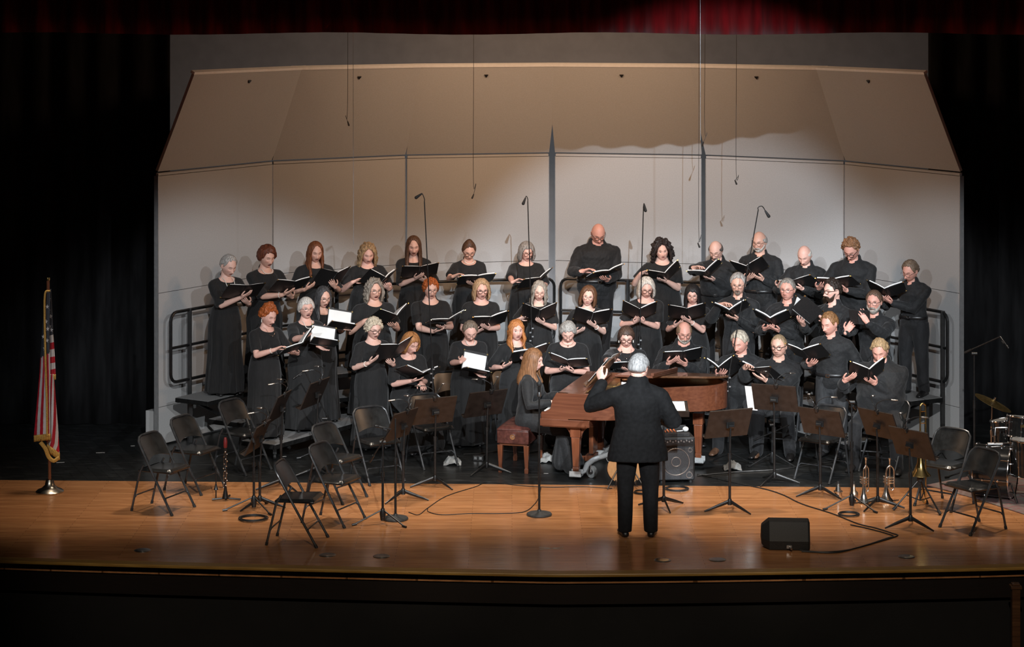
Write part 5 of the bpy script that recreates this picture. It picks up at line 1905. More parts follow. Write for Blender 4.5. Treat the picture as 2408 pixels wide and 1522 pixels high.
mb.box((0, 0.185, 0.84), (1.40, 0.03, 0.25)).box((0, 0.33, 0.968), (1.40, 0.28, 0.016))
obj('fallboard', mb, M['mahogany'], proot, smooth=False, bevel=0.003)
mb = MB()
mb.box((0, 0.163, 0.925), (1.38, 0.012, 0.018))
obj('red_felt_strip', mb, mat('red_felt', (0.45, 0.02, 0.02), 0.9, var=0.2, scale=50), proot, smooth=False)
# lid, hinged along the bass side and propped a little
th = R(6.5)
hinge = Matrix.Translation((-0.74, 0, 0.985)) @ Matrix.Rotation(-th, 4, 'Y') @ Matrix.Translation((0.74, 0, 0))
lid = outl[outl[:, 1] > 0.80]
lid = np.concatenate([[(0.755, 0.80)], lid[lid[:, 0] > -9], [(-0.755, 0.80)]])
grow = lid + np.sign(lid - cen) * 0.012
mb = MB()
mb.prism([tuple(p) for p in grow], 0.0, 0.022, mtx=hinge)
ld = obj('lid', mb, M['walnut'], proot, bevel=0.006, angle=30)
mb = MB()
mb.box((0, 1.02, 0.036), (1.46, 0.42, 0.022), mtx=hinge).box((0, 1.22, 0.062), (1.40, 0.035, 0.03), mtx=hinge)
obj('folded_front_flap', mb, M['mahogany'], ld, smooth=False, bevel=0.004)
mb = MB()
mb.tube([(0.55, 0.84, 0.93), (0.50, 0.84, 1.13)], 0.010, 8)
obj('prop_stick', mb, M['walnut'], proot)
# music desk seen from behind
mt = Matrix.Translation((0, 0.42, 0.985)) @ Matrix.Rotation(R(-40), 4, 'X')
mb = MB()
mb.prism([(-0.38, 0), (0.38, 0), (0.38, 0.32), (0.30, 0.40), (-0.30, 0.40), (-0.38, 0.32)], -0.008, 0.008, mtx=mt @ Matrix.Rotation(R(90), 4, 'X'))
dk = obj('music_desk', mb, M['walnut'], proot, smooth=False, bevel=0.003)
mb = MB()
mb.box((0, -0.03, 0.006), (0.72, 0.05, 0.014), mtx=mt)
obj('desk_ledge', mb, M['walnut'], dk, smooth=False)
for x, y in ((0.60, 0.36), (-0.60, 0.36), (-0.46, 1.52)):
    mb = MB()
    V = []
    for z, h in ((0.10, 0.030), (0.15, 0.036), (0.16, 0.032), (0.48, 0.048), (0.485, 0.056), (0.61, 0.056)):
        V.append((z, h))
    prof = [(h, z) for z, h in V]
    for (h0, z0), (h1, z1) in zip(prof[:-1], prof[1:]):
        q = [(x - h0, y - h0, z0), (x + h0, y - h0, z0), (x + h0, y + h0, z0), (x - h0, y + h0, z0), (x - h1, y - h1, z1), (x + h1, y - h1, z1), (x + h1, y + h1, z1), (x - h1, y + h1, z1)]
        mb.add(q, [(0, 3, 2, 1), (4, 5, 6, 7), (0, 1, 5, 4), (1, 2, 6, 5), (2, 3, 7, 6), (3, 0, 4, 7)])
    lg = obj('leg', mb, M['mahogany_z'], proot, smooth=False, bevel=0.004)
    if y < 1:
        mb = MB()
        for s in (-1, 1):
            a = np.linspace(0, math.pi / 2, 8)
            arc = [(s * (0.06 + 0.13 * (1 - math.cos(q))), 0.47 + 0.13 * math.sin(q)) for q in a]
            poly = arc + [(s * 0.06, 0.60)]
            if s < 0:
                poly = poly[::-1]
            mb.prism(poly[::-1] if s > 0 else poly[::-1], -0.02, 0.02, mtx=Matrix(((0, 0, 1, x), (1, 0, 0, y), (0, 1, 0, 0), (0, 0, 0, 1))))
        obj('leg_bracket', mb, M['mahogany'], lg, smooth=False)
mb = MB()
mb.box((-0.05, 0.40, 0.40), (0.22, 0.05, 0.42)).box((-0.05, 0.38, 0.14), (0.26, 0.10, 0.06))
for k in (-1, 0, 1):
    mb.box((-0.05 + k * 0.07, 0.30, 0.12), (0.025, 0.16, 0.012))
obj('pedal_lyre', mb, M['mahogany_z'], proot, smooth=False, bevel=0.003)
mb = MB()
tri = [(0.60, 0.36), (-0.60, 0.36), (-0.46, 1.52)]
ctr = (-0.12, 0.80)
proot.rotation_euler = (0, 0, math.atan2(PF[1], PF[0]) - math.pi / 2)
# dolly under the piano (its own thing)
droot = thing('piano_dolly', 'grey steel piano dolly with large caster wheels under the grand piano', 'dolly', tuple(PO), proot.rotation_euler[2])
mb = MB()
for x, y in tri:
    d = np.array([ctr[0] - x, ctr[1] - y])
    L = np.linalg.norm(d)
    d /= L
    P0, P1 = np.array([x, y]), np.array(ctr)
    mb.tube([(P0[0] + d[0] * 0.05, P0[1] + d[1] * 0.05, 0.07), (P0[0] + d[0] * 0.12, P0[1] + d[1] * 0.12, 0.085), (P0[0] + d[0] * 0.17, P0[1] + d[1] * 0.17, 0.155), (P0[0] + d[0] * 0.26, P0[1] + d[1] * 0.26, 0.19), (P1[0], P1[1], 0.25)], [(0.03, 0.022), (0.03, 0.025), (0.03, 0.03), (0.028, 0.03), (0.026, 0.03)], 10, up=(0, 0, 1))
obj('arm', mb, M['grey_paint'], droot)
for x, y in tri:
    d = np.array([ctr[0] - x, ctr[1] - y])
    d /= np.linalg.norm(d)
    mb = MB()
    mb.box((x, y, 0.060), (0.13, 0.13, 0.012)).box((x - 0.06, y, 0.085), (0.01, 0.13, 0.06)).box((x + 0.06, y, 0.085), (0.01, 0.13, 0.06))
    obj('leg_cup', mb, M['grey_paint'], droot, smooth=False, bevel=0.003)
    c = np.array([x, y]) + d * 0.24
    mb = MB()
    n = PR * 0 + np.array([0.35, -0.15, 0])
    n = n / np.linalg.norm(n)
    mb.tube([np.array([c[0], c[1], 0.066]) - n * 0.016, np.array([c[0], c[1], 0.066]) + n * 0.016], 0.066, 24)
    w_ = obj('caster_wheel', mb, M['cloth_grey'], droot)
    mb = MB()
    mb.tube([np.array([c[0], c[1], 0.066]) - n * 0.022, np.array([c[0], c[1], 0.066]) + n * 0.022], 0.030, 16)
    mb.tube([np.array([c[0], c[1], 0.066]) + n * 0.022, np.array([c[0], c[1], 0.15]) + n * 0.018], 0.010, 8)
    obj('wheel_hub', mb, M['steel'], w_)
# score on the desk
sroot = thing('sheet_music', 'loose white score pages standing on the piano music desk', 'sheet music', tuple(PO), proot.rotation_euler[2])
for k, (dx, s) in enumerate(((-0.16, 4), (0.10, -3))):
    mb = MB()
    mt2 = mt @ Matrix.Translation((dx, -0.016 - 0.004 * k, 0.16)) @ Matrix.Rotation(R(s), 4, 'Y')
    G = np.array([[(x, -0.02 * math.sin((x + 0.13) * 9), z) for z in np.linspace(-0.14, 0.19, 6)] for x in np.linspace(-0.13, 0.13, 8)])
    G = G @ np.array(mt2)[:3, :3].T + np.array(mt2)[:3, 3]
    mb.sheet(G, 0.003)
    obj('page', mb, M['paper'], sroot)

# --- piano bench
p = np.array([0.10, 24.97, 0])
broot = thing('piano_bench', 'oxblood leather piano bench with tufted side button and tapered wooden legs', 'bench', tuple(p), math.atan2(PF[1], PF[0]) - math.pi / 2)
mb = MB()
nx, ny = 21, 13
G = np.zeros((nx, ny, 3))
for i in range(nx):
    for j in range(ny):
        u, v = i / (nx - 1) * 2 - 1, j / (ny - 1) * 2 - 1
        e = (1 - abs(u) ** 6) * (1 - abs(v) ** 6)
        tuft = sum(math.exp(-((u - a) / 0.10) ** 2 - ((v - b) / 0.16) ** 2) for a in (-0.5, 0, 0.5) for b in (-0.45, 0.45))
        G[i, j] = (u * 0.36, v * 0.185, 0.475 + 0.035 * e ** 0.5 - 0.018 * tuft)
mb.sheet(G, 0.02)
mb.box((0, 0, 0.40), (0.715, 0.365, 0.15))
obj('cushion', mb, M['leather'], broot, bevel=0.02)
for s in (-1, 1):
    mb = MB()
    mb.tube([(s * 0.355, 0, 0.405), (s * 0.372, 0, 0.405)], [0.034, 0.030], 18).tube([(s * 0.37, 0, 0.405), (s * 0.378, 0, 0.405)], 0.008, 10)
    obj('side_button', mb, M['chrome'], broot)
mb = MB()
mb.box((0, 0, 0.315), (0.66, 0.32, 0.03))
obj('apron_frame', mb, M['mahogany'], broot, smooth=False, bevel=0.004)
for sx in (-1, 1):
    for sy in (-1, 1):
        x, y = sx * 0.32, sy * 0.15
        mb = MB()
        for (h0, z0), (h1, z1) in (((0.020, 0.0), (0.022, 0.05)), ((0.017, 0.055), (0.030, 0.31))):
            q = [(x - h0, y - h0, z0), (x + h0, y - h0, z0), (x + h0, y + h0, z0), (x - h0, y + h0, z0), (x - h1, y - h1, z1), (x + h1, y - h1, z1), (x + h1, y + h1, z1), (x - h1, y + h1, z1)]
            mb.add(q, [(0, 3, 2, 1), (4, 5, 6, 7), (0, 1, 5, 4), (1, 2, 6, 5), (2, 3, 7, 6), (3, 0, 4, 7)])
        mb.box((x, y, 0.052), (0.036, 0.036, 0.012))
        obj('leg', mb, M['mahogany_z'], broot, smooth=False, bevel=0.003)


# ------------------------------------------------------------------ folding chairs
def make_chair(loc, rz, label, group):
    root = thing('folding_chair', label, 'chair', loc, rz, group)
    W2 = 0.215
    mb = MB()
    side = lambda s: [(s * W2, -0.255, 0.012), (s * W2, -0.02, 0.42), (s * (W2 - 0.005), 0.115, 0.66)]
    top = [(W2 - 0.012, 0.150, 0.715), (W2 - 0.05, 0.172, 0.755), (W2 - 0.10, 0.178, 0.768), (0, 0.180, 0.772), (-W2 + 0.10, 0.178, 0.768), (-W2 + 0.05, 0.172, 0.755), (-W2 + 0.012, 0.150, 0.715)]
    mb.tube(np.array(side(1) + top + side(-1)[::-1]), 0.0125, 8)
    obj('back_frame', mb, M['chair_frame'], root)
    n = 15
    G = np.zeros((n, 9, 3))
    for i in range(n):
        x = -0.195 + 0.39 * i / (n - 1)
        u = x / 0.195
        zt = 0.762 - 0.055 * abs(u) ** 5
        zb = 0.525 + 0.035 * (1 - u * u)
        for j in range(9):
            z = zb + (zt - zb) * j / 8
            G[i, j] = (x, 0.115 + (z - 0.66) * 0.57 + 0.022 * (1 - u * u) - 0.006, z)
    mb = MB()
    mb.sheet(G, 0.006)
    obj('backrest', mb, M['chair_metal'], root)
    nx, ny = 15, 15
    G = np.zeros((nx, ny, 3))
    for i in range(nx):
        for j in range(ny):
            u, v = i / (nx - 1) * 2 - 1, j / (ny - 1) * 2 - 1
            sq = 1 - 0.10 * (abs(u) ** 4) * (abs(v) ** 4)
            wv = 0.195 - 0.012 * v
            e = max(abs(u), abs(v))
            G[i, j] = (u * wv * sq, -0.03 + v * 0.200 * sq, 0.448 - 0.010 * (1 - u * u) * (1 - v * v) - 0.022 * max(0, (e - 0.90) / 0.10) ** 2 - 0.012 * v * 0 + 0.006 * -v)
    mb = MB()
    mb.sheet(G, 0.008)
    obj('seat', mb, M['chair_metal'], root)
    mb = MB()
    mb.box((0, -0.03, 0.425), (0.385, 0.39, 0.022))
    obj('seat_rim', mb, M['chair_metal'], root, bevel=0.008)
    for s in (-1, 1):
        mb = MB()
        mb.tube([(s * (W2 - 0.028), 0.10, 0.485), (s * (W2 - 0.028), 0.150, 0.40), (s * (W2 - 0.028), 0.245, 0.012)], 0.0115, 8)
        lg = obj('rear_leg', mb, M['chair_frame'], root)
        mb = MB()
        mb.tube([(s * (W2 - 0.028), 0.240, 0.03), (s * (W2 - 0.028), 0.247, 0.0)], 0.015, 8)
        obj('rubber_foot', mb, M['rubber'], lg)
        mb = MB()
        mb.tube([(s * W2, -0.245, 0.03), (s * W2, -0.262, 0.0)], 0.016, 8)
        obj('rubber_foot', mb, M['rubber'], root)
    mb = MB()
    mb.tube([(-W2, -0.185, 0.135), (-W2 + 0.03, -0.165, 0.165), (W2 - 0.03, -0.165, 0.165), (W2, -0.185, 0.135)], 0.008, 6)
    obj('front_crossbar', mb, M['chair_frame'], root)
    mb = MB()
    mb.tube([(-W2 + 0.028, 0.215, 0.135), (-W2 + 0.05, 0.20, 0.165), (W2 - 0.05, 0.20, 0.165), (W2 - 0.028, 0.215, 0.135)], 0.008, 6)
    obj('rear_crossbar', mb, M['chair_frame'], root)
    return root


CH = [(381, 1198, 66, 'empty black folding chair nearest the flag, facing right'), (455, 1151, 62, 'empty folding chair second from the flag, in front of the riser end'),
      (567, 1106, 56, 'empty folding chair behind the clarinet stand'), (697, 1274, 80, 'empty black folding chair nearest the stage edge at left'),
      (782, 1226, 65, 'empty black folding chair right behind the frontmost one'), (788, 1172, 58, 'empty folding chair third back in the left group, below the ginger-haired woman'),
      (884, 1128, 32, 'empty folding chair standing on the black floor below the curly white-haired woman'), (1012, 1092, 30, 'empty folding chair behind the music stand left of the pearl wearer'),
      (1936, 1124, -37, 'empty folding chair behind a brown music stand, below the man in charcoal trousers'), (2086, 1106, -37, 'empty folding chair behind the trumpets at right'),
      (2224, 1188, -42, 'empty folding chair between the trombone and the drum kit'), (2291, 1243, -58, 'empty black folding chair nearest the right edge, before the bass drum')]
first = None
for px, py, h, lb in CH:
    q = fl(px, py)
    if first is None:
        first = make_chair(tuple(q), R(h), lb, 'empty folding chairs')
    else:
        dup(first, tuple(q), R(h), lb, 'empty folding chairs')
SEATED = {30: 'folding chair under the seated auburn-haired woman', 33: 'folding chair under the seated grey-haired woman behind the keyboard', 34: 'folding chair under the seated woman hidden partly by the conductor',
          35: 'folding chair under the seated man with white beard', 36: 'folding chair under the flushed white-haired man', 37: 'folding chair under the seated man with dark glasses', 39: 'folding chair under the large seated man at right'}
for (pid, X, Y, Z, zt, th, hy, hp, fq, hd_) in PLACES:
    if pid in SEATED:
        d = np.array([math.sin(R(th)), -math.cos(R(th))])
        c = np.array([X, Y]) - d * 0.10
        dup(first, (c[0], c[1], 0), R(th), SEATED[pid], 'occupied folding chairs')
dup(first, (-0.72, 26.62, 0), R(18), 'folding chair behind the bent pearl wearer at centre left', 'occupied folding chairs')
dup(first, (-0.02, 26.78, 0), R(14), 'folding chair behind the strawberry blonde woman', 'occupied folding chairs')


# ------------------------------------------------------------------ music stands
def make_stand(loc, h, hz, tilt, label, group='music stands', m='desk_metal', leg0=0.0):
    """music stand; the desk faces heading h (degrees), hz = height of the desk centre"""
    root = thing('music_stand', label, 'music stand', tuple(loc), R(h), group)
    mt = Matrix.Translation((0, -0.02, hz)) @ Matrix.Rotation(R(-tilt), 4, 'X')
    mb = MB()
    # desk sheet lies in the x-z plane; its reading side is -y
    mb.box((0, 0, 0.0), (0.50, 0.004, 0.32), mtx=mt)
    dk = obj('desk', mb, M[m], root, smooth=False, bevel=0.0015)
    mb = MB()
    mb.box((0, -0.030, -0.158), (0.50, 0.062, 0.004), mtx=mt).box((0, -0.061, -0.152), (0.50, 0.003, 0.014), mtx=mt)
    mb.box((0, -0.006, 0.158), (0.50, 0.012, 0.004), mtx=mt).box((-0.249, -0.006, 0), (0.004, 0.012, 0.32), mtx=mt).box((0.249, -0.006, 0), (0.004, 0.012, 0.32), mtx=mt)
    obj('ledge', mb, M[m], dk, smooth=False)
    mb = MB()
    mb.tube([(-0.03, 0.022, hz - 0.02), (0.03, 0.022, hz - 0.02)], 0.022, 12).box((0, 0.012, hz - 0.01), (0.09, 0.012, 0.06))
    obj('tilt_clamp', mb, M['black_metal'], root)
    mb = MB()
    mb.tube([(0, 0.022, hz - 0.03), (0, 0.012, hz - 0.10), (0, 0.0, hz * 0.55)], 0.0095, 10)
    obj('inner_tube', mb, M['black_metal'], root)
    mb = MB()
    mb.tube([(0, 0, 0.085), (0, 0, hz * 0.62)], 0.014, 10).tube([(0, 0, hz * 0.60), (0, 0, hz * 0.66)], 0.019, 10)
    obj('outer_tube', mb, M['black_metal'], root)
    mb = MB()
    mb.lathe([(0.024, 0.06), (0.026, 0.09), (0.018, 0.12)], 14)
    obj('base_collar', mb, M['black_metal'], root)
    for k in range(3):
        a = R(leg0 + 120 * k)
        d = np.array([math.cos(a), math.sin(a), 0])
        mb = MB()
        mb.tube([d * 0.015 + [0, 0, 0.092], d * 0.16 + [0, 0, 0.045], d * 0.275 + [0, 0, 0.008]], [(0.008, 0.020), (0.008, 0.016), (0.008, 0.008)], 8, up=(0, 0, 1))
        obj('leg', mb, M['black_metal'], root, smooth=True)
    return root, mt


def stand_lamp(root_stand, hz, tilt, h, loc, label, x0=0.0, spread=0.14):
    """clip-on lamp with two goosenecks on the top edge of a desk"""
    root = thing('clip_lamp', label, 'lamp', tuple(loc), R(h), 'clip-on stand lamps')
    mt = Matrix.Translation((0, -0.02, hz)) @ Matrix.Rotation(R(-tilt), 4, 'X')
    mb = MB()
    mb.box((x0, 0.0, 0.165), (0.05, 0.026, 0.035), mtx=mt).box((x0, 0.012, 0.15), (0.03, 0.014, 0.05), mtx=mt)
    obj('clip', mb, M['black_metal'], root, bevel=0.004)
    A = np.array(mt)
    for s in (-1, 1):
        P = bez([(x0, 0, 0.18), (x0 + s * 0.03, -0.01, 0.25), (x0 + s * spread * 0.7, -0.07, 0.275), (x0 + s * spread, -0.13, 0.245)], 6)
        P = P @ A[:3, :3].T + A[:3, 3]
        mb = MB()
        mb.tube(P, 0.0042, 7)
        gn = obj('gooseneck', mb, M['black_metal'], root)
        d = unit(P[-1] - P[-2])
        mb = MB()
        mb.tube([P[-1] - d * 0.01, P[-1] + d * 0.055], [(0.017, 0.009), (0.019, 0.007)], 10, up=(0, 0, 1), round_cap=True)
        obj('lamp_head', mb, M['steel'], gn)
    return root


ST = [
    # base px, base py, heading, desk px, desk py, tilt, lamp, label
    (661, 1150, -101, 655, 958, 24, 1, 'music stand turned edge-on below the ginger-haired woman'),
    (611, 1193, -101, 606, 1030, 24, 1, 'music stand turned edge-on, right of the clarinet'),
    (745, 1121, -110, 730, 926, 24, 1, 'black music stand before the white-haired woman with glasses'),
    (948, 1176, -118, 941, 1000, 22, 1, 'brown-black music stand left of the straight microphone stand'),
    (1023, 1144, -152, 1017, 967, 22, 1, 'music stand seen from behind, left of the pearl wearer'),
    (1145, 1112, -146, 1142, 950, 24, 1, 'music stand seen from behind, in front of the pearl wearer'),
    (1716, 1201, -156, 1718, 997, 22, 0, 'brown music stand right of the amplifier, in front of the flushed man'),
    (1821, 1136, 156, 1825, 937, 22, 1, 'dark music stand with a white sheet, before the man with dark glasses'),
    (1929, 1166, 142, 1937, 994, 24, 1, 'brown music stand before the man in charcoal trousers'),
    (2064, 1194, 126, 2074, 999, 24, 1, 'brown music stand between trumpet and flugelhorn'),
    (2141, 1240, 130, 2148, 1044, 24, 1, 'brown music stand in front of the trombone'),
]
for k, (bx, by, h, dx, dy, tilt, lamp, lb) in enumerate(ST):
    q = fl(bx, by)
    hz = 5.25 - dy * q[1] / 5224.0
    make_stand(q, h, hz, tilt, lb, leg0=90 - h + (20 if k % 2 else -15))
    if lamp:
        stand_lamp(None, hz, tilt, h, q, 'small clip lamp on the ' + lb.split(',')[0], x0=(-0.03 if k % 2 else 0.02))
q = fl(1561, 1194)
make_stand(q, 0, 1.02, 72, 'conductor music stand with flat desk, right of the conductor', leg0=40)
cr = thing('open_score', 'open white score lying on the conductor music stand', 'sheet music', (q[0], q[1], 0), 0)
for s in (-1, 1):
    mb = MB()
    mtc = Matrix.Translation((0, -0.02, 1.02)) @ Matrix.Rotation(R(-72), 4, 'X')
    mb.box((s * 0.112, -0.010, 0.0), (0.215, 0.010, 0.29), mtx=mtc)
    obj('page_stack', mb, M['paper'], cr, smooth=False, bevel=0.003)
# white sheet hanging over the edge of one stand
q = fl(1821, 1136)
A = thing('loose_sheet', 'white paper strip sticking out left of the dark music stand', 'paper', (q[0], q[1], 0), R(156))
mb = MB()
mtc = Matrix.Translation((0, -0.02, 5.25 - 937 * q[1] / 5224)) @ Matrix.Rotation(R(-22), 4, 'X')
mb.box((0.275, -0.006, -0.03), (0.11, 0.003, 0.30), mtx=mtc)
obj('sheet', mb, M['paper'], A, smooth=False)


# ------------------------------------------------------------------ microphones
def round_base_stand(px, py, top, label, mic):
    q = fl(px, py)
    zt = 5.25 - top * q[1] / 5224.0
    root = thing('microphone_stand', label, 'microphone stand', tuple(q), 0, 'straight microphone stands with round bases')
    mb = MB()
    mb.lathe([(0.001, 0), (0.127, 0), (0.130, 0.012), (0.122, 0.024), (0.05, 0.036), (0.022, 0.042), (0.018, 0.06)], 32)
    obj('round_base', mb, mat('cast_iron_grey', (0.035, 0.037, 0.038), 0.5, var=0.2, scale=40), root)
    mb = MB()
    mb.tube([(0, 0, 0.04), (0, 0, zt * 0.58)], 0.0125, 10)
    obj('lower_tube', mb, M['black_metal'], root)
    mb = MB()
    mb.tube([(0, 0, zt * 0.55), (0, 0, zt * 0.61)], 0.019, 12)
    obj('clutch', mb, M['black_metal'], root)
    mb = MB()
    mb.tube([(0, 0, zt * 0.58), (0, 0, zt - (0.12 if mic else 0))], 0.0085, 10)
    obj('upper_tube', mb, M['black_metal'], root)
    if mic:
        mr = thing('microphone', 'black handheld microphone on the stand in front of the pianist', 'microphone', (q[0], q[1], zt - 0.12), 0)
        mb = MB()
        mb.lathe([(0.010, 0.0), (0.013, 0.02), (0.017, 0.10)], 16)
        obj('handle', mb, M['black_metal'], mr)
        mb = MB()
        mb.ball((0, 0, 0.128), (0.026, 0.026, 0.030), 16, 10)
        obj('foam_head', mb, M['rubber'], mr)
        mb = MB()
        mb.lathe([(0.018, 0.0), (0.021, 0.02), (0.018, 0.045)], 14)
        obj('ring_clip', mb, M['steel'], mr)
    return root


round_base_stand(1268, 1212, 905, 'straight microphone stand with round base in front of the pianist', True)
round_base_stand(930, 1222, 985, 'straight bare microphone stand with round base, left foreground', False)


def tripod(mb_name, root, spread, z0, leg0, n=3, m='black_metal'):
    for k in range(n):
        a = R(leg0 + 360 / n * k)
        d = np.array([math.cos(a), math.sin(a), 0])
        mb = MB()
        mb.tube([d * 0.02 + [0, 0, z0], d * spread + [0, 0, 0.012]], 0.008, 8).tube([d * (spread - 0.03) + [0, 0, 0.017], d * (spread + 0.02) + [0, 0, 0.010]], 0.012, 8)
        obj(mb_name, mb, M[m], root)


def boom_stand(px, py, top, boom, mic, label, leg0=10, cond=True):
    """tripod boom stand; boom: two (px,py) ends, mic: (px,py) of the microphone tip"""
    q = fl(px, py)
    y = q[1]
    zt = 5.25 - top * y / 5224.0
    root = thing('boom_stand', label, 'microphone stand', tuple(q), 0, 'tripod boom microphone stands')
    tripod('leg', root, 0.30, 0.13, leg0)
    mb = MB()
    mb.lathe([(0.022, 0.03), (0.032, 0.10), (0.018, 0.15)], 12)
    obj('hub', mb, M['black_metal'], root)
    mb = MB()
    mb.tube([(0, 0, 0.08), (0, 0, zt * 0.6)], 0.0125, 8).tube([(0, 0, zt * 0.57), (0, 0, zt * 0.63)], 0.018, 10).tube([(0, 0, zt * 0.6), (0, 0, zt)], 0.0085, 8)
    obj('pole', mb, M['black_metal'], root)
    if boom:
        a, b = (at(p[0], p[1], y + dy) - q for p, dy in zip(boom, (0.10, -0.10)))
        mb = MB()
        mb.tube([a, b], 0.0075, 8).tube([a, a + unit(b - a) * 0.09], 0.014, 10)
        bm_ = obj('boom_arm', mb, M['black_metal'], root)
        mb = MB()
        mb.tube([(-0.03, 0, zt), (0.03, 0, zt)], 0.018, 10)
        obj('swivel', mb, M['black_metal'], bm_)
        if mic:
            c = at(mic[0], mic[1], y - 0.14)
            d = unit(c - (b + q))
            mr = thing('microphone', 'pencil microphone on the ' + label.split(',')[0], 'microphone', tuple(b + q), 0, 'pencil microphones')
            mb = MB()
            mb.tube([d * 0.0, d * 0.14], [0.010, 0.010], 10, round_cap=True)
            obj('barrel', mb, M['black_metal'], mr)
            mb = MB()
            mb.tube([d * 0.13, d * 0.16], [0.0125, 0.011], 10, round_cap=True)
            obj('grille', mb, M['black_metal'], mr)
            mb = MB()
            mb.tube([d * 0.04 - [0, 0, 0.016], d * 0.08 - [0, 0, 0.012]], 0.014, 8)
            obj('clip', mb, M['rubber'], mr)
    return root


boom_stand(900, 1231, 1040, ((869, 1086), (918, 1010)), (884, 1002), 'boom stand with slanted arm beside the open folding chair', 200)
boom_stand(2003, 1196, 946, ((2012, 962), (1990, 938)), None, 'tall tripod stand with coiled cable beside the trumpet', 195)
boom_stand(1816, 1094, 1000, ((1772, 1036), (1856, 1000)), None, 'low boom stand behind the dark music stand', 205)
boom_stand(597, 1200, 1020, ((580, 985), (600, 1045)), (572, 968), 'thin boom stand with cable right of the clarinet', 190)
boom_stand(764, 1080, 985, ((776, 992), (716, 872)), (702, 882), 'boom stand angled up in front of the white-haired woman', 60)
boom_stand(2291, 1130, 832, ((2268, 830), (2352, 792)), (2360, 803), 'tall boom stand against the black curtain, left of the cymbal', 40)


def tall_mic(top, bend, mid, foot, label):
    """three-metre choir microphone: (px,py,Y) stations from gooseneck tip to foot"""
    y = foot[2]
    q = at(foot[0], 5.25 * 5224 / y, y)
    q[2] = 0
    root = thing('tall_choir_microphone', label, 'microphone', tuple(q), 0, 'tall choir microphones')
    P = [at(*p, y) - q for p in (top, bend, mid)]
    mb = MB()
    mb.tube([P[2], P[1]], 0.0062, 8)
    obj('thin_rod', mb, M['black_metal'], root)
    mid2 = (P[0] + P[1]) / 2 + np.array([0, 0, 0.055])
    arc = bez([P[1], P[1] + [0, 0, 0.03], mid2, P[0]], 6)
    mb = MB()
    mb.tube(arc, 0.005, 8)
    obj('gooseneck', mb, M['black_metal'], root)
    d = unit(P[0] - mid2)
    mb = MB()
    mb.tube([P[0] - d * 0.02, P[0] + d * 0.05], [0.010, 0.019], 12, round_cap=True)
    obj('mic_capsule', mb, M['rubber'], root)
    mb = MB()
    mb.tube([P[2] + unit(P[1] - P[2]) * 0.10, P[2] - [0, 0, 0.02], (0, 0, 0.12)], [0.010, 0.012, 0.012], 10)
    mb.tube([P[2] + unit(P[1] - P[2]) * 0.04, P[2] - unit(P[1] - P[2]) * 0.06], 0.020, 10)
    obj('stand_tube', mb, M['black_metal'], root)
    mb = MB()
    for k in range(4):
        mb.box(P[2] + np.array([0.014 * (-1) ** k, -0.012, -0.05 * k]), (0.022, 0.016, 0.016))
    obj('cable_clips', mb, M['steel'], root, smooth=False)
    tripod('leg', root, 0.26, 0.13, 20)
    return root


tall_mic((987, 459), (998, 474), (1017, 868), (1022, 0, 25.45), 'tall thin gooseneck microphone pole in front of the curly red-haired woman')
tall_mic((1234, 470), (1241, 474), (1250, 772), (1252, 0, 27.0), 'tall thin microphone pole in front of the woman with grey bob')
tall_mic((1516, 486), (1513, 492), (1504, 800), (1501, 0, 27.0), 'tall thin microphone pole in front of the white-bobbed woman')
tall_mic((1802, 500), (1783, 494), (1713, 888), (1717, 0, 25.05), 'slanted tall microphone pole in front of the flushed seated man')

HM = [(817, 260, 818, 292, 26.5, 'short hanging microphone before the second shell panel'), (1113, 420, 1114, 463, 26.5, 'hanging microphone on a long cable before the third shell panel'),
      (1643, 540, 1641, 578, 26.5, 'lowest hanging microphone above the balding man'), (1657, 300, 1654, 340, 27.0, 'hanging microphone in front of the gap right of centre'), (1731, 400, 1728, 430, 26.5, 'hanging microphone before the fifth shell panel')]
for k, (x0, y0, x1, y1, y, lb) in enumerate(HM):
    c = at(x0, y0, y)
    e = at(x1, y1, y)
    root = thing('hanging_microphone', lb, 'microphone', (c[0], c[1], 6.2), 0, 'hanging choir microphones')
    o = np.array([c[0], c[1], 6.2])
    P = bez([(c[0], c[1], 6.2), (c[0] + 0.004, c[1], (6.2 + c[2]) / 2), c, c + [(0.03 if k != 0 else -0.02), 0, -0.06], e + [0, -0.02, 0.03]], 6) - o
    mb = MB()
    mb.tube(P, 0.0028, 6)
    obj('cable', mb, M['cable'], root)
    d = unit(np.array([-0.35 if k % 2 else 0.3, -0.5, -0.8]))
    mb = MB()
    mb.tube([P[-1], P[-1] + d * 0.05], [0.007, 0.011], 10, round_cap=True)
    obj('mic_capsule', mb, M['rubber'], root)
for px, y, lo, lb in ((830, 24.0, 575, 'thin pale hanging wire before the second shell panel'), (1646, 23.0, 330, 'thin pale hanging wire in front of the red border curtain')):
    c = at(px, lo, y)
    o = obj('hanging_wire', MB().tube(np.array([(0, 0, 0), (0.003, 0, (c[2] - 6.3) / 2), (0.006, 0, c[2] - 6.3)]), 0.0022, 6), M['steel'], None, loc=(c[0], c[1], 6.3))
    tag(o, lb, 'wire', 'thin hanging wires')

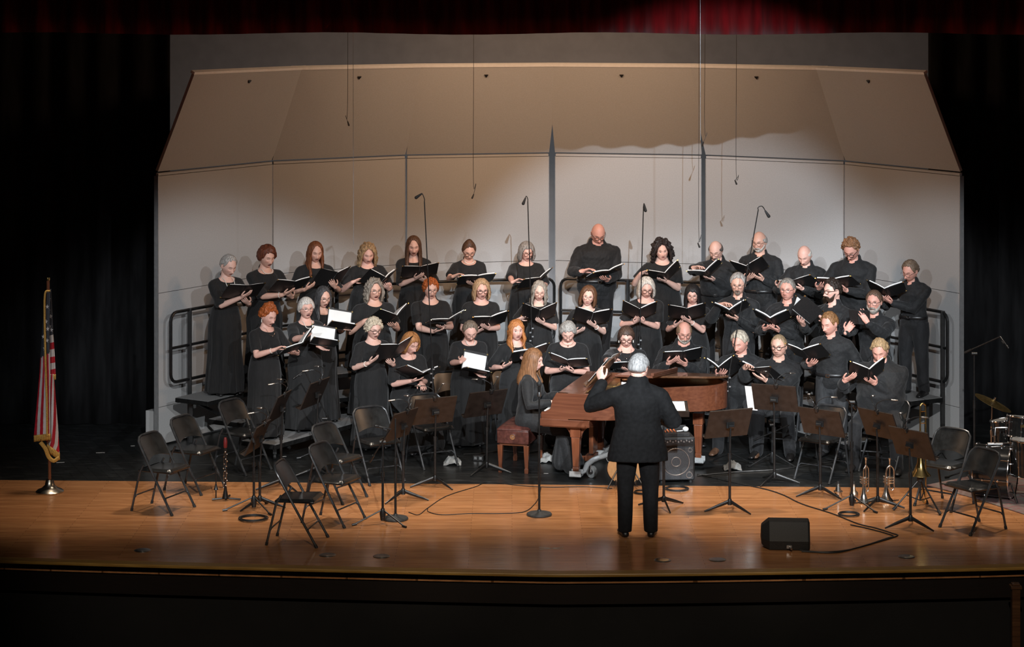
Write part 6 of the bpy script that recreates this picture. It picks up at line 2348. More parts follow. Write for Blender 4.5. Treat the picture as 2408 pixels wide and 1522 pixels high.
# ------------------------------------------------------------------ amplifier, mixer, guitar, monitor
q = fl(1588, 1137)
aroot = thing('amplifier', 'black keyboard amplifier with round speaker behind metal grille', 'amplifier', (q[0], q[1] + 0.16, 0), R(6))
mb = MB()
mb.box((0, 0, 0.265), (0.40, 0.32, 0.47))
obj('cabinet', mb, M['tolex'], aroot, smooth=False, bevel=0.015)
mb = MB()
mb.box((0, -0.163, 0.215), (0.36, 0.008, 0.345))
gr = obj('grille', mb, M['grille'], aroot, smooth=False, bevel=0.003)
mb = MB()
a = np.linspace(0, 2 * math.pi, 40, endpoint=False)
mb.tube(np.stack([np.cos(a) * 0.145 - 0.01, np.full(40, -0.170), 0.235 + np.sin(a) * 0.145], 1), 0.006, 6, closed=True)
mb.tube(np.stack([np.cos(a) * 0.05 - 0.01, np.full(40, -0.169), 0.235 + np.sin(a) * 0.05], 1), 0.005, 6, closed=True)
mb.tube(np.stack([np.cos(a) * 0.032 + 0.135, np.full(40, -0.169), 0.09 + np.sin(a) * 0.032], 1), 0.005, 6, closed=True)
mb.tube(np.stack([np.cos(a) * 0.022 + 0.145, np.full(40, -0.169), 0.36 + np.sin(a) * 0.022], 1), 0.004, 6, closed=True)
obj('speaker_ring', mb, M['steel'], gr)
mb = MB()
mb.box((0, -0.150, 0.445), (0.365, 0.03, 0.075))
cp = obj('control_panel', mb, M['black_metal'], aroot, smooth=False, bevel=0.003)
for k in range(12):
    mb = MB()
    x = -0.165 + 0.030 * k
    mb.tube([(x, -0.165, 0.452 + 0.012 * (k % 2)), (x, -0.178, 0.452 + 0.012 * (k % 2))], 0.008, 10)
    obj('knob', mb, M['steel'], cp)
for sx in (-1, 1):
    mb = MB()
    for sy in (-1, 1):
        mb.lathe([(0.018, 0.0), (0.018, 0.032)], 10, mtx=Matrix.Translation((sx * 0.16, sy * 0.12, 0)))
    obj('foot', mb, M['rubber'], aroot)
mroot = thing('mixer', 'small black mixing desk with knobs lying on the amplifier', 'mixer', (q[0] - 0.03, q[1] + 0.15, 0.50), R(6))
mb = MB()
mb.box((0, 0, 0.02), (0.36, 0.26, 0.04)).box((0, 0.12, 0.05), (0.36, 0.03, 0.06))
mx_ = obj('case', mb, M['tolex'], mroot, smooth=False, bevel=0.005)
orange = mat('orange_plastic', (0.55, 0.14, 0.04), 0.5, var=0.1, scale=30)
for k in range(18):
    mb = MB()
    mb.lathe([(0.007, 0), (0.006, 0.014)], 10, mtx=Matrix.Translation((-0.15 + 0.036 * (k % 6), -0.06 + 0.05 * (k // 6), 0.04)))
    obj('knob', mb, orange, mx_)
o = thing('white_adapter', 'white rounded plastic adapter lying on the mixing desk', 'adapter', (q[0] + 0.12, q[1] + 0.11, 0.54), 0)
mb = MB()
mb.ball((0, 0, 0.028), (0.034, 0.028, 0.028), 14, 10)
obj('shell_body', mb, M['white_plastic'], o)
mb = MB()
mb.tube([(-0.03, 0, 0.012), (-0.10, -0.02, 0.008)], 0.006, 8)
obj('plug_lead', mb, M['white_plastic'], o)
wb = at(1587, 1002, 24.35)
o = thing('water_bottle', 'clear plastic water bottle behind the mixing desk', 'bottle', (wb[0], q[1] + 0.30, 0.50), 0)
mb = MB()
mb.lathe([(0.028, 0.0), (0.032, 0.01), (0.031, 0.05), (0.033, 0.10), (0.028, 0.14), (0.012, 0.175), (0.012, 0.185)], 18)
obj('bottle_body', mb, M['clear_plastic'], o)
mb = MB()
mb.lathe([(0.014, 0.183), (0.014, 0.205)], 14)
obj('cap', mb, M['white_plastic'], o)

gp = fl(1471, 1146)
groot = thing('acoustic_guitar', 'spruce-topped acoustic guitar on a stand behind the conductor', 'guitar', (gp[0], gp[1], 0), 0)
mt = Matrix.Translation((0, 0.02, 0.05)) @ Matrix.Rotation(R(-14), 4, 'X')
out = bez([(0, 0, 0), (0.12, 0.012, 0), (0.190, 0.10, 0), (0.185, 0.20, 0), (0.125, 0.29, 0), (0.140, 0.40, 0), (0.095, 0.475, 0), (0, 0.49, 0)], 5)[:, :2]
out = np.concatenate([out, np.stack([-out[-2:0:-1, 0], out[-2:0:-1, 1]], 1)])
G90 = mt @ Matrix.Rotation(R(90), 4, 'X')
mb = MB()
mb.prism([tuple(p) for p in out], -0.10, 0.0, mtx=G90)
obj('guitar_sides', mb, M['mahogany'], groot, bevel=0.004, angle=30)
mb = MB()
mb.prism([tuple(p * [0.985, 0.99] + [0, 0.002]) for p in out], 0.0, 0.004, mtx=G90)
tp = obj('guitar_top', mb, M['spruce'], groot, angle=30)
mb = MB()
mb.lathe([(0.05, 0.004), (0.05, 0.006)], 24, mtx=G90 @ Matrix.Translation((0, 0.33, 0)))
mb.box((0, 0.15, 0.008), (0.16, 0.026, 0.010), mtx=G90)
obj('sound_hole_and_bridge', mb, M['ebony'], tp)
mb = MB()
mb.box((0, 0.68, 0.010), (0.052, 0.52, 0.022), mtx=G90)
nk = obj('neck', mb, M['walnut'], groot, bevel=0.006)
mb = MB()
mb.box((0, 1.0, 0.006), (0.075, 0.17, 0.018), mtx=G90)
obj('headstock', mb, M['walnut'], nk, bevel=0.006)
groot2 = thing('guitar_stand', 'black folding guitar stand under the acoustic guitar', 'stand', (gp[0], gp[1], 0), 0)
for s in (-1, 1):
    mb = MB()
    mb.tube([(0, 0.18, 0.30), (s * 0.20, -0.14, 0.012)], 0.008, 8)
    obj('leg', mb, M['black_metal'], groot2)
    mb = MB()
    mb.tube([(s * 0.10, 0.02, 0.05), (s * 0.11, -0.10, 0.045), (s * 0.11, -0.115, 0.10)], 0.008, 8)
    obj('cradle_arm', mb, M['rubber'], groot2)
mb = MB()
mb.tube([(0, 0.18, 0.30), (0, 0.34, 0.012)], 0.008, 8).tube([(-0.11, 0.02, 0.05), (0.11, 0.02, 0.05)], 0.008, 8).tube([(0, 0.02, 0.05), (0, 0.18, 0.30)], 0.008, 8)
obj('rear_leg', mb, M['black_metal'], groot2)

q = fl(1852, 1297)
wroot = thing('monitor_wedge', 'black floor monitor wedge lying near the stage edge', 'speaker', (q[0], q[1] + 0.20, 0), R(-4))
prof = [(-0.17, 0.0), (0.17, 0.0), (0.19, 0.07), (0.03, 0.27), (-0.11, 0.27), (-0.185, 0.09)]
mb = MB()
Wd = 0.23
V = []
for x, k in ((-Wd, 0.62), (-Wd + 0.075, 1.0), (Wd - 0.02, 1.0), (Wd, 0.94)):
    c = np.mean(prof, 0)
    for p_ in prof:
        p2 = c + (np.array(p_) - c) * k
        V.append((x, p2[0], max(0.0, p2[1]) if k == 1 else p2[1]))
F = []
n = len(prof)
for i in range(3):
    for j in range(n):
        k = (j + 1) % n
        F.append((i * n + j, i * n + k, (i + 1) * n + k, (i + 1) * n + j))
F.append(tuple(range(n - 1, -1, -1)))
F.append(tuple(range(3 * n, 4 * n)))
mb.add(V, F)
obj('cabinet', mb, M['tolex'], wroot, smooth=False, bevel=0.012)
mb = MB()
mb.add([(-0.15, 0.188, 0.080), (0.19, 0.188, 0.080), (0.19, 0.046, 0.260), (-0.15, 0.046, 0.260)], [(0, 1, 2, 3), (3, 2, 1, 0)])
obj('grille', mb, M['grille'], wroot, smooth=False)
mb = MB()
mb.box((0.03, -0.185, 0.04), (0.05, 0.02, 0.03)).tube([(0.03, -0.18, 0.04), (0.05, -0.24, 0.03)], 0.010, 8)
obj('cable_socket', mb, M['steel'], wroot)


# ------------------------------------------------------------------ flag
fp = fl(117, 1158)
froot = thing('flag', 'american flag hanging limp with gold fringe on a wooden pole, far left', 'flag', tuple(fp), 0)
fy = fp[1]


def fa(px, py, dy=0.0):
    return at(px, py, fy + dy) - fp


mb = MB()
mb.lathe([(0.001, 0), (0.145, 0), (0.148, 0.012), (0.130, 0.030), (0.085, 0.048), (0.052, 0.080), (0.044, 0.12), (0.040, 0.135), (0.024, 0.14)], 36)
obj('base', mb, mat('tarnished_silver', (0.50, 0.46, 0.38), 0.28, metal=1.0, var=0.2, scale=18), froot)
mb = MB()
top = fa(113, 660)
mb.tube([(0, 0, 0.10), (top[0], 0, top[2])], 0.0165, 14)
pole = obj('pole', mb, M['pole_wood'], froot)
mb = MB()
mb.lathe([(0.018, 0), (0.020, 0.02), (0.018, 0.03)], 14, mtx=Matrix.Translation((top[0], 0, top[2])))
obj('pole_cap', mb, M['brass'], pole)


def swath(rows, ncol, dep, color, seed):
    """hanging fold of cloth: rows of (left px, right px, py); dep gives the fold depth across"""
    rows = np.array(rows, float)
    t = np.linspace(0, 1, 130)
    L = np.interp(t, np.linspace(0, 1, len(rows)), rows[:, 0])
    Rr = np.interp(t, np.linspace(0, 1, len(rows)), rows[:, 1])
    PyL = np.interp(t, np.linspace(0, 1, len(rows)), rows[:, 2])
    PyR = np.interp(t, np.linspace(0, 1, len(rows)), rows[:, 3])
    G = np.zeros((130, ncol, 3))
    for i in range(130):
        for j in range(ncol):
            u = j / (ncol - 1)
            dy = dep(u, t[i]) + 0.006 * math.sin(9 * u + 5 * t[i] + seed)
            G[i, j] = fa(L[i] + (Rr[i] - L[i]) * u, PyL[i] + (PyR[i] - PyL[i]) * u, dy)
    mb = MB()
    mb.sheet(G, 0.004, mi=lambda i, j: color(j / (ncol - 1), i / 129.0))
    return mb, G


mats = [M['flag_red'], M['flag_white'], M['flag_blue']]
mb, G1 = swath([(107, 118, 690, 684), (99, 116, 780, 780), (93, 118, 880, 880), (84, 118, 980, 985), (80, 118, 1024, 1020)], 73, lambda u, t: -0.05 - 0.07 * math.sin(u * 2.6) * (0.4 + 0.6 * t),
               lambda u, t: 2 if t < 0.40 - 0.03 * u else (1 if int(u * 5.2 + 0.9 - 0.8 * t) % 2 == 1 else 0), 1)
f1 = obj('front_fold', mb, mats, froot, angle=None)
mb, G2 = swath([(108, 120, 686, 680), (112, 123, 740, 738), (113, 125, 790, 786), (114, 129, 840, 838), (116, 131, 884, 880)], 43, lambda u, t: -0.03 + 0.05 * u,
               lambda u, t: 2 if t < 0.50 + (0.14 if u < 0.3 else 0) else (int((t - 0.5) / 0.083) + 1) % 2, 2)
f2 = obj('upper_fold', mb, mats, froot, angle=None)
mb, G3 = swath([(113, 127, 880, 880), (110, 131, 940, 940), (108, 136, 1000, 1000), (108, 139, 1030, 1050), (111, 140, 1044, 1066)], 67, lambda u, t: 0.02 - 0.06 * math.sin(u * 3.0 + 0.2),
               lambda u, t: int(u * 4.2 + t * 3.1) % 2, 3)
f3 = obj('lower_fold', mb, mats, froot, angle=None)
# white stars sewn on the blue part
mb = MB()
for (G, i, j) in ((G1, 8, 12), (G1, 12, 6), (G1, 13, 17), (G1, 4, 14), (G1, 15, 11), (G2, 9, 5), (G2, 12, 9), (G2, 17, 5), (G2, 19, 10), (G2, 22, 3), (G2, 4, 8), (G1, 10, 19)):
    c = G[i * 3, min(j * 3, G.shape[1] - 3)] + np.array([0, -0.012, 0])
    a = np.array([R(90 + 36 * k) for k in range(10)])
    r = np.where(np.arange(10) % 2 == 0, 0.026, 0.0105)
    pts = [(c[0] + r[k] * 0.8 * math.cos(a[k]), c[2] + r[k] * math.sin(a[k])) for k in range(10)]
    V = [(x, c[1], z) for x, z in pts] + [(x, c[1] + 0.004, z) for x, z in pts]
    mb.add(V, [tuple(range(9, -1, -1)), tuple(range(10, 20))] + [(k, (k + 1) % 10, 10 + (k + 1) % 10, 10 + k) for k in range(10)])
obj('stars', mb, M['flag_white'], f1, smooth=False)


def fringe(path, w, par):
    mb = MB()
    P = np.array(path)
    n = len(P)
    G = np.zeros((n, 4, 3))
    for i in range(n):
        for j in range(4):
            G[i, j] = P[i] + np.array([0, -0.006 + 0.003 * math.sin(i * 2.3), -w * j / 3 * (1 + 0.06 * math.sin(i * 1.9))])
    mb.sheet(G, 0.010)
    obj('gold_fringe', mb, M['fringe'], par, angle=None)


fringe(G1[-1], 0.065, f1)
fringe(G2[-1], 0.055, f2)
fringe(G3[-1], 0.075, f3)
mb = MB()
ln = bez([fa(118, 684, -0.09), fa(106, 692, -0.10), fa(105, 760, -0.11), fa(107, 850, -0.13), fa(110, 950, -0.135), fa(111, 1026, -0.13)], 8)
mb.tube(ln, (0.011), 8)
obj('gold_edge_fringe', mb, M['fringe'], f1)
mb = MB()
ln = bez([fa(95, 1040, -0.10), fa(107, 1056, -0.10), fa(114, 1074, -0.08), fa(126, 1084, -0.07), fa(139, 1076, -0.04)], 6)
mb.tube(ln, [(0.016, 0.022)] * len(ln), 8)
obj('gold_fringe', mb, M['fringe'], f3)


# ------------------------------------------------------------------ brass and woodwind
def trumpet(px, py, h, bell, wide, label, rz):
    """instrument standing on its bell over a peg"""
    q = fl(px, py)
    root = thing('trumpet' if not wide else 'flugelhorn', label, 'brass instrument', tuple(q), R(rz))
    m = M['silver']
    mb = MB()
    prof = [(bell, 0.012), (bell * 0.97, 0.016), (bell * 0.62, 0.045), (bell * 0.36, 0.10), (bell * 0.24, 0.17), (0.0095 if not wide else 0.014, 0.26)]
    mb.lathe(prof, 28)
    bo = obj('bell', mb, m, root)
    mb = MB()
    r = 0.0062 if not wide else 0.0082
    hh = h * 0.80
    w = 0.055 if not wide else 0.085
    mb.tube(bez([(0, 0, 0.25), (0, 0, hh - w * 0.6), (0.012, 0, hh - 0.012), (w / 2, 0, hh + 0.012), (w - 0.012, 0, hh - 0.012), (w, 0, hh - w * 0.6), (w, 0, hh * 0.5), (w, 0, 0.17 if not wide else 0.20)], 6), r, 10)
    mb.tube(bez([(w, 0, 0.19), (w, 0, 0.14), (w * 0.72, 0, 0.115), (w * 0.45, 0, 0.14), (w * 0.40, 0, 0.24)], 6), r, 10)
    obj('tubing', mb, m, root)
    mb = MB()
    mb.tube([(w * 0.45, 0.0, 0.20), (w * 0.45, 0, h * 0.86)], r * 0.9, 10)
    mb.lathe([(0.007, 0), (0.0065, 0.05), (0.0135, 0.075), (0.0135, 0.085)], 14, mtx=Matrix.Translation((w * 0.45, 0, h - 0.085)))
    obj('lead_pipe', mb, m, root)
    for k in range(3):
        z = h * 0.42 + 0.028 * k
        mb = MB()
        mb.tube([(w * 0.05, -0.055, z), (w * 0.05, 0.055, z)], 0.0105, 12).tube([(w * 0.05, 0.055, z), (w * 0.05, 0.085, z)], 0.004, 8).tube([(w * 0.05, 0.083, z), (w * 0.05, 0.088, z)], 0.009, 12)
        mb.tube(bez([(w * 0.05, 0.03, z), (w * 0.5, 0.045, z), (w * 0.85, 0.03, z), (w * 0.85, 0.0, z), (w * 0.3, -0.005, z)], 4), r * 0.75, 8)
        obj('valve', mb, m, root)
    sroot = thing('instrument_peg', 'small black peg stand inside the bell of the ' + ('trumpet' if not wide else 'flugelhorn'), 'stand', tuple(q), 0, 'instrument pegs')
    mb = MB()
    mb.tube([(0, 0, 0.0), (0, 0, 0.16)], 0.006, 8)
    obj('peg', mb, M['black_metal'], sroot)
    for k in range(4):
        a = R(20 + 90 * k)
        mb = MB()
        mb.tube([(0, 0, 0.008), (0.15 * math.cos(a), 0.15 * math.sin(a), 0.006)], 0.005, 6)
        obj('foot', mb, M['black_metal'], sroot)
    return root


trumpet(2031, 1183, 0.475, 0.062, False, 'silver trumpet standing on its bell between the music stands', 15)
trumpet(2084, 1180, 0.455, 0.076, True, 'silver flugelhorn with wide bell standing right of the trumpet', 10)
q = fl(2164, 1200)
troot = thing('trombone', 'brass trombone hanging bell-down on its stand at right', 'brass instrument', tuple(q), R(20))
b0 = 5.25 - 1118 * q[1] / 5224
tp_ = 5.25 - 950 * q[1] / 5224
mb = MB()
mb.lathe([(0.108, b0), (0.105, b0 + 0.006), (0.065, b0 + 0.05), (0.036, b0 + 0.13), (0.022, b0 + 0.24), (0.014, b0 + 0.36), (0.010, b0 + 0.46)], 32)
obj('bell', mb, M['brass'], troot)
mb = MB()
mb.tube(bez([(0, 0, b0 + 0.45), (0, 0, tp_ - 0.05), (0.008, 0, tp_ - 0.012), (0.032, 0, tp_), (0.056, 0, tp_ - 0.012), (0.064, 0, tp_ - 0.05), (0.064, 0, tp_ - 0.30), (0.064, 0, b0 + 0.2)], 7), 0.0085, 10)
mb.tube([(0, 0, tp_ - 0.20), (0.064, 0, tp_ - 0.20)], 0.005, 8).tube([(0, 0, tp_ - 0.08), (0.064, 0, tp_ - 0.08)], 0.005, 8)
obj('tuning_slide', mb, M['brass'], troot)
mb = MB()
mb.tube(bez([(0.064, 0.0, b0 + 0.22), (0.064, 0, 0.12), (0.07, 0.02, 0.07), (0.075, 0.05, 0.055), (0.08, 0.08, 0.07), (0.08, 0.09, 0.14), (0.08, 0.09, b0 + 0.30)], 6), 0.0072, 10)
obj('hand_slide', mb, M['brass'], troot)
sroot = thing('trombone_stand', 'black tripod trombone stand with angled rubber-tipped legs', 'stand', tuple(q), R(20))
mb = MB()
mb.tube([(0, 0, 0.10), (0, 0, b0 + 0.20)], 0.010, 10).tube([(0, 0, b0 - 0.06), (0, 0, b0 + 0.06)], 0.034, 12)
obj('post', mb, M['black_metal'], sroot)
for k in range(3):
    a = R(-75 + 120 * k)
    d = np.array([math.cos(a), math.sin(a), 0])
    mb = MB()
    mb.tube([np.array([0, 0, 0.33]), d * 0.28 + [0, 0, 0.012]], 0.009, 8).tube([np.array([0, 0, 0.10]), d * 0.15 + [0, 0, 0.16]], 0.006, 8)
    lg = obj('leg', mb, M['black_metal'], sroot)
    mb = MB()
    mb.tube([d * 0.25 + [0, 0, 0.045], d * 0.285 + [0, 0, 0.010]], 0.016, 8)
    obj('rubber_tip', mb, M['rubber'], lg)
for px, py, kind, lb in ((1971, 1171, 0, 'silver straight mute standing on the wooden floor left of the tripod stand'), (2008, 1172, 1, 'bulb-shaped dull mute standing between tripod stand and trumpet')):
    q = fl(px, py)
    o = thing('trumpet_mute', lb, 'mute', tuple(q), 0)
    mb = MB()
    if kind == 0:
        mb.lathe([(0.001, 0), (0.040, 0), (0.042, 0.06), (0.048, 0.062), (0.048, 0.072), (0.032, 0.075), (0.016, 0.155)], 24)
    else:
        mb.lathe([(0.001, 0), (0.042, 0), (0.046, 0.03), (0.044, 0.06), (0.020, 0.085), (0.012, 0.15)], 24)
    obj('mute_body', mb, M['silver'] if kind == 0 else mat('dull_copper', (0.45, 0.34, 0.26), 0.4, metal=0.9, var=0.15, scale=20), o)
    mb = MB()
    mb.lathe([(0.017 - 0.004 * kind, 0.150), (0.015 - 0.004 * kind, 0.176)], 16)
    obj('cork', mb, M['rubber'], o)
q = fl(530, 1178)
croot = thing('clarinet', 'black clarinet with silver keys upright on a low stand at left', 'woodwind', (q[0], q[1], 0), 0)
mb = MB()
mb.lathe([(0.034, 0.03), (0.031, 0.045), (0.018, 0.11), (0.0145, 0.14), (0.0145, 0.32), (0.017, 0.325), (0.017, 0.34), (0.0145, 0.345), (0.0145, 0.52), (0.017, 0.53), (0.014, 0.56)], 18)
cb = obj('body_tube', mb, M['ebony'], croot)
mb = MB()
for k in range(16):
    z = 0.14 + 0.025 * k
    a = (k * 1.9) % 3.0 - 1.5
    mb.ball((0.019 * math.sin(a), -0.019 * math.cos(a), z), (0.0085, 0.006, 0.008), 8, 6)
for s in (-1, 1):
    mb.tube([(s * 0.014, -0.018, 0.15), (s * 0.014, -0.018, 0.31)], 0.0022, 6).tube([(s * 0.013, -0.018, 0.36), (s * 0.013, -0.018, 0.50)], 0.0022, 6)
obj('keys', mb, M['chrome'], cb)
mb = MB()
mb.lathe([(0.015, 0.555), (0.020, 0.565), (0.021, 0.62), (0.014, 0.66), (0.004, 0.665)], 16)
obj('mouthpiece_cap', mb, mat('burgundy_cap', (0.13, 0.012, 0.012), 0.35, var=0.15, scale=20), croot)
sroot = thing('clarinet_stand', 'low black peg stand carrying the clarinet and a spare peg', 'stand', (q[0], q[1], 0), 0)
mb = MB()
mb.tube([(-0.14, 0.0, 0.015), (0.0, 0.03, 0.022), (0.16, -0.0, 0.015)], 0.010, 8).tube([(0, 0.03, 0.02), (0.02, 0.20, 0.012)], 0.010, 8)
obj('base_bar', mb, M['black_metal'], sroot)
mb = MB()
mb.tube([(0, 0, 0.015), (0, 0, 0.10)], 0.010, 8)
obj('peg', mb, M['black_metal'], sroot)
mb = MB()
mb.tube([(-0.10, 0.01, 0.02), (-0.10, 0.01, 0.36)], 0.007, 8).lathe([(0.024, 0.115), (0.014, 0.14), (0.010, 0.17)], 14, mtx=Matrix.Translation((-0.10, 0.01, 0)))
obj('spare_peg', mb, M['black_metal'], sroot)

# ------------------------------------------------------------------ drum kit on its rug
rug = [fl(*p)[:2] for p in ((2178, 1143), (2230, 1156), (2300, 1176), (2420, 1215), (2560, 1190), (2470, 1120), (2330, 1112))]
mb = MB()
mb.prism([tuple(p) for p in rug], 0.001, 0.012)
tag(obj('rug', mb, M['rug'], None, smooth=False, bevel=0.003), 'worn reddish patterned rug under the drum kit', 'rug')


def drum(root, c, axis, r, depth, lugs=8, shell='drum_black'):
    a = unit(axis)
    c = np.array(c, float)
    mb = MB()
    mb.tube([c - a * depth / 2, c + a * depth / 2], r, 40)
    sh = obj('drum_shell', mb, M[shell], root, angle=40)
    u = unit(np.cross(a, [0.1, 0.2, 1.0]))
    v = np.cross(a, u)
    for s in (-1, 1):
        mb = MB()
        t_ = np.linspace(0, 2 * math.pi, 48, endpoint=False)
        mb.tube(c + a * s * (depth / 2 + 0.004) + np.outer(np.cos(t_), u) * (r + 0.008) + np.outer(np.sin(t_), v) * (r + 0.008), (0.009), 8, closed=True)
        obj('hoop', mb, M['chrome'], root)
        mb = MB()
        mb.tube([c + a * s * (depth / 2 + 0.001), c + a * s * (depth / 2 + 0.006)], r * 0.985, 40)
        obj('drum_head', mb, M['drum_black'] if r > 0.25 else M['drum_head'], root, angle=40)
    for k in range(lugs):
        q = 2 * math.pi * (k + 0.5) / lugs
        d = u * math.cos(q) + v * math.sin(q)
        mb = MB()
        mb.tube([c + d * (r + 0.014) - a * depth * 0.55, c + d * (r + 0.014) + a * depth * 0.55], 0.004, 6)
        for s in (-1, 1):
            mb.tube([c + d * (r + 0.004) + a * s * depth * 0.22, c + d * (r + 0.022) + a * s * depth * 0.22], 0.010, 8)
            mb.ball(c + d * (r + 0.012) + a * s * (depth * 0.5 + 0.004), 0.011, 8, 6)
        obj('lug', mb, M['chrome'], root)
    return sh


q = fl(2345, 1176)
bx = np.array([q[0], q[1] + 0.10, 0.0])
droot = thing('bass_drum', 'black bass drum with chrome hoops at the right edge', 'drum', tuple(bx), 0)
drum(droot, (0, 0, 0.285), (0.90, -0.40, 0.0), 0.27, 0.36, 8)
for s in (-1, 1):
    mb = MB()
    mb.tube([(0.02 + 0.10 * s, -0.20 * 1 if s > 0 else 0.24, 0.20), (0.06 + 0.10 * s, -0.33 if s > 0 else 0.36, 0.014)], 0.010, 8)
    obj('spur_leg', mb, M['chrome'], droot)
mb = MB()
mb.tube([(0, 0, 0.55), (0, 0, 0.66)], 0.014, 10).tube([(-0.08, 0, 0.565), (0.08, 0, 0.565)], 0.02, 10)
obj('tom_mount', mb, M['chrome'], droot)
y1 = bx[1] + 0.02
c = at(2402, 1004, y1)
root = thing('rack_tom', 'black rack tom with chrome rims and small badge at the right edge', 'drum', (c[0], c[1], c[2]), 0)
sh = drum(root, (0, 0, 0), (0.10, 0.10, 1.0), 0.145, 0.20, 7)
mb = MB()
mb.box((-0.025, -0.148, 0.035), (0.038, 0.006, 0.030))
obj('badge', mb, M['brass'], sh, smooth=False)
mb = MB()
mb.tube([(-0.05, 0.05, -0.02), (-0.26, 0.06, -0.02), (-0.28, 0.06, -0.30)], 0.011, 8)
obj('tom_arm', mb, M['chrome'], root)
c = at(2362, 1006, y1 + 0.35)
root = thing('small_tom', 'second black tom behind the rack tom', 'drum', (c[0], c[1], c[2]), 0)
drum(root, (0, 0, -0.03), (-0.15, 0.08, 1.0), 0.125, 0.22, 6)
mb = MB()
mb.tube([(0.05, 0.0, -0.10), (0.10, -0.10, -0.30)], 0.011, 8)
obj('tom_arm', mb, M['chrome'], root)
c = at(2425, 1075, y1 - 0.25)
root = thing('floor_tom', 'large black floor tom cut by the right picture edge', 'drum', (c[0], c[1], 0), 0)
drum(root, (0, 0, c[2]), (0, 0, 1.0), 0.20, 0.36, 8)
for k in range(3):
    a = R(40 + 120 * k)
    mb = MB()
    mb.tube([(0.215 * math.cos(a), 0.215 * math.sin(a), 0.014), (0.215 * math.cos(a), 0.215 * math.sin(a), c[2] + 0.1)], 0.008, 8)
    obj('leg', mb, M['chrome'], root)
q = fl(2331, 1118)
zt = 5.25 - 946 * q[1] / 5224
root = thing('cymbal_stand', 'chrome cymbal stand with tilted bronze cymbal beside the black curtain', 'cymbal', tuple(q), 0)
tripod('leg', root, 0.26, 0.24, 15, m='chrome')
mb = MB()
mb.tube([(0, 0, 0.12), (0, 0, zt * 0.6)], 0.013, 10).tube([(0, 0, zt * 0.56), (0, 0, zt * 0.62)], 0.02, 10).tube([(0, 0, zt * 0.6), (0.01, 0, zt - 0.05)], 0.009, 10).tube([(0.01, 0, zt - 0.06), (0.03, -0.01, zt + 0.04)], 0.007, 8)
obj('pole', mb, M['chrome'], root)
mb = MB()
ct = Matrix.Translation((0.02, -0.005, zt)) @ Matrix.Rotation(R(24), 4, 'Y') @ Matrix.Rotation(R(6), 4, 'X')
mb.lathe([(0.218, -0.012), (0.218, -0.010), (0.12, 0.004), (0.045, 0.012), (0.035, 0.022), (0.012, 0.030)], 48, mtx=ct)
cy_ = obj('cymbal', mb, mat('cymbal_bronze', (0.38, 0.28, 0.12), 0.36, metal=1.0, var=0.25, scale=30), root)
mb = MB()
mb.tube(np.array([(0, 0, 0.03), (0, 0, 0.06)]), 0.012, 10, mtx=ct)
obj('wing_nut', mb, M['chrome'], cy_)

# ------------------------------------------------------------------ tablet of the bearded man
tc = np.array([3.985, 25.46, 1.615])
root = thing('tablet', 'black cased tablet held by the man with bushy grey beard', 'tablet', tuple(tc), R(-28))
mt = Matrix.Rotation(R(14), 4, 'X')
mb = MB()
mb.box((0, 0, 0), (0.25, 0.014, 0.18), mtx=mt)
tb = obj('case', mb, M['folder'], root, smooth=False, bevel=0.006)
mb = MB()
mb.box((0, 0.008, 0), (0.225, 0.002, 0.16), mtx=mt)
obj('screen', mb, mat('tablet_glass', (0.02, 0.022, 0.025), 0.1, var=0.1, scale=10), tb, smooth=False)
mb = MB()
mb.box((0.02, -0.010, 0), (0.07, 0.006, 0.17), mtx=mt)
obj('hand_strap', mb, M['rubber'], tb, smooth=False, bevel=0.002)

# ------------------------------------------------------------------ cables, cloths, small floor things
def cable(pts, label, r=0.0045, group=None, m='cable'):
    P = bez([(*fl(x, y)[:2], r + 0.001) for x, y in pts], 7)
    o = P[0].copy()
    ob = obj('cable', MB().tube(P - o, r, 6), M[m], None, loc=tuple(o))
    return tag(ob, label, 'cable', group)


cable([(961, 1206), (984, 1212), (1006, 1196), (1050, 1168), (1118, 1146), (1148, 1135), (1210, 1142), (1290, 1147), (1370, 1146), (1440, 1150)], 'thin black cable running from the left stands to the guitar', 0.004)
cable([(1006, 1196), (1008, 1205), (1040, 1212), (1110, 1209), (1180, 1209), (1232, 1205), (1256, 1188), (1267, 1170), (1272, 1148)], 'thin black cable looping to the center microphone stand', 0.004)
cable([(1640, 1117), (1690, 1128), (1727, 1137), (1799, 1152), (1842, 1166), (1886, 1187), (1958, 1210), (2016, 1233), (2060, 1244), (2098, 1256), (2110, 1262), (2070, 1275), (2010, 1292), (1960, 1302), (1885, 1299)], 'long black cable crossing the wood floor to the monitor wedge', 0.006)
cable([(2000, 1236), (2050, 1247), (2100, 1262), (2085, 1268), (2040, 1283), (1990, 1296), (1935, 1300), (1880, 1296)], 'second black cable looping right of the monitor wedge', 0.006)
cable([(1640, 1120), (1730, 1112), (1830, 1106), (1900, 1096), (1985, 1084)], 'grey taped cable line across the black floor at right', 0.007, None, 'steel')
cable([(1090, 1070), (1130, 1068), (1180, 1062), (1240, 1066), (1290, 1060), (1330, 1064)], 'black cable on the floor behind the piano bench', 0.006)
cable([(2130, 1076), (2190, 1062), (2200, 1075), (2215, 1066), (2235, 1085), (2290, 1070)], 'tangled cable on the black floor below the right shell panel', 0.005)


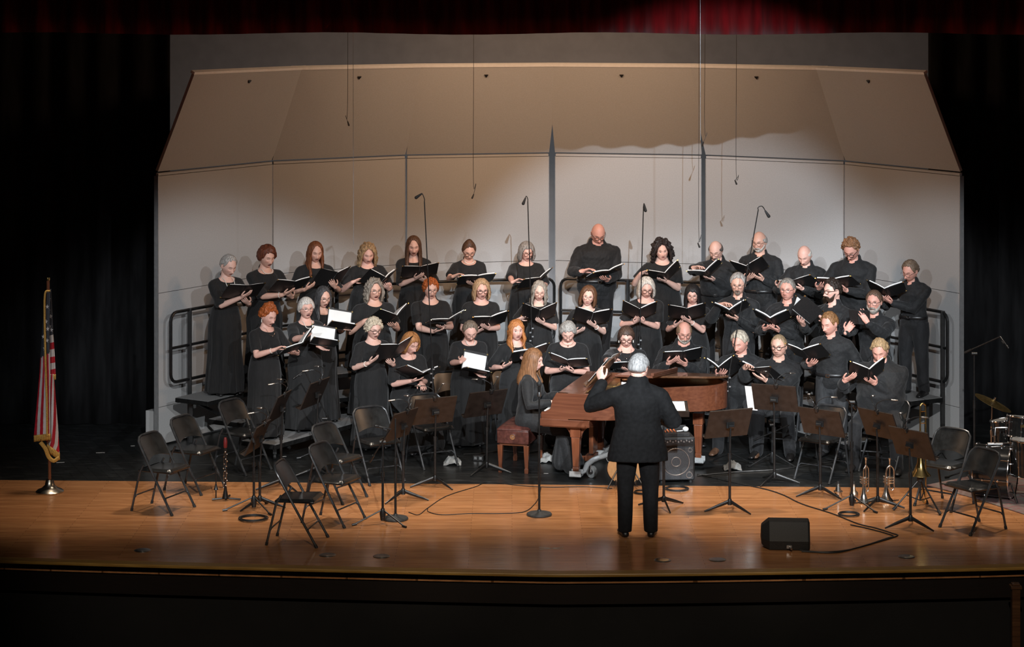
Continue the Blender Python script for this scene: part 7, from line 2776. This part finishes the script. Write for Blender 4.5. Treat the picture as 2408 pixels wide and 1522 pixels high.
def coil(px, py, r, turns, label, m='cable'):
    q = fl(px, py)
    a = np.linspace(0, 2 * math.pi * turns, 26 * turns)
    rg = np.random.RandomState(int(px))
    k = r * (1 + 0.08 * np.sin(a * 0.37 + rg.rand() * 6))
    P = np.stack([k * np.cos(a), k * np.sin(a), 0.006 + 0.010 * np.arange(len(a)) / len(a) * turns * 0.5], 1)
    ob = obj('cable_coil', MB().tube(P, 0.005, 6), M[m], None, loc=tuple(q))
    return tag(ob, label, 'cable', 'coiled cables')


coil(595, 1222, 0.14, 4, 'coiled black cable around the thin stand foot at left')
coil(1996, 1212, 0.10, 3, 'coiled black cable below the tripod stand at right')
coil(1592, 1152, 0.12, 3, 'coiled cable on the wood floor before the amplifier')
coil(1512, 1160, 0.09, 3, 'tangled cable between the legs of the conductor')
for px, py, lb, sd in ((1064, 1092, 'crumpled grey rag under the folding chair left of the pearl wearer', 3), (1722, 1104, 'crumpled grey rag on the black floor behind the brown music stand', 5), (1288, 1086, 'pale crumpled rag by the piano bench leg', 8)):
    q = fl(px, py)
    V = []
    mb = MB()
    n = 22
    G = np.zeros((n, n, 3))
    for i in range(n):
        for j in range(n):
            u, v = i / (n - 1) * 2 - 1, j / (n - 1) * 2 - 1
            h = noise.noise(Vector((u * 2 + sd, v * 2, sd))) * 0.05 + noise.noise(Vector((u * 5, v * 5 + sd, 1))) * 0.018
            e = max(0, 1 - (u * u + v * v) * 0.62)
            G[i, j] = (u * 0.10, v * 0.09, 0.006 + max(0, (0.08 * e + h) * e ** 0.5))
    mb.sheet(G, 0.006)
    tag(obj('rag', mb, M['cloth_grey'], None, angle=None, loc=tuple(q)), lb, 'rag', 'grey rags on the floor')
q = fl(1126, 1083)
root = thing('power_strip', 'small black power box on the floor left of the piano bench', 'power strip', tuple(q), R(-12))
mb = MB()
mb.box((0, 0, 0.03), (0.13, 0.09, 0.06))
pb = obj('case', mb, M['tolex'], root, smooth=False, bevel=0.005)
for k in range(2):
    mb = MB()
    mb.box((-0.03 + 0.06 * k, -0.046, 0.035), (0.03, 0.006, 0.03))
    obj('socket', mb, M['steel'], pb, smooth=False)
